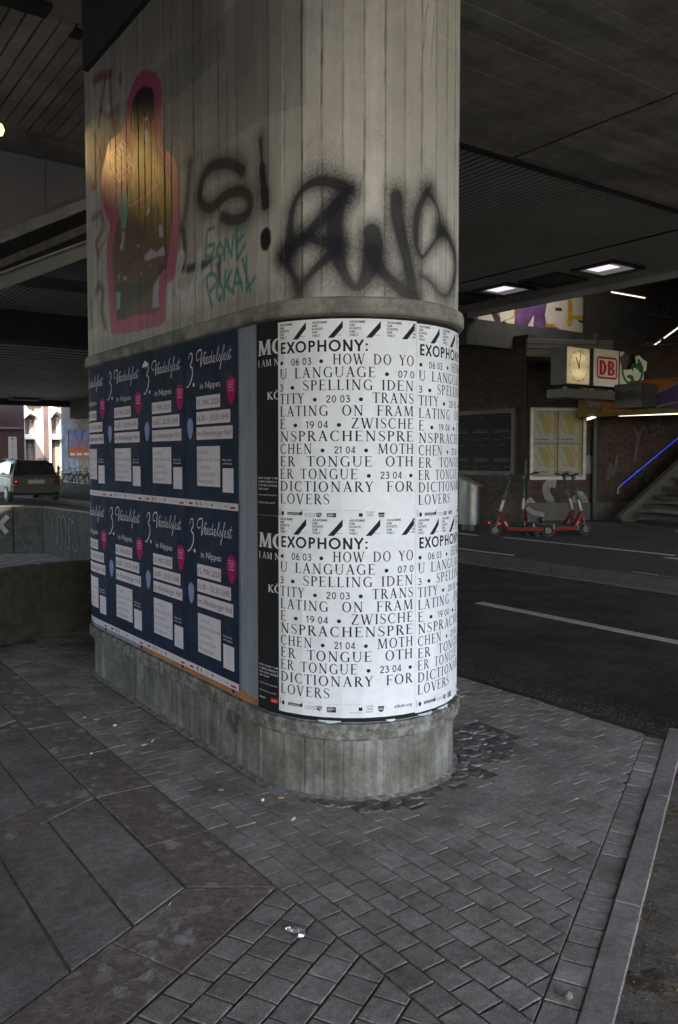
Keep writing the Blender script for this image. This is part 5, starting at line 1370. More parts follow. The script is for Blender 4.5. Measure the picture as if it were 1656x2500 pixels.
# ---------------------------------------------- framed posters
M['dimwhite'] = mat('faint white print on black', (.045,.045,.05), .7, .3, 20, bump=0)
def frame_on(th, P0, n, d, u0, u1, z0, z1, w_, m, dep=.06, off=.03):
    P0 = Vector(P0)
    for nm, uc, zc, hu, hz_ in (('frame_rail', (u0+u1)/2, z1-w_/2, (u1-u0)/2, w_/2), ('frame_rail', (u0+u1)/2, z0+w_/2, (u1-u0)/2, w_/2), ('frame_stile', u0+w_/2, (z0+z1)/2, w_/2, (z1-z0)/2-w_), ('frame_stile', u1-w_/2, (z0+z1)/2, w_/2, (z1-z0)/2-w_)):
        MB().obox(P0+d*uc+n*(off+dep/2)+Vector((0,0,zc)), d, hu, n, dep/2, (0,0,1), hz_).build(nm, m, th)
    MB().obox(P0+d*((u0+u1)/2)+n*(off+.008)+Vector((0,0,(z0+z1)/2)), d, (u1-u0)/2-w_, n, .008, (0,0,1), (z1-z0)/2-w_).build('backboard', M['blackpaper'], th)
def upx(x, y): q = onPl(x, y, p0+nB*.05, nB); return (q-p0).dot(dB), q.z
uL, zT = upx(1295, 995); uR, _ = upx(1431, 997); _, zB = upx(1292, 1171.5)
fr1 = thing('poster_frame', tuple(p0+dB*uL+Vector((0,0,zB))), 'aluminium frame with four yellow and white posters on the dark brick wall', 'poster frame')
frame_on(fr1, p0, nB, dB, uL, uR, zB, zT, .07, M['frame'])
pw = (uR-uL-.14)/2; ph = (zT-zB-.14)/2
for i in range(2):
    for k in range(2):
        u0 = uL+.07+i*pw; z0 = zB+.07+k*ph
        pos = ('left' if i == 0 else 'right'); row = ('lower' if k == 0 else 'upper')
        t = thing('framed_poster', tuple(p0+dB*u0+Vector((0,0,z0))), '%s %s of the four yellow scribbled ComPlex Collaborations posters in the frame' % (row, pos), 'poster', 'yellow posters in the aluminium frame')
        fn = lambda e: (lambda u, v, off=0: tuple(p0+dB*(u0+u*pw)+nB*(.048+e+off)+Vector((0,0,z0+v*ph))))
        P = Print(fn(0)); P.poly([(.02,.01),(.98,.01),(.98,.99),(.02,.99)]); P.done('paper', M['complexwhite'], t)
        Y = Print(fn(.0012))
        Y.poly([(.83,.08),(.97,.08),(.97,.20),(.83,.20)]); Y.poly([(.83,.24),(.97,.24),(.97,.98),(.83,.98)]); Y.poly([(.03,.70),(.08,.68),(.36,.30),(.30,.28)]); Y.poly([(.50,.99),(.58,.99),(.84,.60),(.84,.50)])
        random.seed(4)
        for q in range(11):
            v = .90-q*.055; x = .12+q*.028; wd_ = .40+.12*sin(q*.35)
            Y.poly([(x, v-.012), (x+wd_*.5, v-.055), (x+wd_, v-.012), (x+wd_*.55, v+.03)])
            Y.poly([(x+.02, v-.03), (x+wd_*.4, v-.05), (x+wd_*.9, v-.06), (x+wd_*.5, v-.02)])
        for q in range(5): Y.poly([(.2+q*.05,.97-q*.1),(.34+q*.07,.99-q*.12),(.36+q*.07,.97-q*.12),(.2+q*.05,.95-q*.1)])
        Y.done('yellow_drawing', M['yellow'], t)
        K = Print(fn(.002))
        def ktx(txt, u, v, cap, wd, bold=0):
            vs_, fs_, (x0, x1) = text2d(txt, bold); b = len(K.mb.v); kk = wd/(x1-x0)
            K.mb.v += [K.fn(u+(x-x0)*kk, v+y*cap, 0) for x, y in vs_]; K.mb.f += [tuple(b+j for j in f) for f in fs_]
        ktx('ComPlex', .04, .115, .055, .60, .035); ktx('Collaborations', .04, .03, .055, .90)
        K.poly([(.04,.232),(.30,.232),(.30,.236),(.04,.236)]); K.done('print', M['ink'], t)
# dark board on the side wall
def upA(x, y): q = onX(x, y, WX-.06); return q.y, q.z
yR, zT2 = upA(1262, 996); yL, _ = upA(1085, 1010); _, zB2 = upA(1260, 1162)
fr2 = thing('poster_frame', (WX, yR, zB2), 'dark framed board of twelve black posters on the side wall beyond the pillar', 'poster frame')
dA = Vector((0, 1, 0)); nA = Vector((-1, 0, 0)); pA0 = Vector((WX, 0, 0))
frame_on(fr2, pA0, nA, dA, yR, yL+1.2, zB2, zT2, .10, M['darkmetal'], .10)
nW = 6; pw2 = .66; ph2 = (zT2-zB2-.2)/2
for i in range(nW):
    for k in range(2):
        y0 = yR+.1+i*pw2
        if y0+pw2 > yL+1.2-.05: continue
        t = thing('framed_poster', (WX, y0, zB2+.1+k*ph2), '%s black poster, number %s from the board’s right end' % (('lower', 'upper')[k], ('one', 'two', 'three', 'four', 'five', 'six')[i]), 'poster', 'black posters on the dark board')
        fn = lambda u, v, off=0: (WX-.048-off, y0+pw2*(1-u), zB2+.1+k*ph2+v*ph2)
        P = Print(fn); P.poly([(.01,.01),(.99,.01),(.99,.99),(.01,.99)]); P.done('paper', M['blackpaper'], t)
        K = Print(lambda u, v, off=0: (WX-.050-off, y0+pw2*(1-u), zB2+.1+k*ph2+v*ph2))
        for (u0_, u1_, v0_, v1_) in ((.12,.88,.34,.40),(.2,.8,.42,.45),(.1,.4,.08,.11),(.6,.95,.14,.17),(.35,.65,.90,.93)):
            n_ = int((u1_-u0_)/.06)
            for q in range(n_): K.poly([(u0_+q*.06, v0_), (u0_+q*.06+.045, v0_), (u0_+q*.06+.045, v1_), (u0_+q*.06, v1_)])
        K.done('print', M['dimwhite'], t)
# ---------------------------------------------- stairs at the far right
st = thing('stairway', tuple(p0+dB*3.2+nB*1.2), 'dark stairway climbing to the right beside the brick wall', 'stairs')
pS = p0+nB*1.0
A = onPl(1522, 1262, pS, nB); Bp = onPl(1668, 1128, pS, nB)
dv = (Bp-A); dv_ = dv.normalized(); up_ = dv_.cross(nB).normalized(); up_ = up_ if up_.z > 0 else -up_
MB().obox(A+dv*.9+up_*-.06, dv_, dv.length*.9+.1, nB, .10, up_, .15).build('stringer', M['wallplinth'], st)
for k in range(11):
    c = A+dv*(k*.16); MB().obox(Vector((c.x, c.y, c.z-.12))+nB*1.1+dB*.25, dB, .30, nB, 1.0, (0,0,1), .03).build('step', M['wallplinth'], st)
hr = thing('handrail', tuple(onPl(1510, 1190, pS, nB)), 'blue glowing handrail rising to the right along the stairs', 'handrail')
a1_ = onPl(1517, 1184, pS+nB*-.6, nB); b1_ = onPl(1665, 1062, pS+nB*-.6, nB)
MB().tube([a1_, b1_], .010, 6).build('rail', M['blueled'], hr)
c1_ = onPl(1509, 1193, pS+nB*-.6, nB); MB().tube([a1_, c1_, c1_-Vector((0,0,.11))], .014, 6).build('rail_end', M['frame'], hr)
# ---------------------------------------------- painted fascia over the stairs, tubes
fx = 14.6
fa = thing('fascia', (fx, 9, 2.7), 'stair hall fascia painted in orange and purple graffiti behind the station sign', 'fascia')
yA = onX(1412, 1000, fx).y; zb = onX(1580, 1011, fx).z; zt = onX(1600, 925, fx).z
M['forange'] = mat('orange graffiti paint', (.26,.075,.012), .8, .25, 3); M['fpurple'] = mat('dark purple graffiti paint', (.035,.02,.08), .8, .25, 3); M['folive'] = mat('olive graffiti paint', (.10,.065,.01), .8, .3, 3)
MB().box(fx, fx+.35, -4, yA, zb, zt).build('panel', M['folive'], fa)
def fpoly(name, pts, m, k): MB().poly([(fx-.003*k, *(lambda q: (q.y, q.z))(onX(x, y, fx))) for x, y in pts]).build(name, m, fa)
fpoly('orange_area', [(1471,978),(1540,985),(1540,1004),(1471,1006)], M['forange'], 1)
fpoly('grey_letters', [(1433,975),(1470,977),(1470,988),(1460,996),(1452,988),(1445,994),(1436,990)], M['tag'], 2)
fpoly('orange_area', [(1565,928),(1656,930),(1656,938),(1605,962),(1565,960)], M['forange'], 1)
fpoly('purple_area', [(1603,962),(1656,938),(1720,920),(1720,1005),(1603,994)], M['fpurple'], 2)
fpoly('grey_line', [(1602,956),(1656,934),(1656,938),(1603,960)], M['tag'], 3)
fpoly('grey_line', [(1602,991),(1630,984),(1656,979),(1656,983),(1603,995)], M['tag'], 3)
bx = onX(1570, 968, fx); MB().box(fx-.5, fx-.01, onX(1604, 968, fx).y, onX(1537, 968, fx).y, onX(1570, 997, fx).z, onX(1570, 940, fx).z).build('dark_box', M['darkmetal'], fa)
MB().obox(Vector((WX,0,0))+Vector((1.5, 8.6, 4.4)), (1,0,0), .05, (0,1,0), .4, (0,0,1), .1)
def tube_light(p, q, label, r=.02, n=1, gaps=None):
    p = Vector(p); q = Vector(q); t = thing('tube_light', tuple(p), label, 'lamp', 'fluorescent tubes in the station entrance')
    d = (q-p); segs = gaps or [(0, 1)]
    for a, b in segs: MB().tube([p+d*a, p+d*b], r, 6).build('tube', M['tube'], t)
    u_ = Vector((0,0,r*2.2)); MB().bar(p+u_-d.normalized()*.05, q+u_+d.normalized()*.05, r*3, r*1.6).build('housing', M['greymetal'], t)
fx2 = fx+.15
tube_light(onX(1512, 1014.5, fx2), onX(1700, 1008, fx2), 'long lit tube under the painted fascia', .02)
tube_light(onPl(1434, 1023.5, p0+nB*.5, nB), onPl(1454, 1017, p0+nB*.5, nB), 'short lit tube beside the yellow posters', .03)
tube_light(onPl(1493, 713, pH+nB*.4, nB), onPl(1575, 727.5, pH+nB*.4, nB), 'thin lit tube high on the hall ceiling', .014)
tube_light(onPl(1573, 860.5, pH+nB*1.0, nB), onPl(1700, 768, pH+nB*1.0, nB), 'broken diagonal line of lit tubes above the torn station sign', .018, gaps=[(0,.045),(.075,.16),(.19,.24),(.265,.32),(.38,1)])
rl = thing('hall_railing', tuple(onPl(1580, 925, pH+nB*1.4, nB)), 'thin grey railing and glazing frame right of the torn sign', 'railing')
for (p, q) in (((1581,835),(1580,925)), ((1592,850),(1590,922)), ((1500,860),(1660,820)), ((1490,852),(1660,838)), ((1581,923),(1660,921)), ((1600,912),(1660,860))):
    MB().tube([onPl(*p, pH+nB*1.4, nB), onPl(*q, pH+nB*1.4, nB)], .012, 5).build('bar', M['greymetal'], rl)
# ---------------------------------------------- station sign: clock, DB, S
YS = 10.2
sx = lambda x, y: onY(x, y, YS)
beam = thing('sign_beam', tuple(sx(1378, 960)), 'dark steel beam carrying the clock and the two station signs', 'beam')
b0 = sx(1378, 946); b1 = sx(1577, 958); zb0 = sx(1378, 969).z
MB().box(b0.x, 14.6, YS-.02, YS+.42, zb0, b0.z-.015).build('beam', M['greymetal'], beam)
def signbox(name, x0, x1, yt, yb, label, cat, th_=.38):
    a = sx(x0, yt); b = sx(x1, yt); z0 = sx(x0, yb).z
    t = thing(name, (a.x, YS, z0), label, cat)
    return t, a.x, b.x, z0, a.z
t, xa, xb, z0, z1 = signbox('station_clock', 1385, 1441, 844, 937, 'square station clock showing two minutes past eleven with a dim yellow lit face', 'clock')
MB().box(xa, xb, YS+.012, YS+.40, z0, z1).build('case', M['greymetal'], t, bevel=.012)
ff = bpy.data.materials.new('dim lit clock face'); ff.use_nodes = True; n = ff.node_tree.nodes; L = ff.node_tree.links; b = n['Principled BSDF']
b.inputs['Base Color'].default_value = (.5,.48,.40,1)
tc = n.new('ShaderNodeTexCoord'); sp_ = n.new('ShaderNodeSeparateXYZ'); L.new(tc.outputs['Object'], sp_.inputs[0])
hx_, hz2 = (xb-xa)/2, (z1-z0)/2
def gauss(cx, cz, wx, wz):
    def mm(op, a, b_):
        q = n.new('ShaderNodeMath'); q.operation = op
        for i, v in enumerate((a, b_)):
            if isinstance(v, (int, float)): q.inputs[i].default_value = v
            elif v is not None: L.new(v, q.inputs[i])
        return q.outputs[0]
    dx = mm('DIVIDE', mm('SUBTRACT', sp_.outputs[0], cx), wx); dz_ = mm('DIVIDE', mm('SUBTRACT', sp_.outputs[2], cz), wz)
    return mm('POWER', 2.718, mm('MULTIPLY', mm('ADD', mm('MULTIPLY', dx, dx), mm('MULTIPLY', dz_, dz_)), -1)), mm
ga, mm = gauss(hx_, hz2*.62, hx_*.75, hz2*.30); gb, _ = gauss(hx_, hz2*1.42, hx_*.75, hz2*.28)
em = mm('ADD', mm('MULTIPLY', mm('ADD', ga, gb), .06), .02); L.new(em, b.inputs['Emission Strength']); b.inputs['Emission Color'].default_value = (1,.78,.36,1)
MB().box(xa+.015, xb-.015, YS-.004, YS+.012, z0+.015, z1-.015).build('face', ff, t)
cx_, cz_ = (xa+xb)/2, (z0+z1)/2; rr = min(xb-xa, z1-z0)/2*.86; ek = 1.0; rz_ = rr*1.03
mk = MB()
for k in range(60):
    a = 2*pi*k/60; l_ = .14 if k % 5 == 0 else .06; w_ = .014 if k % 5 == 0 else .006
    p = (cx_+sin(a)*rr, YS-.008, cz_+cos(a)*rz_); q = (cx_+sin(a)*rr*(1-l_), YS-.008, cz_+cos(a)*rz_*(1-l_)); mk.bar(p, q, w_, .003, up=(0,1,0))
mk.build('minute_marks', M['black'], t, kind='stuff')
ah = 2*pi*(11+2/60)/12; am = 2*pi*2/60
MB().bar((cx_-sin(ah)*.05, YS-.011, cz_-cos(ah)*.05), (cx_+sin(ah)*rr*.62, YS-.011, cz_+cos(ah)*rr*.62), .024, .003, up=(0,1,0)).build('hour_hand', M['black'], t)
MB().bar((cx_-sin(am)*.06, YS-.015, cz_-cos(am)*.06), (cx_+sin(am)*rr*.98, YS-.015, cz_+cos(am)*rr*.98), .017, .003, up=(0,1,0)).build('minute_hand', M['black'], t)
t, xa, xb, z0, z1 = signbox('railway_sign', 1451, 1511, 850, 941, 'square white sign with red framed letters DB between the clock and the torn sign', 'sign')
MB().box(xa-.006, xb+.006, YS+.01, YS+.40, z0-.006, z1+.006).build('case', M['greymetal'], t)
MB().box(xa, xb, YS-.004, YS+.0095, z0, z1).build('face', M['signwhite'], t)
fn = lambda u, v, off=0: (xa+(xb-xa)*u, YS-.008-off, z0+(z1-z0)*v)
P = Print(fn)
def rring(P, u0, u1, v0, v1, r, w_, n_=5):
    def loop(i):
        out = []
        for (cu, cv, a0) in ((u1-r, v1-r, 0), (u0+r, v1-r, 90), (u0+r, v0+r, 180), (u1-r, v0+r, 270)):
            for k in range(n_+1): a = radians(a0+90*k/n_); out.append((cu+(r-i)*cos(a), cv+(r-i)*sin(a)))
        return out
    o_, i_ = loop(0), loop(w_); m_ = len(o_)
    for k in range(m_): P.poly([o_[k], o_[(k+1) % m_], i_[(k+1) % m_], i_[k]])
rring(P, .10, .93, .20, .80, .09, .055)
def dpoly(u, v, w_, h): 
    s_x, s_y = w_, h; t_ = .32
    for g_ in _bar(t_/2*1, 0, t_/2*1, 1, t_)+_ring(.30, .5, .50, .5, -90, 90, .32, .16, 12)+_bar(.10, .92, .32, .92, .16)+_bar(.10, .08, .32, .08, .16): P.poly([(u+x*s_x, v+y*s_y) for x, y in g_])
def bpoly(u, v, w_, h):
    for g_ in _bar(.16, 0, .16, 1, .32)+_ring(.34, .74, .40, .26, -90, 90, .30, .13, 10)+_ring(.36, .27, .44, .27, -90, 90, .31, .13, 10)+_bar(.10, .935, .36, .935, .13)+_bar(.10, .52, .36, .52, .12)+_bar(.10, .065, .38, .065, .13): P.poly([(u+x*w_, v+y*h) for x, y in g_])
dpoly(.21, .30, .36, .40); bpoly(.55, .30, .36, .40)
P.done('lettering', M['dbred'], t)
t, xa, xb, z0, z1 = signbox('suburban_railway_sign', 1514, 1572, 858, 946, 'broken white sign with a green S, its upper left torn open over a lit bulb', 'sign')
MB().box(xa-.006, xb+.006, YS+.10, YS+.40, z0-.006, z1+.006).build('case', M['darkmetal'], t)
fn = lambda u, v, off=0: (xa+(xb-xa)*u, YS-.004-off, z0+(z1-z0)*v)
P = Print(fn)
P.poly([(.0,.0),(1.,.0),(1.0,.55),(.62,.62),(.40,.52),(.14,.50),(.06,.60),(0,.72)]); P.poly([(0,.85),(0,1),(.20,1),(.12,.92)]); P.poly([(1.0,.50),(1.12,.56),(1.14,.80),(1.0,.84),(.80,.95),(.62,.90),(.68,.72),(.62,.55)]); P.done('broken_face', M['signwhite'], t)
P = Print(lambda u, v, off=0: fn(u, v, .004+off))
for p in _ring(.52, .50, .46, .43, -190, 25, .085, .085, 22): P.poly(p)
for p in _ring(.52, .50, .46, .43, 25, 60, .085, .085, 6): P.poly(p)
for p in _path([(.78,.60,.14),(.62,.66,.15),(.50,.58,.10),(.55,.50,.05)], 5): P.poly(p)
for p in _path([(.30,.30,.06),(.38,.33,.10),(.52,.28,.15),(.50,.20,.10)], 5): P.poly(p)
P.poly([(.60,.62),(.78,.78),(1.0,.62),(.95,.45),(.80,.48),(.72,.60)])
P.done('green_letter', M['green'], t)
bl = sx(1340+940/4.962, 820+492/4.962); MB().lathe([(.0,.035),(.02,.03),(.028,0),(.02,-.03),(0,-.035)], (bl.x, YS+.05, bl.z+.02), 12).build('bulb', M['tube'], t, smooth=True)
MB().box(bl.x-.03, bl.x+.03, YS+.03, YS+.08, bl.z+.06, bl.z+.13).build('lamp_holder', M['frame'], t)
tf = MB(); tf.slab([(xa+.06, YS+.02, z1-.03), (xa+.34, YS+.02, z1-.06), (xa+.26, YS+.03, z1-.33), (xa+.10, YS+.03, z1-.36), (xa+.02, YS+.02, z1-.2)], (0,.05,0)); tf.build('reflector', M['greymetal'], t)
for i, x in enumerate((1383, 1431, 1447, 1493, 1510, 1552)):
    q = sx(x, 942+i*1.6); MB().box(q.x-.025, q.x+.025, YS+.0, YS+.06, b0.z-.016, b0.z+.02).build('bolt', M['frame'], beam)
gt = sx(1524, 973); MB().box(gt.x-.03, gt.x+.03, YS-.024, YS-.0205, gt.z-.04, gt.z+.04).build('sticker', M['green'], beam)
# ---------------------------------------------- recessed ceiling lamps
def ceil_lamp(c, lit, label):
    """c: four image corners of the opening"""
    P4 = [onZ(x, y, CZ-.012) for x, y in c]; cx = sum(p.x for p in P4)/4; cyv = sum(p.y for p in P4)/4
    t = thing('ceiling_lamp', (cx, cyv, CZ), label, 'lamp', 'square lamps set in the ribbed ceiling'); hx = .42; hy = .42
    for (x0, x1, y0, y1) in ((-hx, hx, -hy, -hy+.07), (-hx, hx, hy-.07, hy), (-hx, -hx+.07, -hy+.07, hy-.07), (hx-.07, hx, -hy+.07, hy-.07)):
        MB().box(cx+x0, cx+x1, cyv+y0, cyv+y1, CZ-.045, CZ+.002).build('frame', M['darkmetal'], t)
    MB().box(cx-hx+.07, cx+hx-.07, cyv-hy+.07, cyv+hy-.07, CZ-.014, CZ-.002).build('cover', M['ceilinglamp_dim'] if lit else M['greymetal'], t)
    if lit: 
        # the bright patch of the tube behind the broken diffuser
        MB().box(cx-.26, cx+.04, cyv-.20, cyv+.22, CZ-.022, CZ-.016).build('lit_patch', M['ceilinglamp'], t)
M['ceilinglamp_dim'] = mat('dirty lamp cover', (.3,.3,.3), emit=((.9,.85,.8), .02))
ceil_lamp([(1170,710),(1228,716),(1297,703),(1240,697)], True, 'lit square ceiling lamp nearest the pillar with a violet tinge')
ceil_lamp([(1282,690),(1338,697),(1420,678),(1362,670)], False, 'unlit square ceiling lamp between the two lit ones')
ceil_lamp([(1410,661),(1465,671),(1560,650),(1505,640)], True, 'lit square ceiling lamp farthest right with broken glass')
ceil_lamp([(1080,730),(1120,737),(1190,726),(1150,718)], False, 'unlit square ceiling lamp partly hidden by the pillar')
# ============================================================ STREET FURNITURE AND SCOOTERS, RIGHT
gz = .12
bn = onZ(1162, 1297, gz)
t = thing('litter_bin', tuple(bn), 'round brushed steel litter bin with a slanted open top beside the scooters', 'litter bin')
cxb, cyb = bn.x+.1, bn.y+.25; R_ = .235
mb = MB(); n_ = 32
slx, sly = -_f.x*.25+_r.x*.97, -_f.y*.25+_r.y*.97
for j in range(2):
    for k in range(n_):
        a = 2*pi*k/n_; h = gz+.12 if j == 0 else gz+.92-.10*(cos(a)*slx+sin(a)*sly)
        mb.v.append((cxb+R_*cos(a), cyb+R_*sin(a), h))
for k in range(n_): mb.f.append((k, (k+1) % n_, n_+(k+1) % n_, n_+k))
mb.build('body', M['metal'], t, smooth=True)
mb = MB()
for j, (r__, dh) in enumerate(((R_+.012, -.02), (R_+.015, .03), (R_-.045, .035), (R_-.06, -.05), (R_-.06, -.3))):
    for k in range(n_):
        a = 2*pi*k/n_; mb.v.append((cxb+r__*cos(a), cyb+r__*sin(a), gz+.92-.10*(cos(a)*slx+sin(a)*sly)+dh))
for j in range(4):
    for k in range(n_): mb.f.append((j*n_+k, j*n_+(k+1) % n_, (j+1)*n_+(k+1) % n_, (j+1)*n_+k))
mb.build('rim', M['greymetal'], t, smooth=True)
MB().lathe([(0, gz), (.16, gz), (.16, gz+.12), (.2, gz+.12)], (cxb, cyb, 0), 20).build('foot', M['darkmetal'], t)

def escooter(stem_top, stem_bot, label):
    """built along +x: front wheel at x=+.42, rear at x=-.42"""
    t = thing('kick_scooter', (0,0,0), label, 'scooter', 'hired kick scooters parked on the far pavement')
    for x in (.46, -.44):
        wh = MB().ring((x, 0, .115), .095, .022, 20, 6, 'y').build('wheel', M['rubber'], t, raw=True, smooth=True)
        MB().lathe([(0,-.02),(.06,-.02),(.06,.02),(0,.02)], (x, 0, .115), 12, 'y').build('hub', M['darkmetal'], wh, raw=True)
    MB().box(-.36, .26, -.085, .085, .105, .165).build('deck', M['red'], t, raw=True, bevel=.012)
    MB().box(-.34, .22, -.07, .07, .1655, .172).build('grip_mat', M['black'], t, raw=True)
    nk = MB().bar((.24, 0, .15), (.385, 0, .40), .075, .085).build('neck', M['red'], t, raw=True, bevel=.01)
    MB().bar((.46, 0, .12), (.395, 0, .36), .05, .03).build('fork', M['darkmetal'], t, raw=True)
    top = Vector((.20, 0, 1.06)); bot = Vector((.40, 0, .36)); L_ = lambda k: tuple(bot+(top-bot)*k)
    MB().tube([L_(0), L_(.12)], .034, 10).build('collar', M['black'], t, raw=True)
    MB().tube([L_(.12), L_(.40)], .027, 10).build('white_sleeve', M['white'], t, raw=True, smooth=True)
    MB().bar(Vector(L_(.13))+Vector((-.024,0,0)), Vector(L_(.38))+Vector((-.024,0,0)), .03, .02).build('red_sleeve', M['red'], t, raw=True)
    MB().tube([L_(.40), L_(.64)], .026, 10).build('blue_sleeve', M['skyblue'], t, raw=True, smooth=True)
    MB().tube([L_(.64), L_(1.0)], .022, 10).build('stem', M['black'], t, raw=True)
    MB().tube([(.17, -.24, 1.09), (.20, -.1, 1.07), (.20, .1, 1.07), (.17, .24, 1.09)], .014, 8).build('handlebar', M['black'], t, raw=True)
    for y in (-.20, .20): MB().tube([(.172, y-.055, 1.09), (.172, y+.055, 1.09)], .019, 8).build('grip', M['rubber'], t, raw=True)
    MB().lathe([(0,.03),(.03,.025),(.034,0),(0,-.005)], (.235, 0, 1.03), 12, 'x').build('headlamp', M['skyblue'], t, raw=True)
    MB().bar((-.30, 0, .22), (-.52, 0, .245), .07, .012).build('mudguard', M['black'], t, raw=True)
    MB().box(-.545, -.535, -.03, .03, .15, .23).build('number_plate', M['frame'], t, raw=True)
    MB().bar((-.05, .08, .12), (-.10, .16, .01), .014).build('kickstand', M['darkmetal'], t, raw=True)
    # word DOTT-like vertical lettering on the neck, both faces, as the photo shows
    for y in (-.0445, .0445):
        vs_, fs_, _x = text2d('dott', .03); mbt = MB(); d_ = Vector((.145, 0, .25)).normalized(); pv = Vector((-d_.z, 0, d_.x))
        s_ = .035; o_ = Vector((.26, y, .19)); flip = -1 if y > 0 else 1
        mbt.add([tuple(o_+d_*(x*s_)+pv*((q-.5)*s_*.9*flip)) for x, q in vs_], fs_); mbt.build('lettering', M['white'], t, raw=True, kind='stuff')
    return t
sc = escooter(0, 0, 'red kick scooter with blue stem, right one of the close pair before the letter O')
def place_sc(o, px, py, ang, label, lean=0):
    q = onZ(px, py, gz); o.location = (q.x, q.y, gz); o.rotation_euler = (lean, 0, ang); o['label'] = label
RA = -YAW
s2 = copy_tree(sc); s3 = copy_tree(sc); s4 = copy_tree(sc)
# front wheel right, rear wheel left as seen from the camera; slight yaw keeps the decks in perspective
place_sc(sc, 1372, 1309, RA+radians(14), 'red kick scooter, rightmost of the hired scooters, before the painted letter O', radians(-2))
place_sc(s2, 1350, 1304, RA+radians(10), 'red kick scooter just left of the rightmost one, its stem before the letter S', radians(-2))
place_sc(s3, 1275, 1311, RA+pi-radians(6), 'red kick scooter facing left with its blue sleeve, nearest the litter bin', radians(2))
place_sc(s4, 1300, 1300, RA-pi/2-radians(35), 'dark stemmed kick scooter standing crosswise behind the left facing red one', radians(4))
q = Vector((sc.location)); 
# ---------------------------------------------- bicycles
def bicycle(label, group):
    t = thing('bicycle', (0,0,0), label, 'bicycle', group)
    for x in (-.53, .53):
        wh = MB().ring((x,0,.34), .325, .018, 28, 6, 'y').build('tyre', M['rubber'], t, raw=True)
        sp2 = MB()
        for k in range(14):
            a = pi*2*k/14; sp2.bar((x+.02*cos(a), .012*(-1)**k, .34+.02*sin(a)), (x+.31*cos(a), 0, .34+.31*sin(a)), .003)
        sp2.ring((x,0,.34), .305, .008, 24, 4, 'y'); sp2.build('spokes', M['metal'], wh, raw=True, kind='stuff')
    fr = MB(); bb = (-.05,0,.29); seat_ = (-.20,0,.80); hd = (.36,0,.82); hd2 = (.40,0,.70)
    for a, b in ((bb, seat_), (bb, hd2), ((-.18,0,.74), hd), (bb, (-.53,0,.34)), ((-.18,0,.72), (-.53,0,.34))): fr.tube([a, b], .017, 6)
    fr.build('frame', M['black'], t, raw=True)
    MB().tube([hd, hd2, (.47,0,.5), (.53,0,.34)], .015, 6).build('fork', M['darkmetal'], t, raw=True)
    MB().tube([(.28,-.28,1.03), (.36,-.16,1.05), (.34,0,1.0), (.36,.16,1.05), (.28,.28,1.03)], .013, 6).build('handlebar', M['metal'], t, raw=True)
    MB().tube([hd, (.34,0,1.0)], .013, 6).build('handlebar_stem', M['metal'], t, raw=True)
    MB().tube([seat_, (-.235,0,.93)], .013, 6).build('seatpost', M['metal'], t, raw=True)
    MB().add([(-.38,-.08,.95),(-.38,.08,.95),(-.20,.05,.96),(-.08,0,.95),(-.20,-.05,.96),(-.25,0,.91)], [(0,1,2,3,4),(0,4,5),(4,3,5),(3,2,5),(2,1,5),(1,0,5)]).build('saddle', M['black'], t, raw=True)
    MB().bar((-.78,0,.70), (-.30,0,.70), .12, .015).build('luggage_rack', M['darkmetal'], t, raw=True)
    MB().box(-.86, -.84, -.02, .02, .60, .65).build('rear_lamp', M['redlamp_off'], t, raw=True)
    MB().tube([(-.53+.36*cos(a), 0, .34+.36*sin(a)) for a in [radians(40+i*16) for i in range(10)]], .012, 4).build('mudguard', M['greymetal'], t, raw=True)
    return t
M['redlamp_off'] = mat('red reflector', (.3,.01,.01), .3, .05, 4, bump=0)
bk0 = bicycle('dark bicycle', 'bicycles parked under the bridge')
def place_bk(o, x, y, z, ang, label): o.location = (x, y, z); o.rotation_euler = (radians(3), 0, ang); o['label'] = label
q = onZ(1222, 1290, gz); place_bk(bk0, q.x+.1, q.y+.6, gz, RA+radians(5), 'dark bicycle with a pale mudguard between the litter bin and the scooters')
rlmp = thing('rear_lamp', tuple(onY(1195, 1276, q.y)), 'small red lit rear lamp by the foot of the litter bin', 'lamp', 'red rear lamps left of the scooters')
p = onY(1195, 1276, q.y); MB().lathe([(0,.02),(.018,.012),(.02,-.01),(0,-.02)], tuple(p), 8).build('lens', M['redlamp'], rlmp); MB().tube([p-Vector((0,0,.02)), Vector((p.x, p.y, .12))], .008, 5).build('stalk', M['black'], rlmp)
p = onY(1219.5, 1278.5, q.y); r2 = thing('rear_lamp', tuple(p), 'small red lit rear lamp nearest the left scooter wheel', 'lamp', 'red rear lamps left of the scooters')
MB().lathe([(0,.02),(.018,.012),(.02,-.01),(0,-.02)], tuple(p), 8).build('lens', M['redlamp'], r2); MB().tube([p-Vector((0,0,.02)), Vector((p.x, p.y, .12))], .008, 5).build('stalk', M['black'], r2)

# ============================================================ LEFT: planter walls, car, abutment, street
M['aggregate'] = mat('exposed aggregate concrete', (.042,.041,.034), .9, .3, 12, bump=.8, bscale=30, tint=(.024,.024,.022), dots=.75)
M['walltop'] = mat('lit-toned wall top', (.09,.078,.065), .7, .3, 6)  # tops paler than the walls: the light on them is in the colour
pl = thing('planter_wall', (1.8, 7, 0), 'low exposed aggregate concrete wall to the left of the pillar', 'wall')
a = onZ(-160, 1610); b = onZ(110, 1551); c = onZ(240, 1536)
def wallseg(p, q, z1, th_, name='wall_block', m=M['aggregate'], z0=-.02, par=pl):
    p = Vector((p.x, p.y, 0)); q = Vector((q.x, q.y, 0)); d = (q-p).normalized(); n_ = Vector((-d.y, d.x, 0))
    MB().slab([(*p.xy, z0), (*q.xy, z0), (*q.xy, z1), (*p.xy, z1)], n_*th_).build(name, m, par, bevel=.008)
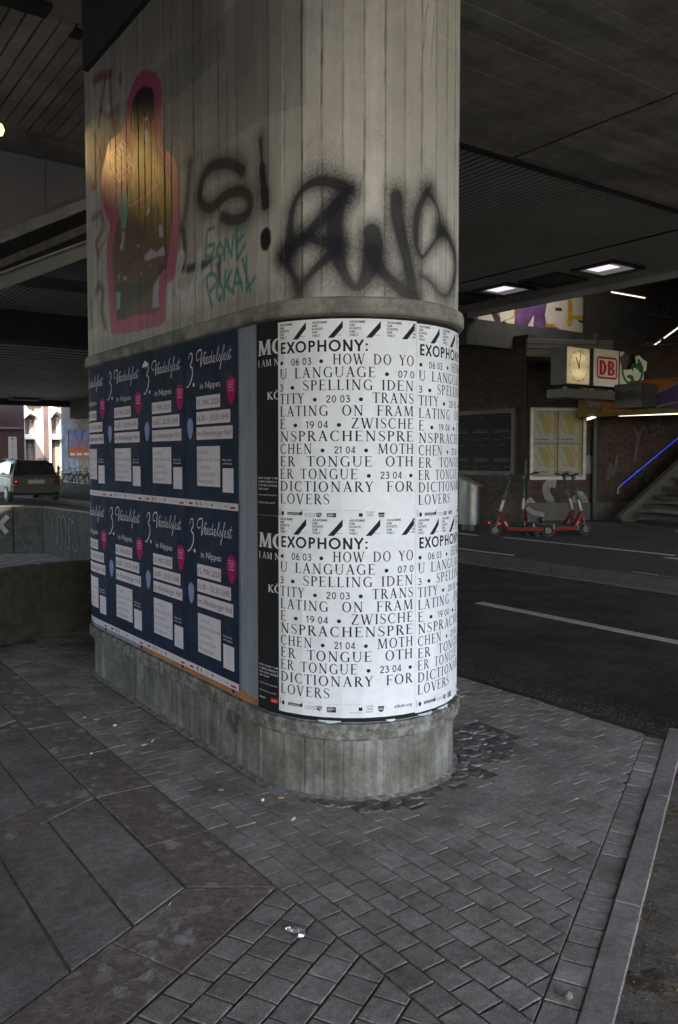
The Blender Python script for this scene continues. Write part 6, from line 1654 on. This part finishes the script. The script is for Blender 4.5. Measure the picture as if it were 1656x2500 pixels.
wallseg(a, b-Vector((.006, 0, 0)), .60, .14); wallseg(b+Vector((.004, 0, 0)), c+(c-b)*3, .60, .14)
pb = thing('back_wall', (3, 13, 0), 'dark low wall with a pale letter K and an outlined tag, behind the aggregate wall', 'wall')
a = onZ(-260, 1353); b = onZ(107, 1352); c = onZ(262, 1390)
for p, q_ in ((a, onZ(33, 1352)), (onZ(35, 1352), b), (b, c+(c-b)*1.2)):
    wallseg(p, q_, .72, .25, 'wall_block', M['aggregate'], par=pb)
    wallseg(p+Vector((0, -.01, 0)), q_+Vector((0, -.01, 0)), .745, .28, 'coping', M['walltop'], z0=.722, par=pb)
M['kmark'] = mat('pale spray letter', (.32,.32,.35), .8, .2, 20)
nK = -Vector((-(b-a).y, (b-a).x, 0)).normalized(); cK = lambda p: [(x/6.229, 1220+y/6.229) for x, y in p]
tagstroke(a, nK, cK([(110,265),(10,370)]), .075, M['kmark'], 'letter', pb, .012); tagstroke(a, nK, cK([(0,375),(95,490)]), .075, M['kmark'], 'letter', pb, .016)
nL = -Vector((-(c-b).y, (c-b).x, 0)).normalized()
for s_ in ([(805,250),(800,400),(830,600),(870,660),(885,500),(870,300),(895,250),(930,300)], [(860,540),(900,700),(935,730),(960,650),(940,450),(935,280),(970,250),(1000,330)], [(990,300),(1010,500),(990,680),(1020,720),(1050,740),(1060,600),(1040,430),(1050,300),(1120,350),(1160,500),(1185,650),(1180,770),(1140,780),(1100,700)], [(1060,420),(1080,380),(1110,350)]):
    tagstroke(b, nL, cK(s_), .018, M['tag'], 'tag', pb, .012)
lt_ = onZ(147, 1347); t = thing('litter_can', tuple(lt_), 'crushed pale can lying at the foot of the dark back wall', 'litter')
MB().tube([lt_+Vector((-.08, .02, .04)), lt_+Vector((.07, -.02, .035))], [.035, .028], 8).build('can', M['signwhite'], t); MB().tube([lt_+Vector((-.03,.006,.038)), lt_+Vector((.02,-.006,.036))], .036, 8).build('band', M['blueballoon'], t)
# warm floodlight on the ramp side, lighting the painted figure
fl_p = onY(-5, 316, 6.8)
t = thing('wall_lamp', tuple(fl_p), 'warm lit lamp at the left edge under the cornice', 'lamp')
MB().lathe([(0,.05),(.035,.04),(.05,0),(.035,-.04),(0,-.05)], tuple(fl_p), 14).build('globe', M['warmlamp'], t, smooth=True)
MB().box(fl_p.x-.05, fl_p.x+.05, fl_p.y+.05, 8.14, fl_p.z-.02, fl_p.z+.06).build('bracket', M['darkmetal'], t)
ld = bpy.data.lights.new('warm_lamp', 'SPOT'); lo = bpy.data.objects.new('warm_lamp_light', ld); COL.objects.link(lo); lo.parent = t
tgt = onX(300, 395, PXC-PR); dl = (Vector(tgt)-Vector(fl_p)).normalized(); lo.location = dl*.09; lo.rotation_euler = (-dl).to_track_quat('Z', 'Y').to_euler()
ld.energy = 9; ld.color = (1,.62,.20); ld.spot_size = radians(19); ld.spot_blend = 1; ld.shadow_soft_size = .05

# ---------------------------------------------- hatchback seen from behind
def car():
    g0 = onZ(90, 1226, 0); 
    t = thing('hatchback_car', (0,0,0), 'silver grey hatchback seen from behind, driving off on the far carriageway', 'car')
    W_, H1 = .83, 1.42
    P = M['carpaint'] = mat('silver grey car paint', (.03,.031,.03), .45, .05, 3, bump=0, metal=.2, coat=.15)
    # lower body: cross-sections along the length (x forward); rear at x=0
    secs = [(0.0, .70, .34, .80, .86), (.06, .80, .28, .84, .90), (.5, .83, .22, .90, .93), (1.6, .83, .20, .90, .93), (2.7, .82, .20, .88, .92), (3.5, .78, .24, .80, .84), (3.85, .68, .32, .62, .66)]
    mb = MB()
    for x, w_, zb, zs, zt in secs:
        ring = [(-w_*.93, zb), (-w_, zb+.12), (-w_, (zb+zs)/2), (-w_*.985, zs), (-w_*.90, zt), (w_*.90, zt), (w_*.985, zs), (w_, (zb+zs)/2), (w_, zb+.12), (w_*.93, zb)]
        mb.v += [(x, y, z) for y, z in ring]
    m_ = 10
    for i in range(len(secs)-1):
        for k in range(m_): mb.f.append((i*m_+k, i*m_+(k+1) % m_, (i+1)*m_+(k+1) % m_, (i+1)*m_+k))
    mb.f.append(tuple(range(m_-1, -1, -1))); mb.f.append(tuple((len(secs)-1)*m_+k for k in range(m_)))
    mb.build('body', P, t, raw=True, smooth=False, bevel=.06)
    # cabin
    cab = [(.04, .70, .88, .90), (.30, .57, 1.33, 1.36), (.55, .57, 1.40, 1.42), (1.5, .58, 1.43, 1.44), (2.0, .55, 1.37, 1.38), (2.75, .70, .92, .92)]
    mb = MB()
    for i, (x, w_, z, _) in enumerate(cab):
        wl = .76 if 0 < i < 5 else .74
        zl = .90
        mb.v += [(x if i else .02, -wl, zl), (x, -w_, z), (x, w_, z), (x if i else .02, wl, zl)]
    # pillars and roof as one shell, glass set 6 mm outside it
    for i in range(len(cab)-1):
        for k in range(3): mb.f.append((i*4+k, i*4+k+1, (i+1)*4+k+1, (i+1)*4+k))
    mb.build('roof', P, t, raw=True, bevel=.05)
    G = M['glass']
    MB().slab([(.062, -.64, .95), (.062, .64, .95), (.265, .52, 1.31), (.265, -.52, 1.31)], (-.03, 0, .015)).build('rear_window', G, t, raw=True)
    for s_ in (-1, 1):
        MB().slab([(.42, s_*.745, .96), (1.20, s_*.745, .96), (1.20, s_*.655, 1.33), (.50, s_*.66, 1.32)], (0, s_*.022, 0)).build('side_window', G, t, raw=True)
        MB().slab([(1.27, s_*.745, .96), (2.25, s_*.74, .96), (1.88, s_*.655, 1.31), (1.27, s_*.655, 1.33)], (0, s_*.022, 0)).build('side_window', G, t, raw=True)
        MB().slab([(-.012, s_*.56, .60), (-.012, s_*.77, .60), (.0, s_*.77, .88), (.0, s_*.62, .88)], (-.02, 0, 0)).build('tail_lamp', M['taillamp'], t, raw=True)
        MB().box(-.040, -.032, s_*.66-.03, s_*.66+.03, .68, .72).build('brake_light', M['redlamp'], t, raw=True) if s_ > 0 else None
        MB().box(1.72, 1.84, s_*.84, s_*.98, .93, 1.04).build('wing_mirror', M['black'], t, raw=True, bevel=.02)
        for x in (.62, 3.05):
            wh = MB().lathe([(.0,-.09),(.20,-.09),(.29,-.075),(.30,0),(.29,.075),(.20,.09),(0,.09)], (x, s_*.75, .30), 20, 'y').build('wheel', M['rubber'], t, raw=True)
            MB().lathe([(0, s_*.095), (.17, s_*.092), (.19, s_*.085)], (x, s_*.75, .30), 16, 'y').build('rim', M['metal'], wh, raw=True)
    MB().box(-.07, .10, -.78, .78, .36, .52).build('bumper', P, t, raw=True, bevel=.025)
    MB().box(-.082, -.05, -.80, .80, .515, .56).build('bumper_trim', M['black'], t, raw=True)
    MB().box(-.03, .0, -.27, .27, .63, .75).build('number_plate', M['frame'], t, raw=True)
    MB().bar((.03, .05, .93), (.10, -.22, 1.10), .012).build('rear_wiper', M['black'], t, raw=True)
    MB().box(-.02, .0, -.05, .05, .80, .84).build('badge', M['metal'], t, raw=True)
    for s_ in (-1, 1): MB().box(.5, 1.9, s_*.60-.015, s_*.60+.015, 1.435, 1.465).build('roof_rail', M['black'], t, raw=True)
    t.location = (g0.x, g0.y, 0); t.rotation_euler = (0, 0, radians(90))
    return t
M['taillamp'] = mat('dark red lamp glass', (.05,.004,.003), .2, .05, 3, bump=0)
ca = car()
# ---------------------------------------------- far abutment with sky-blue poster board, bicycles, bollards
ab = onZ(152, 1182, 0); abX = ab.x
ax0 = onX(152, 1182, abX)
abt = thing('abutment_wall', (abX, 40, 0), 'grey concrete abutment wall at the far end of the underpass behind the parked bicycles', 'wall')
MB().box(abX, abX+1.5, 20, ax0.y, -.1, 4.45).build('wall_face', M['ramp_concrete'], abt)
MB().box(abX-.5, abX+.02, 20, ax0.y-3.2, 3.55, 4.45).build('corbel', M['wallplinth'], abt)
yb0 = onX(170, 1080, abX).y; yb1 = onX(262, 1080, abX).y; zt_ = onX(195, 1046, abX).z; zb_ = onX(195, 1119, abX).z
bf = thing('poster_frame', (abX, yb0, zb_), 'framed board of blue and orange posters on the far abutment wall', 'poster frame')
P0a = Vector((abX, 0, 0)); frame_on(bf, P0a, nA, dA, yb1, yb0, zb_, zt_, .08, M['frame'], .06)
M['bluegrad'] = mat('blue poster print', (.10,.16,.38), .6, .25, .9, tint=(.22,.30,.55)); M['orangegrad'] = mat('orange poster print', (.42,.14,.05), .6, .3, 2)
npst = 5; ww = (yb0-yb1-.16)/npst
for i in range(npst):
    y0 = yb0-.08-i*ww; t = thing('framed_poster', (abX, y0, zb_), '%s blue and orange poster from the left on the far board' % ('first', 'second', 'third', 'fourth', 'fifth')[i], 'poster', 'blue and orange posters on the far board')
    hgt_ = zt_-zb_-.16
    MB().box(abX-.055, abX-.047, y0-ww+.02, y0-.02, zb_+.08+hgt_*.36, zt_-.08).build('blue_field', M['bluegrad'], t)
    MB().box(abX-.055, abX-.047, y0-ww+.02, y0-.02, zb_+.08, zb_+.08+hgt_*.355).build('orange_field', M['orangegrad'], t)
    MB().box(abX-.060, abX-.0555, y0-ww*.85, y0-ww*.15, zb_+.16, zb_+.28).build('text_band', M['signwhite'], t)
    MB().slab([(abX-.0556, y0-ww*.75, zb_+.6), (abX-.0556, y0-ww*.25, zb_+.6), (abX-.0556, y0-ww*.5, zb_+1.35)], (-.004,0,0)).build('tower_print', M['orangegrad'], t)
# graffiti pale panel at the wall end
MB().box(abX-.02, abX-.004, ax0.y-3.0, ax0.y-.05, 0, 3.3).build('painted_end', mat('pale blue-grey paint', (.34,.40,.45), .8, .3, 1.5, tint=(.20,.24,.30)), abt)
groupB = 'bicycles parked under the bridge'
for i, (x, y, ang, lab) in enumerate(((158, 1184, .1, 'dark bicycle at the left end of the row before the far wall'), (184, 1188, -.3, 'black bicycle with a rear box second in the row before the far wall'), (196, 1190, .5, 'dark bicycle third in the row before the far wall'), (222, 1192, .15, 'dark bicycle at the right end of the row, cut by the pillar edge'))):
    o = copy_tree(bk0); q = onZ(x, y, .0); sc_ = 1.0; place_bk(o, q.x, q.y, 0, RA+ang, lab); o['group'] = groupB
o = copy_tree(bk0); q = onZ(4, 1185, 0); place_bk(o, q.x, q.y, 0, RA+.2, 'bicycle at the left edge of the photo beyond the car'); 
o = copy_tree(bk0); q = onZ(52, 1178, 0); place_bk(o, q.x, q.y+1, 0, RA-.2, 'bicycle with its bars showing over the roof of the car, on the left'); 
o = copy_tree(bk0); q = onZ(102, 1178, 0); place_bk(o, q.x, q.y+1, 0, RA-1.2, 'bicycle with its bars showing over the roof of the car, on the right'); 
q = onY(178, 1176, 45); t = thing('rear_lamp', tuple(q), 'red lit rear lamp on the row of far bicycles', 'lamp'); MB().lathe([(0,.045),(.04,.03),(.045,-.02),(0,-.045)], tuple(q), 8).build('lens', M['redlamp'], t)
for x in (143.5,):
    q = onZ(x, 1186, 0); t = thing('bollard', tuple(q), 'dark bollard just right of the car by the bicycles', 'bollard'); MB().tube([q, q+Vector((0,0,1.0))], .06, 10).build('post', M['darkmetal'], t); MB().lathe([(0,1.06),(.05,1.04),(.07,1.0)], tuple(q), 10).build('cap', M['darkmetal'], t)
# ---------------------------------------------- sunlit building beyond
YB_ = 54.0
bd = thing('brick_building', (12, YB_, 0), 'brick building in sunlight beyond the underpass with angular window bays', 'building')
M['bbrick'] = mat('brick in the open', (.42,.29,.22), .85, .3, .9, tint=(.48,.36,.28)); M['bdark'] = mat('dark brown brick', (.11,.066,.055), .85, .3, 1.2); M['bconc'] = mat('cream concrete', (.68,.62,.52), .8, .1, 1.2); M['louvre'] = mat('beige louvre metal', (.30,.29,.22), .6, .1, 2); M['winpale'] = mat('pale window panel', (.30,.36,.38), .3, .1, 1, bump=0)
cL = lambda x, y: (x/5.92, 900+y/5.92)
def bxp(name, x0, x1, y0, y1, Y, th_, m, par=bd, lab=None):
    a = onY(*cL(x0, y1), Y); b = onY(*cL(x1, y0), Y)
    return MB().box(a.x, b.x, Y, Y+th_, a.z, b.z).build(name, m, par, label=lab)
bxp('wall', -900, 1500, -2200, 1900, YB_+.8, .5, M['bbrick'])
bxp('concrete_pier', 345, 520, -400, 620, YB_+.45, .3, M['bconc']); bxp('brick_pier', 525, 655, -400, 1760, YB_, .8, M['bbrick']); bxp('concrete_pier', 685, 905, -400, 580, YB_+.45, .3, M['bconc'])
bxp('brick_pier', 340, 356, 600, 1760, YB_, .8, M['bconc']); bxp('brick_pier', 690, 735, 500, 1760, YB_, .8, M['bconc']); bxp('drainpipe', 655, 683, -400, 1760, YB_-.1, .1, M['bdark']); bxp('brick_pier', 905, 1300, -400, 1760, YB_, .8, M['bconc'])
for x0, x1, dy in ((352, 525, 40), (737, 905, 0)):
    f = bxp('window_bay', x0, x1, 690+dy*.6, 950, YB_+.62, .05, M['bdark']); 
    bxp('window_pane', x0+78, x1, 700+dy, 945, YB_+.58, .03, M['winpale']); bxp('lintel', x0, x1, 948, 1018, YB_-.05, .6, M['bconc'])
    bxp('grille_recess', x0, x1, 1020, 1500, YB_+.62, .05, M['bdark'])
    lv = MB(); a = onY(*cL(x0+70, 1500), YB_+.5); b = onY(*cL(x1, 1045), YB_+.5)
    z = a.z
    while z < b.z: lv.add([(a.x, YB_+.5, z), (b.x, YB_+.5, z), (b.x, YB_+.56, z+.07), (a.x, YB_+.56, z+.07)], [(0,1,2,3)]); z += .09
    lv.build('louvre', M['louvre'], bd, kind='stuff')
    # gabled hood over the bay
    g0_ = onY(*cL(x0, 715+dy*.2), YB_-.35); g1_ = onY(*cL((x0+x1)/2, 605+dy), YB_-.35); g2_ = onY(*cL(x1, 665+dy*.5), YB_-.35)
    MB().slab([g0_, g1_, g1_+Vector((0,0,.18)), g0_+Vector((0,0,.18))], (0,.9,0)).build('hood', M['bconc'], bd); MB().slab([g1_, g2_, g2_+Vector((0,0,.18)), g1_+Vector((0,0,.18))], (0,.9,0)).build('hood', M['bconc'], bd)
    k0 = onY(*cL((x0+x1)/2-25, 505+dy-20), YB_-.2)
    MB().box(k0.x, k0.x+.75, YB_-.25, YB_+.45, k0.z, k0.z+.6).build('vent_box', M['bdark'], bd)
# darker block in the shade at the left
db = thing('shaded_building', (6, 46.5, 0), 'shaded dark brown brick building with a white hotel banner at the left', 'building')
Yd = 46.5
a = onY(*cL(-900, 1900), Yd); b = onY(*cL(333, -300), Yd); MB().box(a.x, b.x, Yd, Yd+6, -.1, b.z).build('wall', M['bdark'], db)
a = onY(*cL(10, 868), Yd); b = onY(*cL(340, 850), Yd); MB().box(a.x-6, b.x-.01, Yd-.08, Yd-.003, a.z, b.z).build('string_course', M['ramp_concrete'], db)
hb = thing('hotel_banner', tuple(onY(*cL(190, 1350), Yd-.3)), 'tall white hotel banner with vertical lettering on the shaded brick building', 'banner')
a = onY(*cL(130, 1352), Yd-.35); b = onY(*cL(243, 985), Yd-.35); MB().box(a.x, b.x, Yd-.35, Yd-.31, a.z, b.z).build('panel', M['signwhite'], hb)
P = Print(lambda u, v, off=0: (a.x+(b.x-a.x)*u, Yd-.354-off, a.z+(b.z-a.z)*v)); vs_, fs_, (x0_, x1_) = text2d('AZIMUT HOTEL', .0)
bb_ = len(P.mb.v); H_b = b.z-a.z; W_b = b.x-a.x
P.mb.v += [(a.x+W_b*.62-(-y)*0 - (1-y)*-.0 - .0 + (y-.5)*W_b*.30*1.0-W_b*.1, Yd-.356, b.z-H_b*.16-(x-x0_)/(x1_-x0_)*H_b*.80) for x, y in vs_]; P.mb.f += [tuple(bb_+i for i in f) for f in fs_]
P.done('lettering', M['greyprint'], hb)
P = Print(lambda u, v, off=0: (a.x+W_b*u, Yd-.355-off, a.z+H_b*v)); P.disc(.45, .925, .14, .038); P.done('round_logo', M['redlogo'], hb)
# ============================================================ LITTER ON THE PAVING
def butt(px, py, ang, m, label, L_=.022, r_=.004):
    q = onZ(px, py, .006); t = thing('cigarette_end', tuple(q), label, 'cigarette end', 'cigarette ends on the pavers'); d = Vector((cos(ang), sin(ang), 0))
    MB().tube([q-d*L_*.5, q+d*L_*.5], r_, 7).build('filter', m, t)
c1 = lambda x, y: (x/2.24, 1700+y/2.24); c2 = lambda x, y: (500+x/2.412, 1700+y/2.412)
M['tan'] = mat('tan filter paper', (.45,.24,.09), .8, .1, 40, bump=0); M['cream'] = mat('cream paper', (.62,.52,.38), .8, .1, 40, bump=0)
butt(*c1(836, 241), .9, M['signwhite'], 'white cigarette end beside the flat side of the pillar', .032)
butt(*c1(528, 126), -.6, M['tan'], 'tan cigarette end, farther of the two far left ones', .03, .005)
butt(*c1(629, 157), -.2, M['cream'], 'short cream cigarette end left of the pillar', .018, .006)
butt(*c1(787, 265), .2, M['greyprint'], 'grey trodden cigarette end near the white one', .03)
butt(*c1(1209, 511), -.9, M['tan'], 'orange cigarette end on the third paver row', .024)
butt(*c1(1437, 566), 0, M['signwhite'], 'tiny white crumpled paper ball before the plinth', .010, .006)
butt(*c2(522, 721), .6, M['cream'], 'cream cigarette end in front of the rounded plinth', .022, .006)
butt(*c2(450, 597), -.5, M['tan'], 'brown trodden butt beside the cobbles at the plinth', .024, .005)
butt(*c1(462, 115), .1, M['cream'], 'pale speck of paper left of the tan cigarette ends', .014, .004)
butt(*c1(500, 312), .1, M['signwhite'], 'white paper speck on the conglomerate strip', .012, .004)
butt(*c1(930, 1135), .8, M['signwhite'], 'tiny white paper slip at the large slab corner', .016, .002)
random.seed(21)
q0 = onZ(*c2(540, 1400), .0); t = thing('foil_scrap', tuple(q0), 'crumpled silver foil scrap lying on the front pavers', 'litter')
mb = MB(); nU, nV_ = 16, 5
for i in range(nU):
    a = i/(nU-1); cx = q0.x+.004; 
    sp_ = smooth_pts([onZ(*c2(478, 1378), 0).to_tuple(), onZ(*c2(520, 1385), 0).to_tuple(), onZ(*c2(560, 1385), 0).to_tuple(), onZ(*c2(592, 1405), 0).to_tuple(), onZ(*c2(552, 1425), 0).to_tuple()], 4)
    p = Vector(sp_[min(int(a*16), 16)])
    for j in range(nV_):
        w__ = .011*sin(pi*(.12+.8*a)); mb.v.append((p.x+random.uniform(-.002,.002)+(j-2)*w__*.35, p.y+(j-2)*w__*.6+random.uniform(-.002,.002), .004+random.uniform(0,.012)*sin(pi*j/(nV_-1))))
for i in range(nU-1):
    for j in range(nV_-1): mb.f.append((i*nV_+j, (i+1)*nV_+j, (i+1)*nV_+j+1, i*nV_+j+1))
mb.build('foil', mat('silver foil', (.7,.7,.72), .3, .1, 30, bump=0, metal=.7), t)
q0 = onZ(1050+873/2.587, 1700+1888/2.587, .012); t = thing('pebble', tuple(q0), 'round dark pebble on the pale header pavers near the kerb', 'pebble')
MB().lathe([(0,.013),(.010,.010),(.014,0),(.010,-.009),(0,-.011)], tuple(q0), 10).build('stone', M['cobble'], t, smooth=True)
for (x, y) in ((228, 1622), (1330, 1505)):
    q = onZ(500+x/2.412 if y > 1600 else x/2.24, 1700+y/(2.412 if y > 1600 else 2.24), .0035); t = thing('gum_spot', tuple(q), 'flattened grey chewing gum on a paver' + (' below the foil scrap' if y > 1600 else ' at the lower left'), 'chewing gum')
    MB().lathe([(0,.002),(.006,.0018),(.008,0)], tuple(q), 10).build('gum', M['frame'], t)
# small green leaf tip at the right edge
q = onZ(1652, 1812, .03); t = thing('weed', tuple(onZ(1668, 1835, 0)), 'small green weed leaf at the right edge beside the kerb', 'plant')
M['leaf'] = mat('green leaf', (.10,.22,.03), .6, .2, 20, bump=0)
r0 = onZ(1672, 1835, 0)
for a_ in range(4):
    tip = q+Vector((.01*a_, -.02*a_, .012*a_)); mdl = (tip+r0)/2+Vector((0, 0, .02)); sd_ = Vector((.012, .012, 0)); MB().poly([r0, mdl-sd_, tip, mdl+sd_]).build('leaf', M['leaf'], t)
# unseen wall added left of the camera to keep light off the pillar's flank
aw = thing('left_shade_wall', (-5, 0, 0), 'unseen concrete wall added to darken the left side of the underpass, outside the frame', 'wall')
MB().box(-5.5, -4.9, -7, 8, -.1, 4.6).build('wall_face', M['concrete'], aw)
for o in list(bpy.data.objects):
    if o.type == 'MESH' and o.parent and o.name.split('.')[0] in ('print', 'date_print', 'programme_print', 'balloon_print', 'balloon_pattern', 'small_logo', 'logo', 'logo_detail', 'lettering', 'flake', 'scrap', 'logo_print') : o['kind'] = 'stuff'
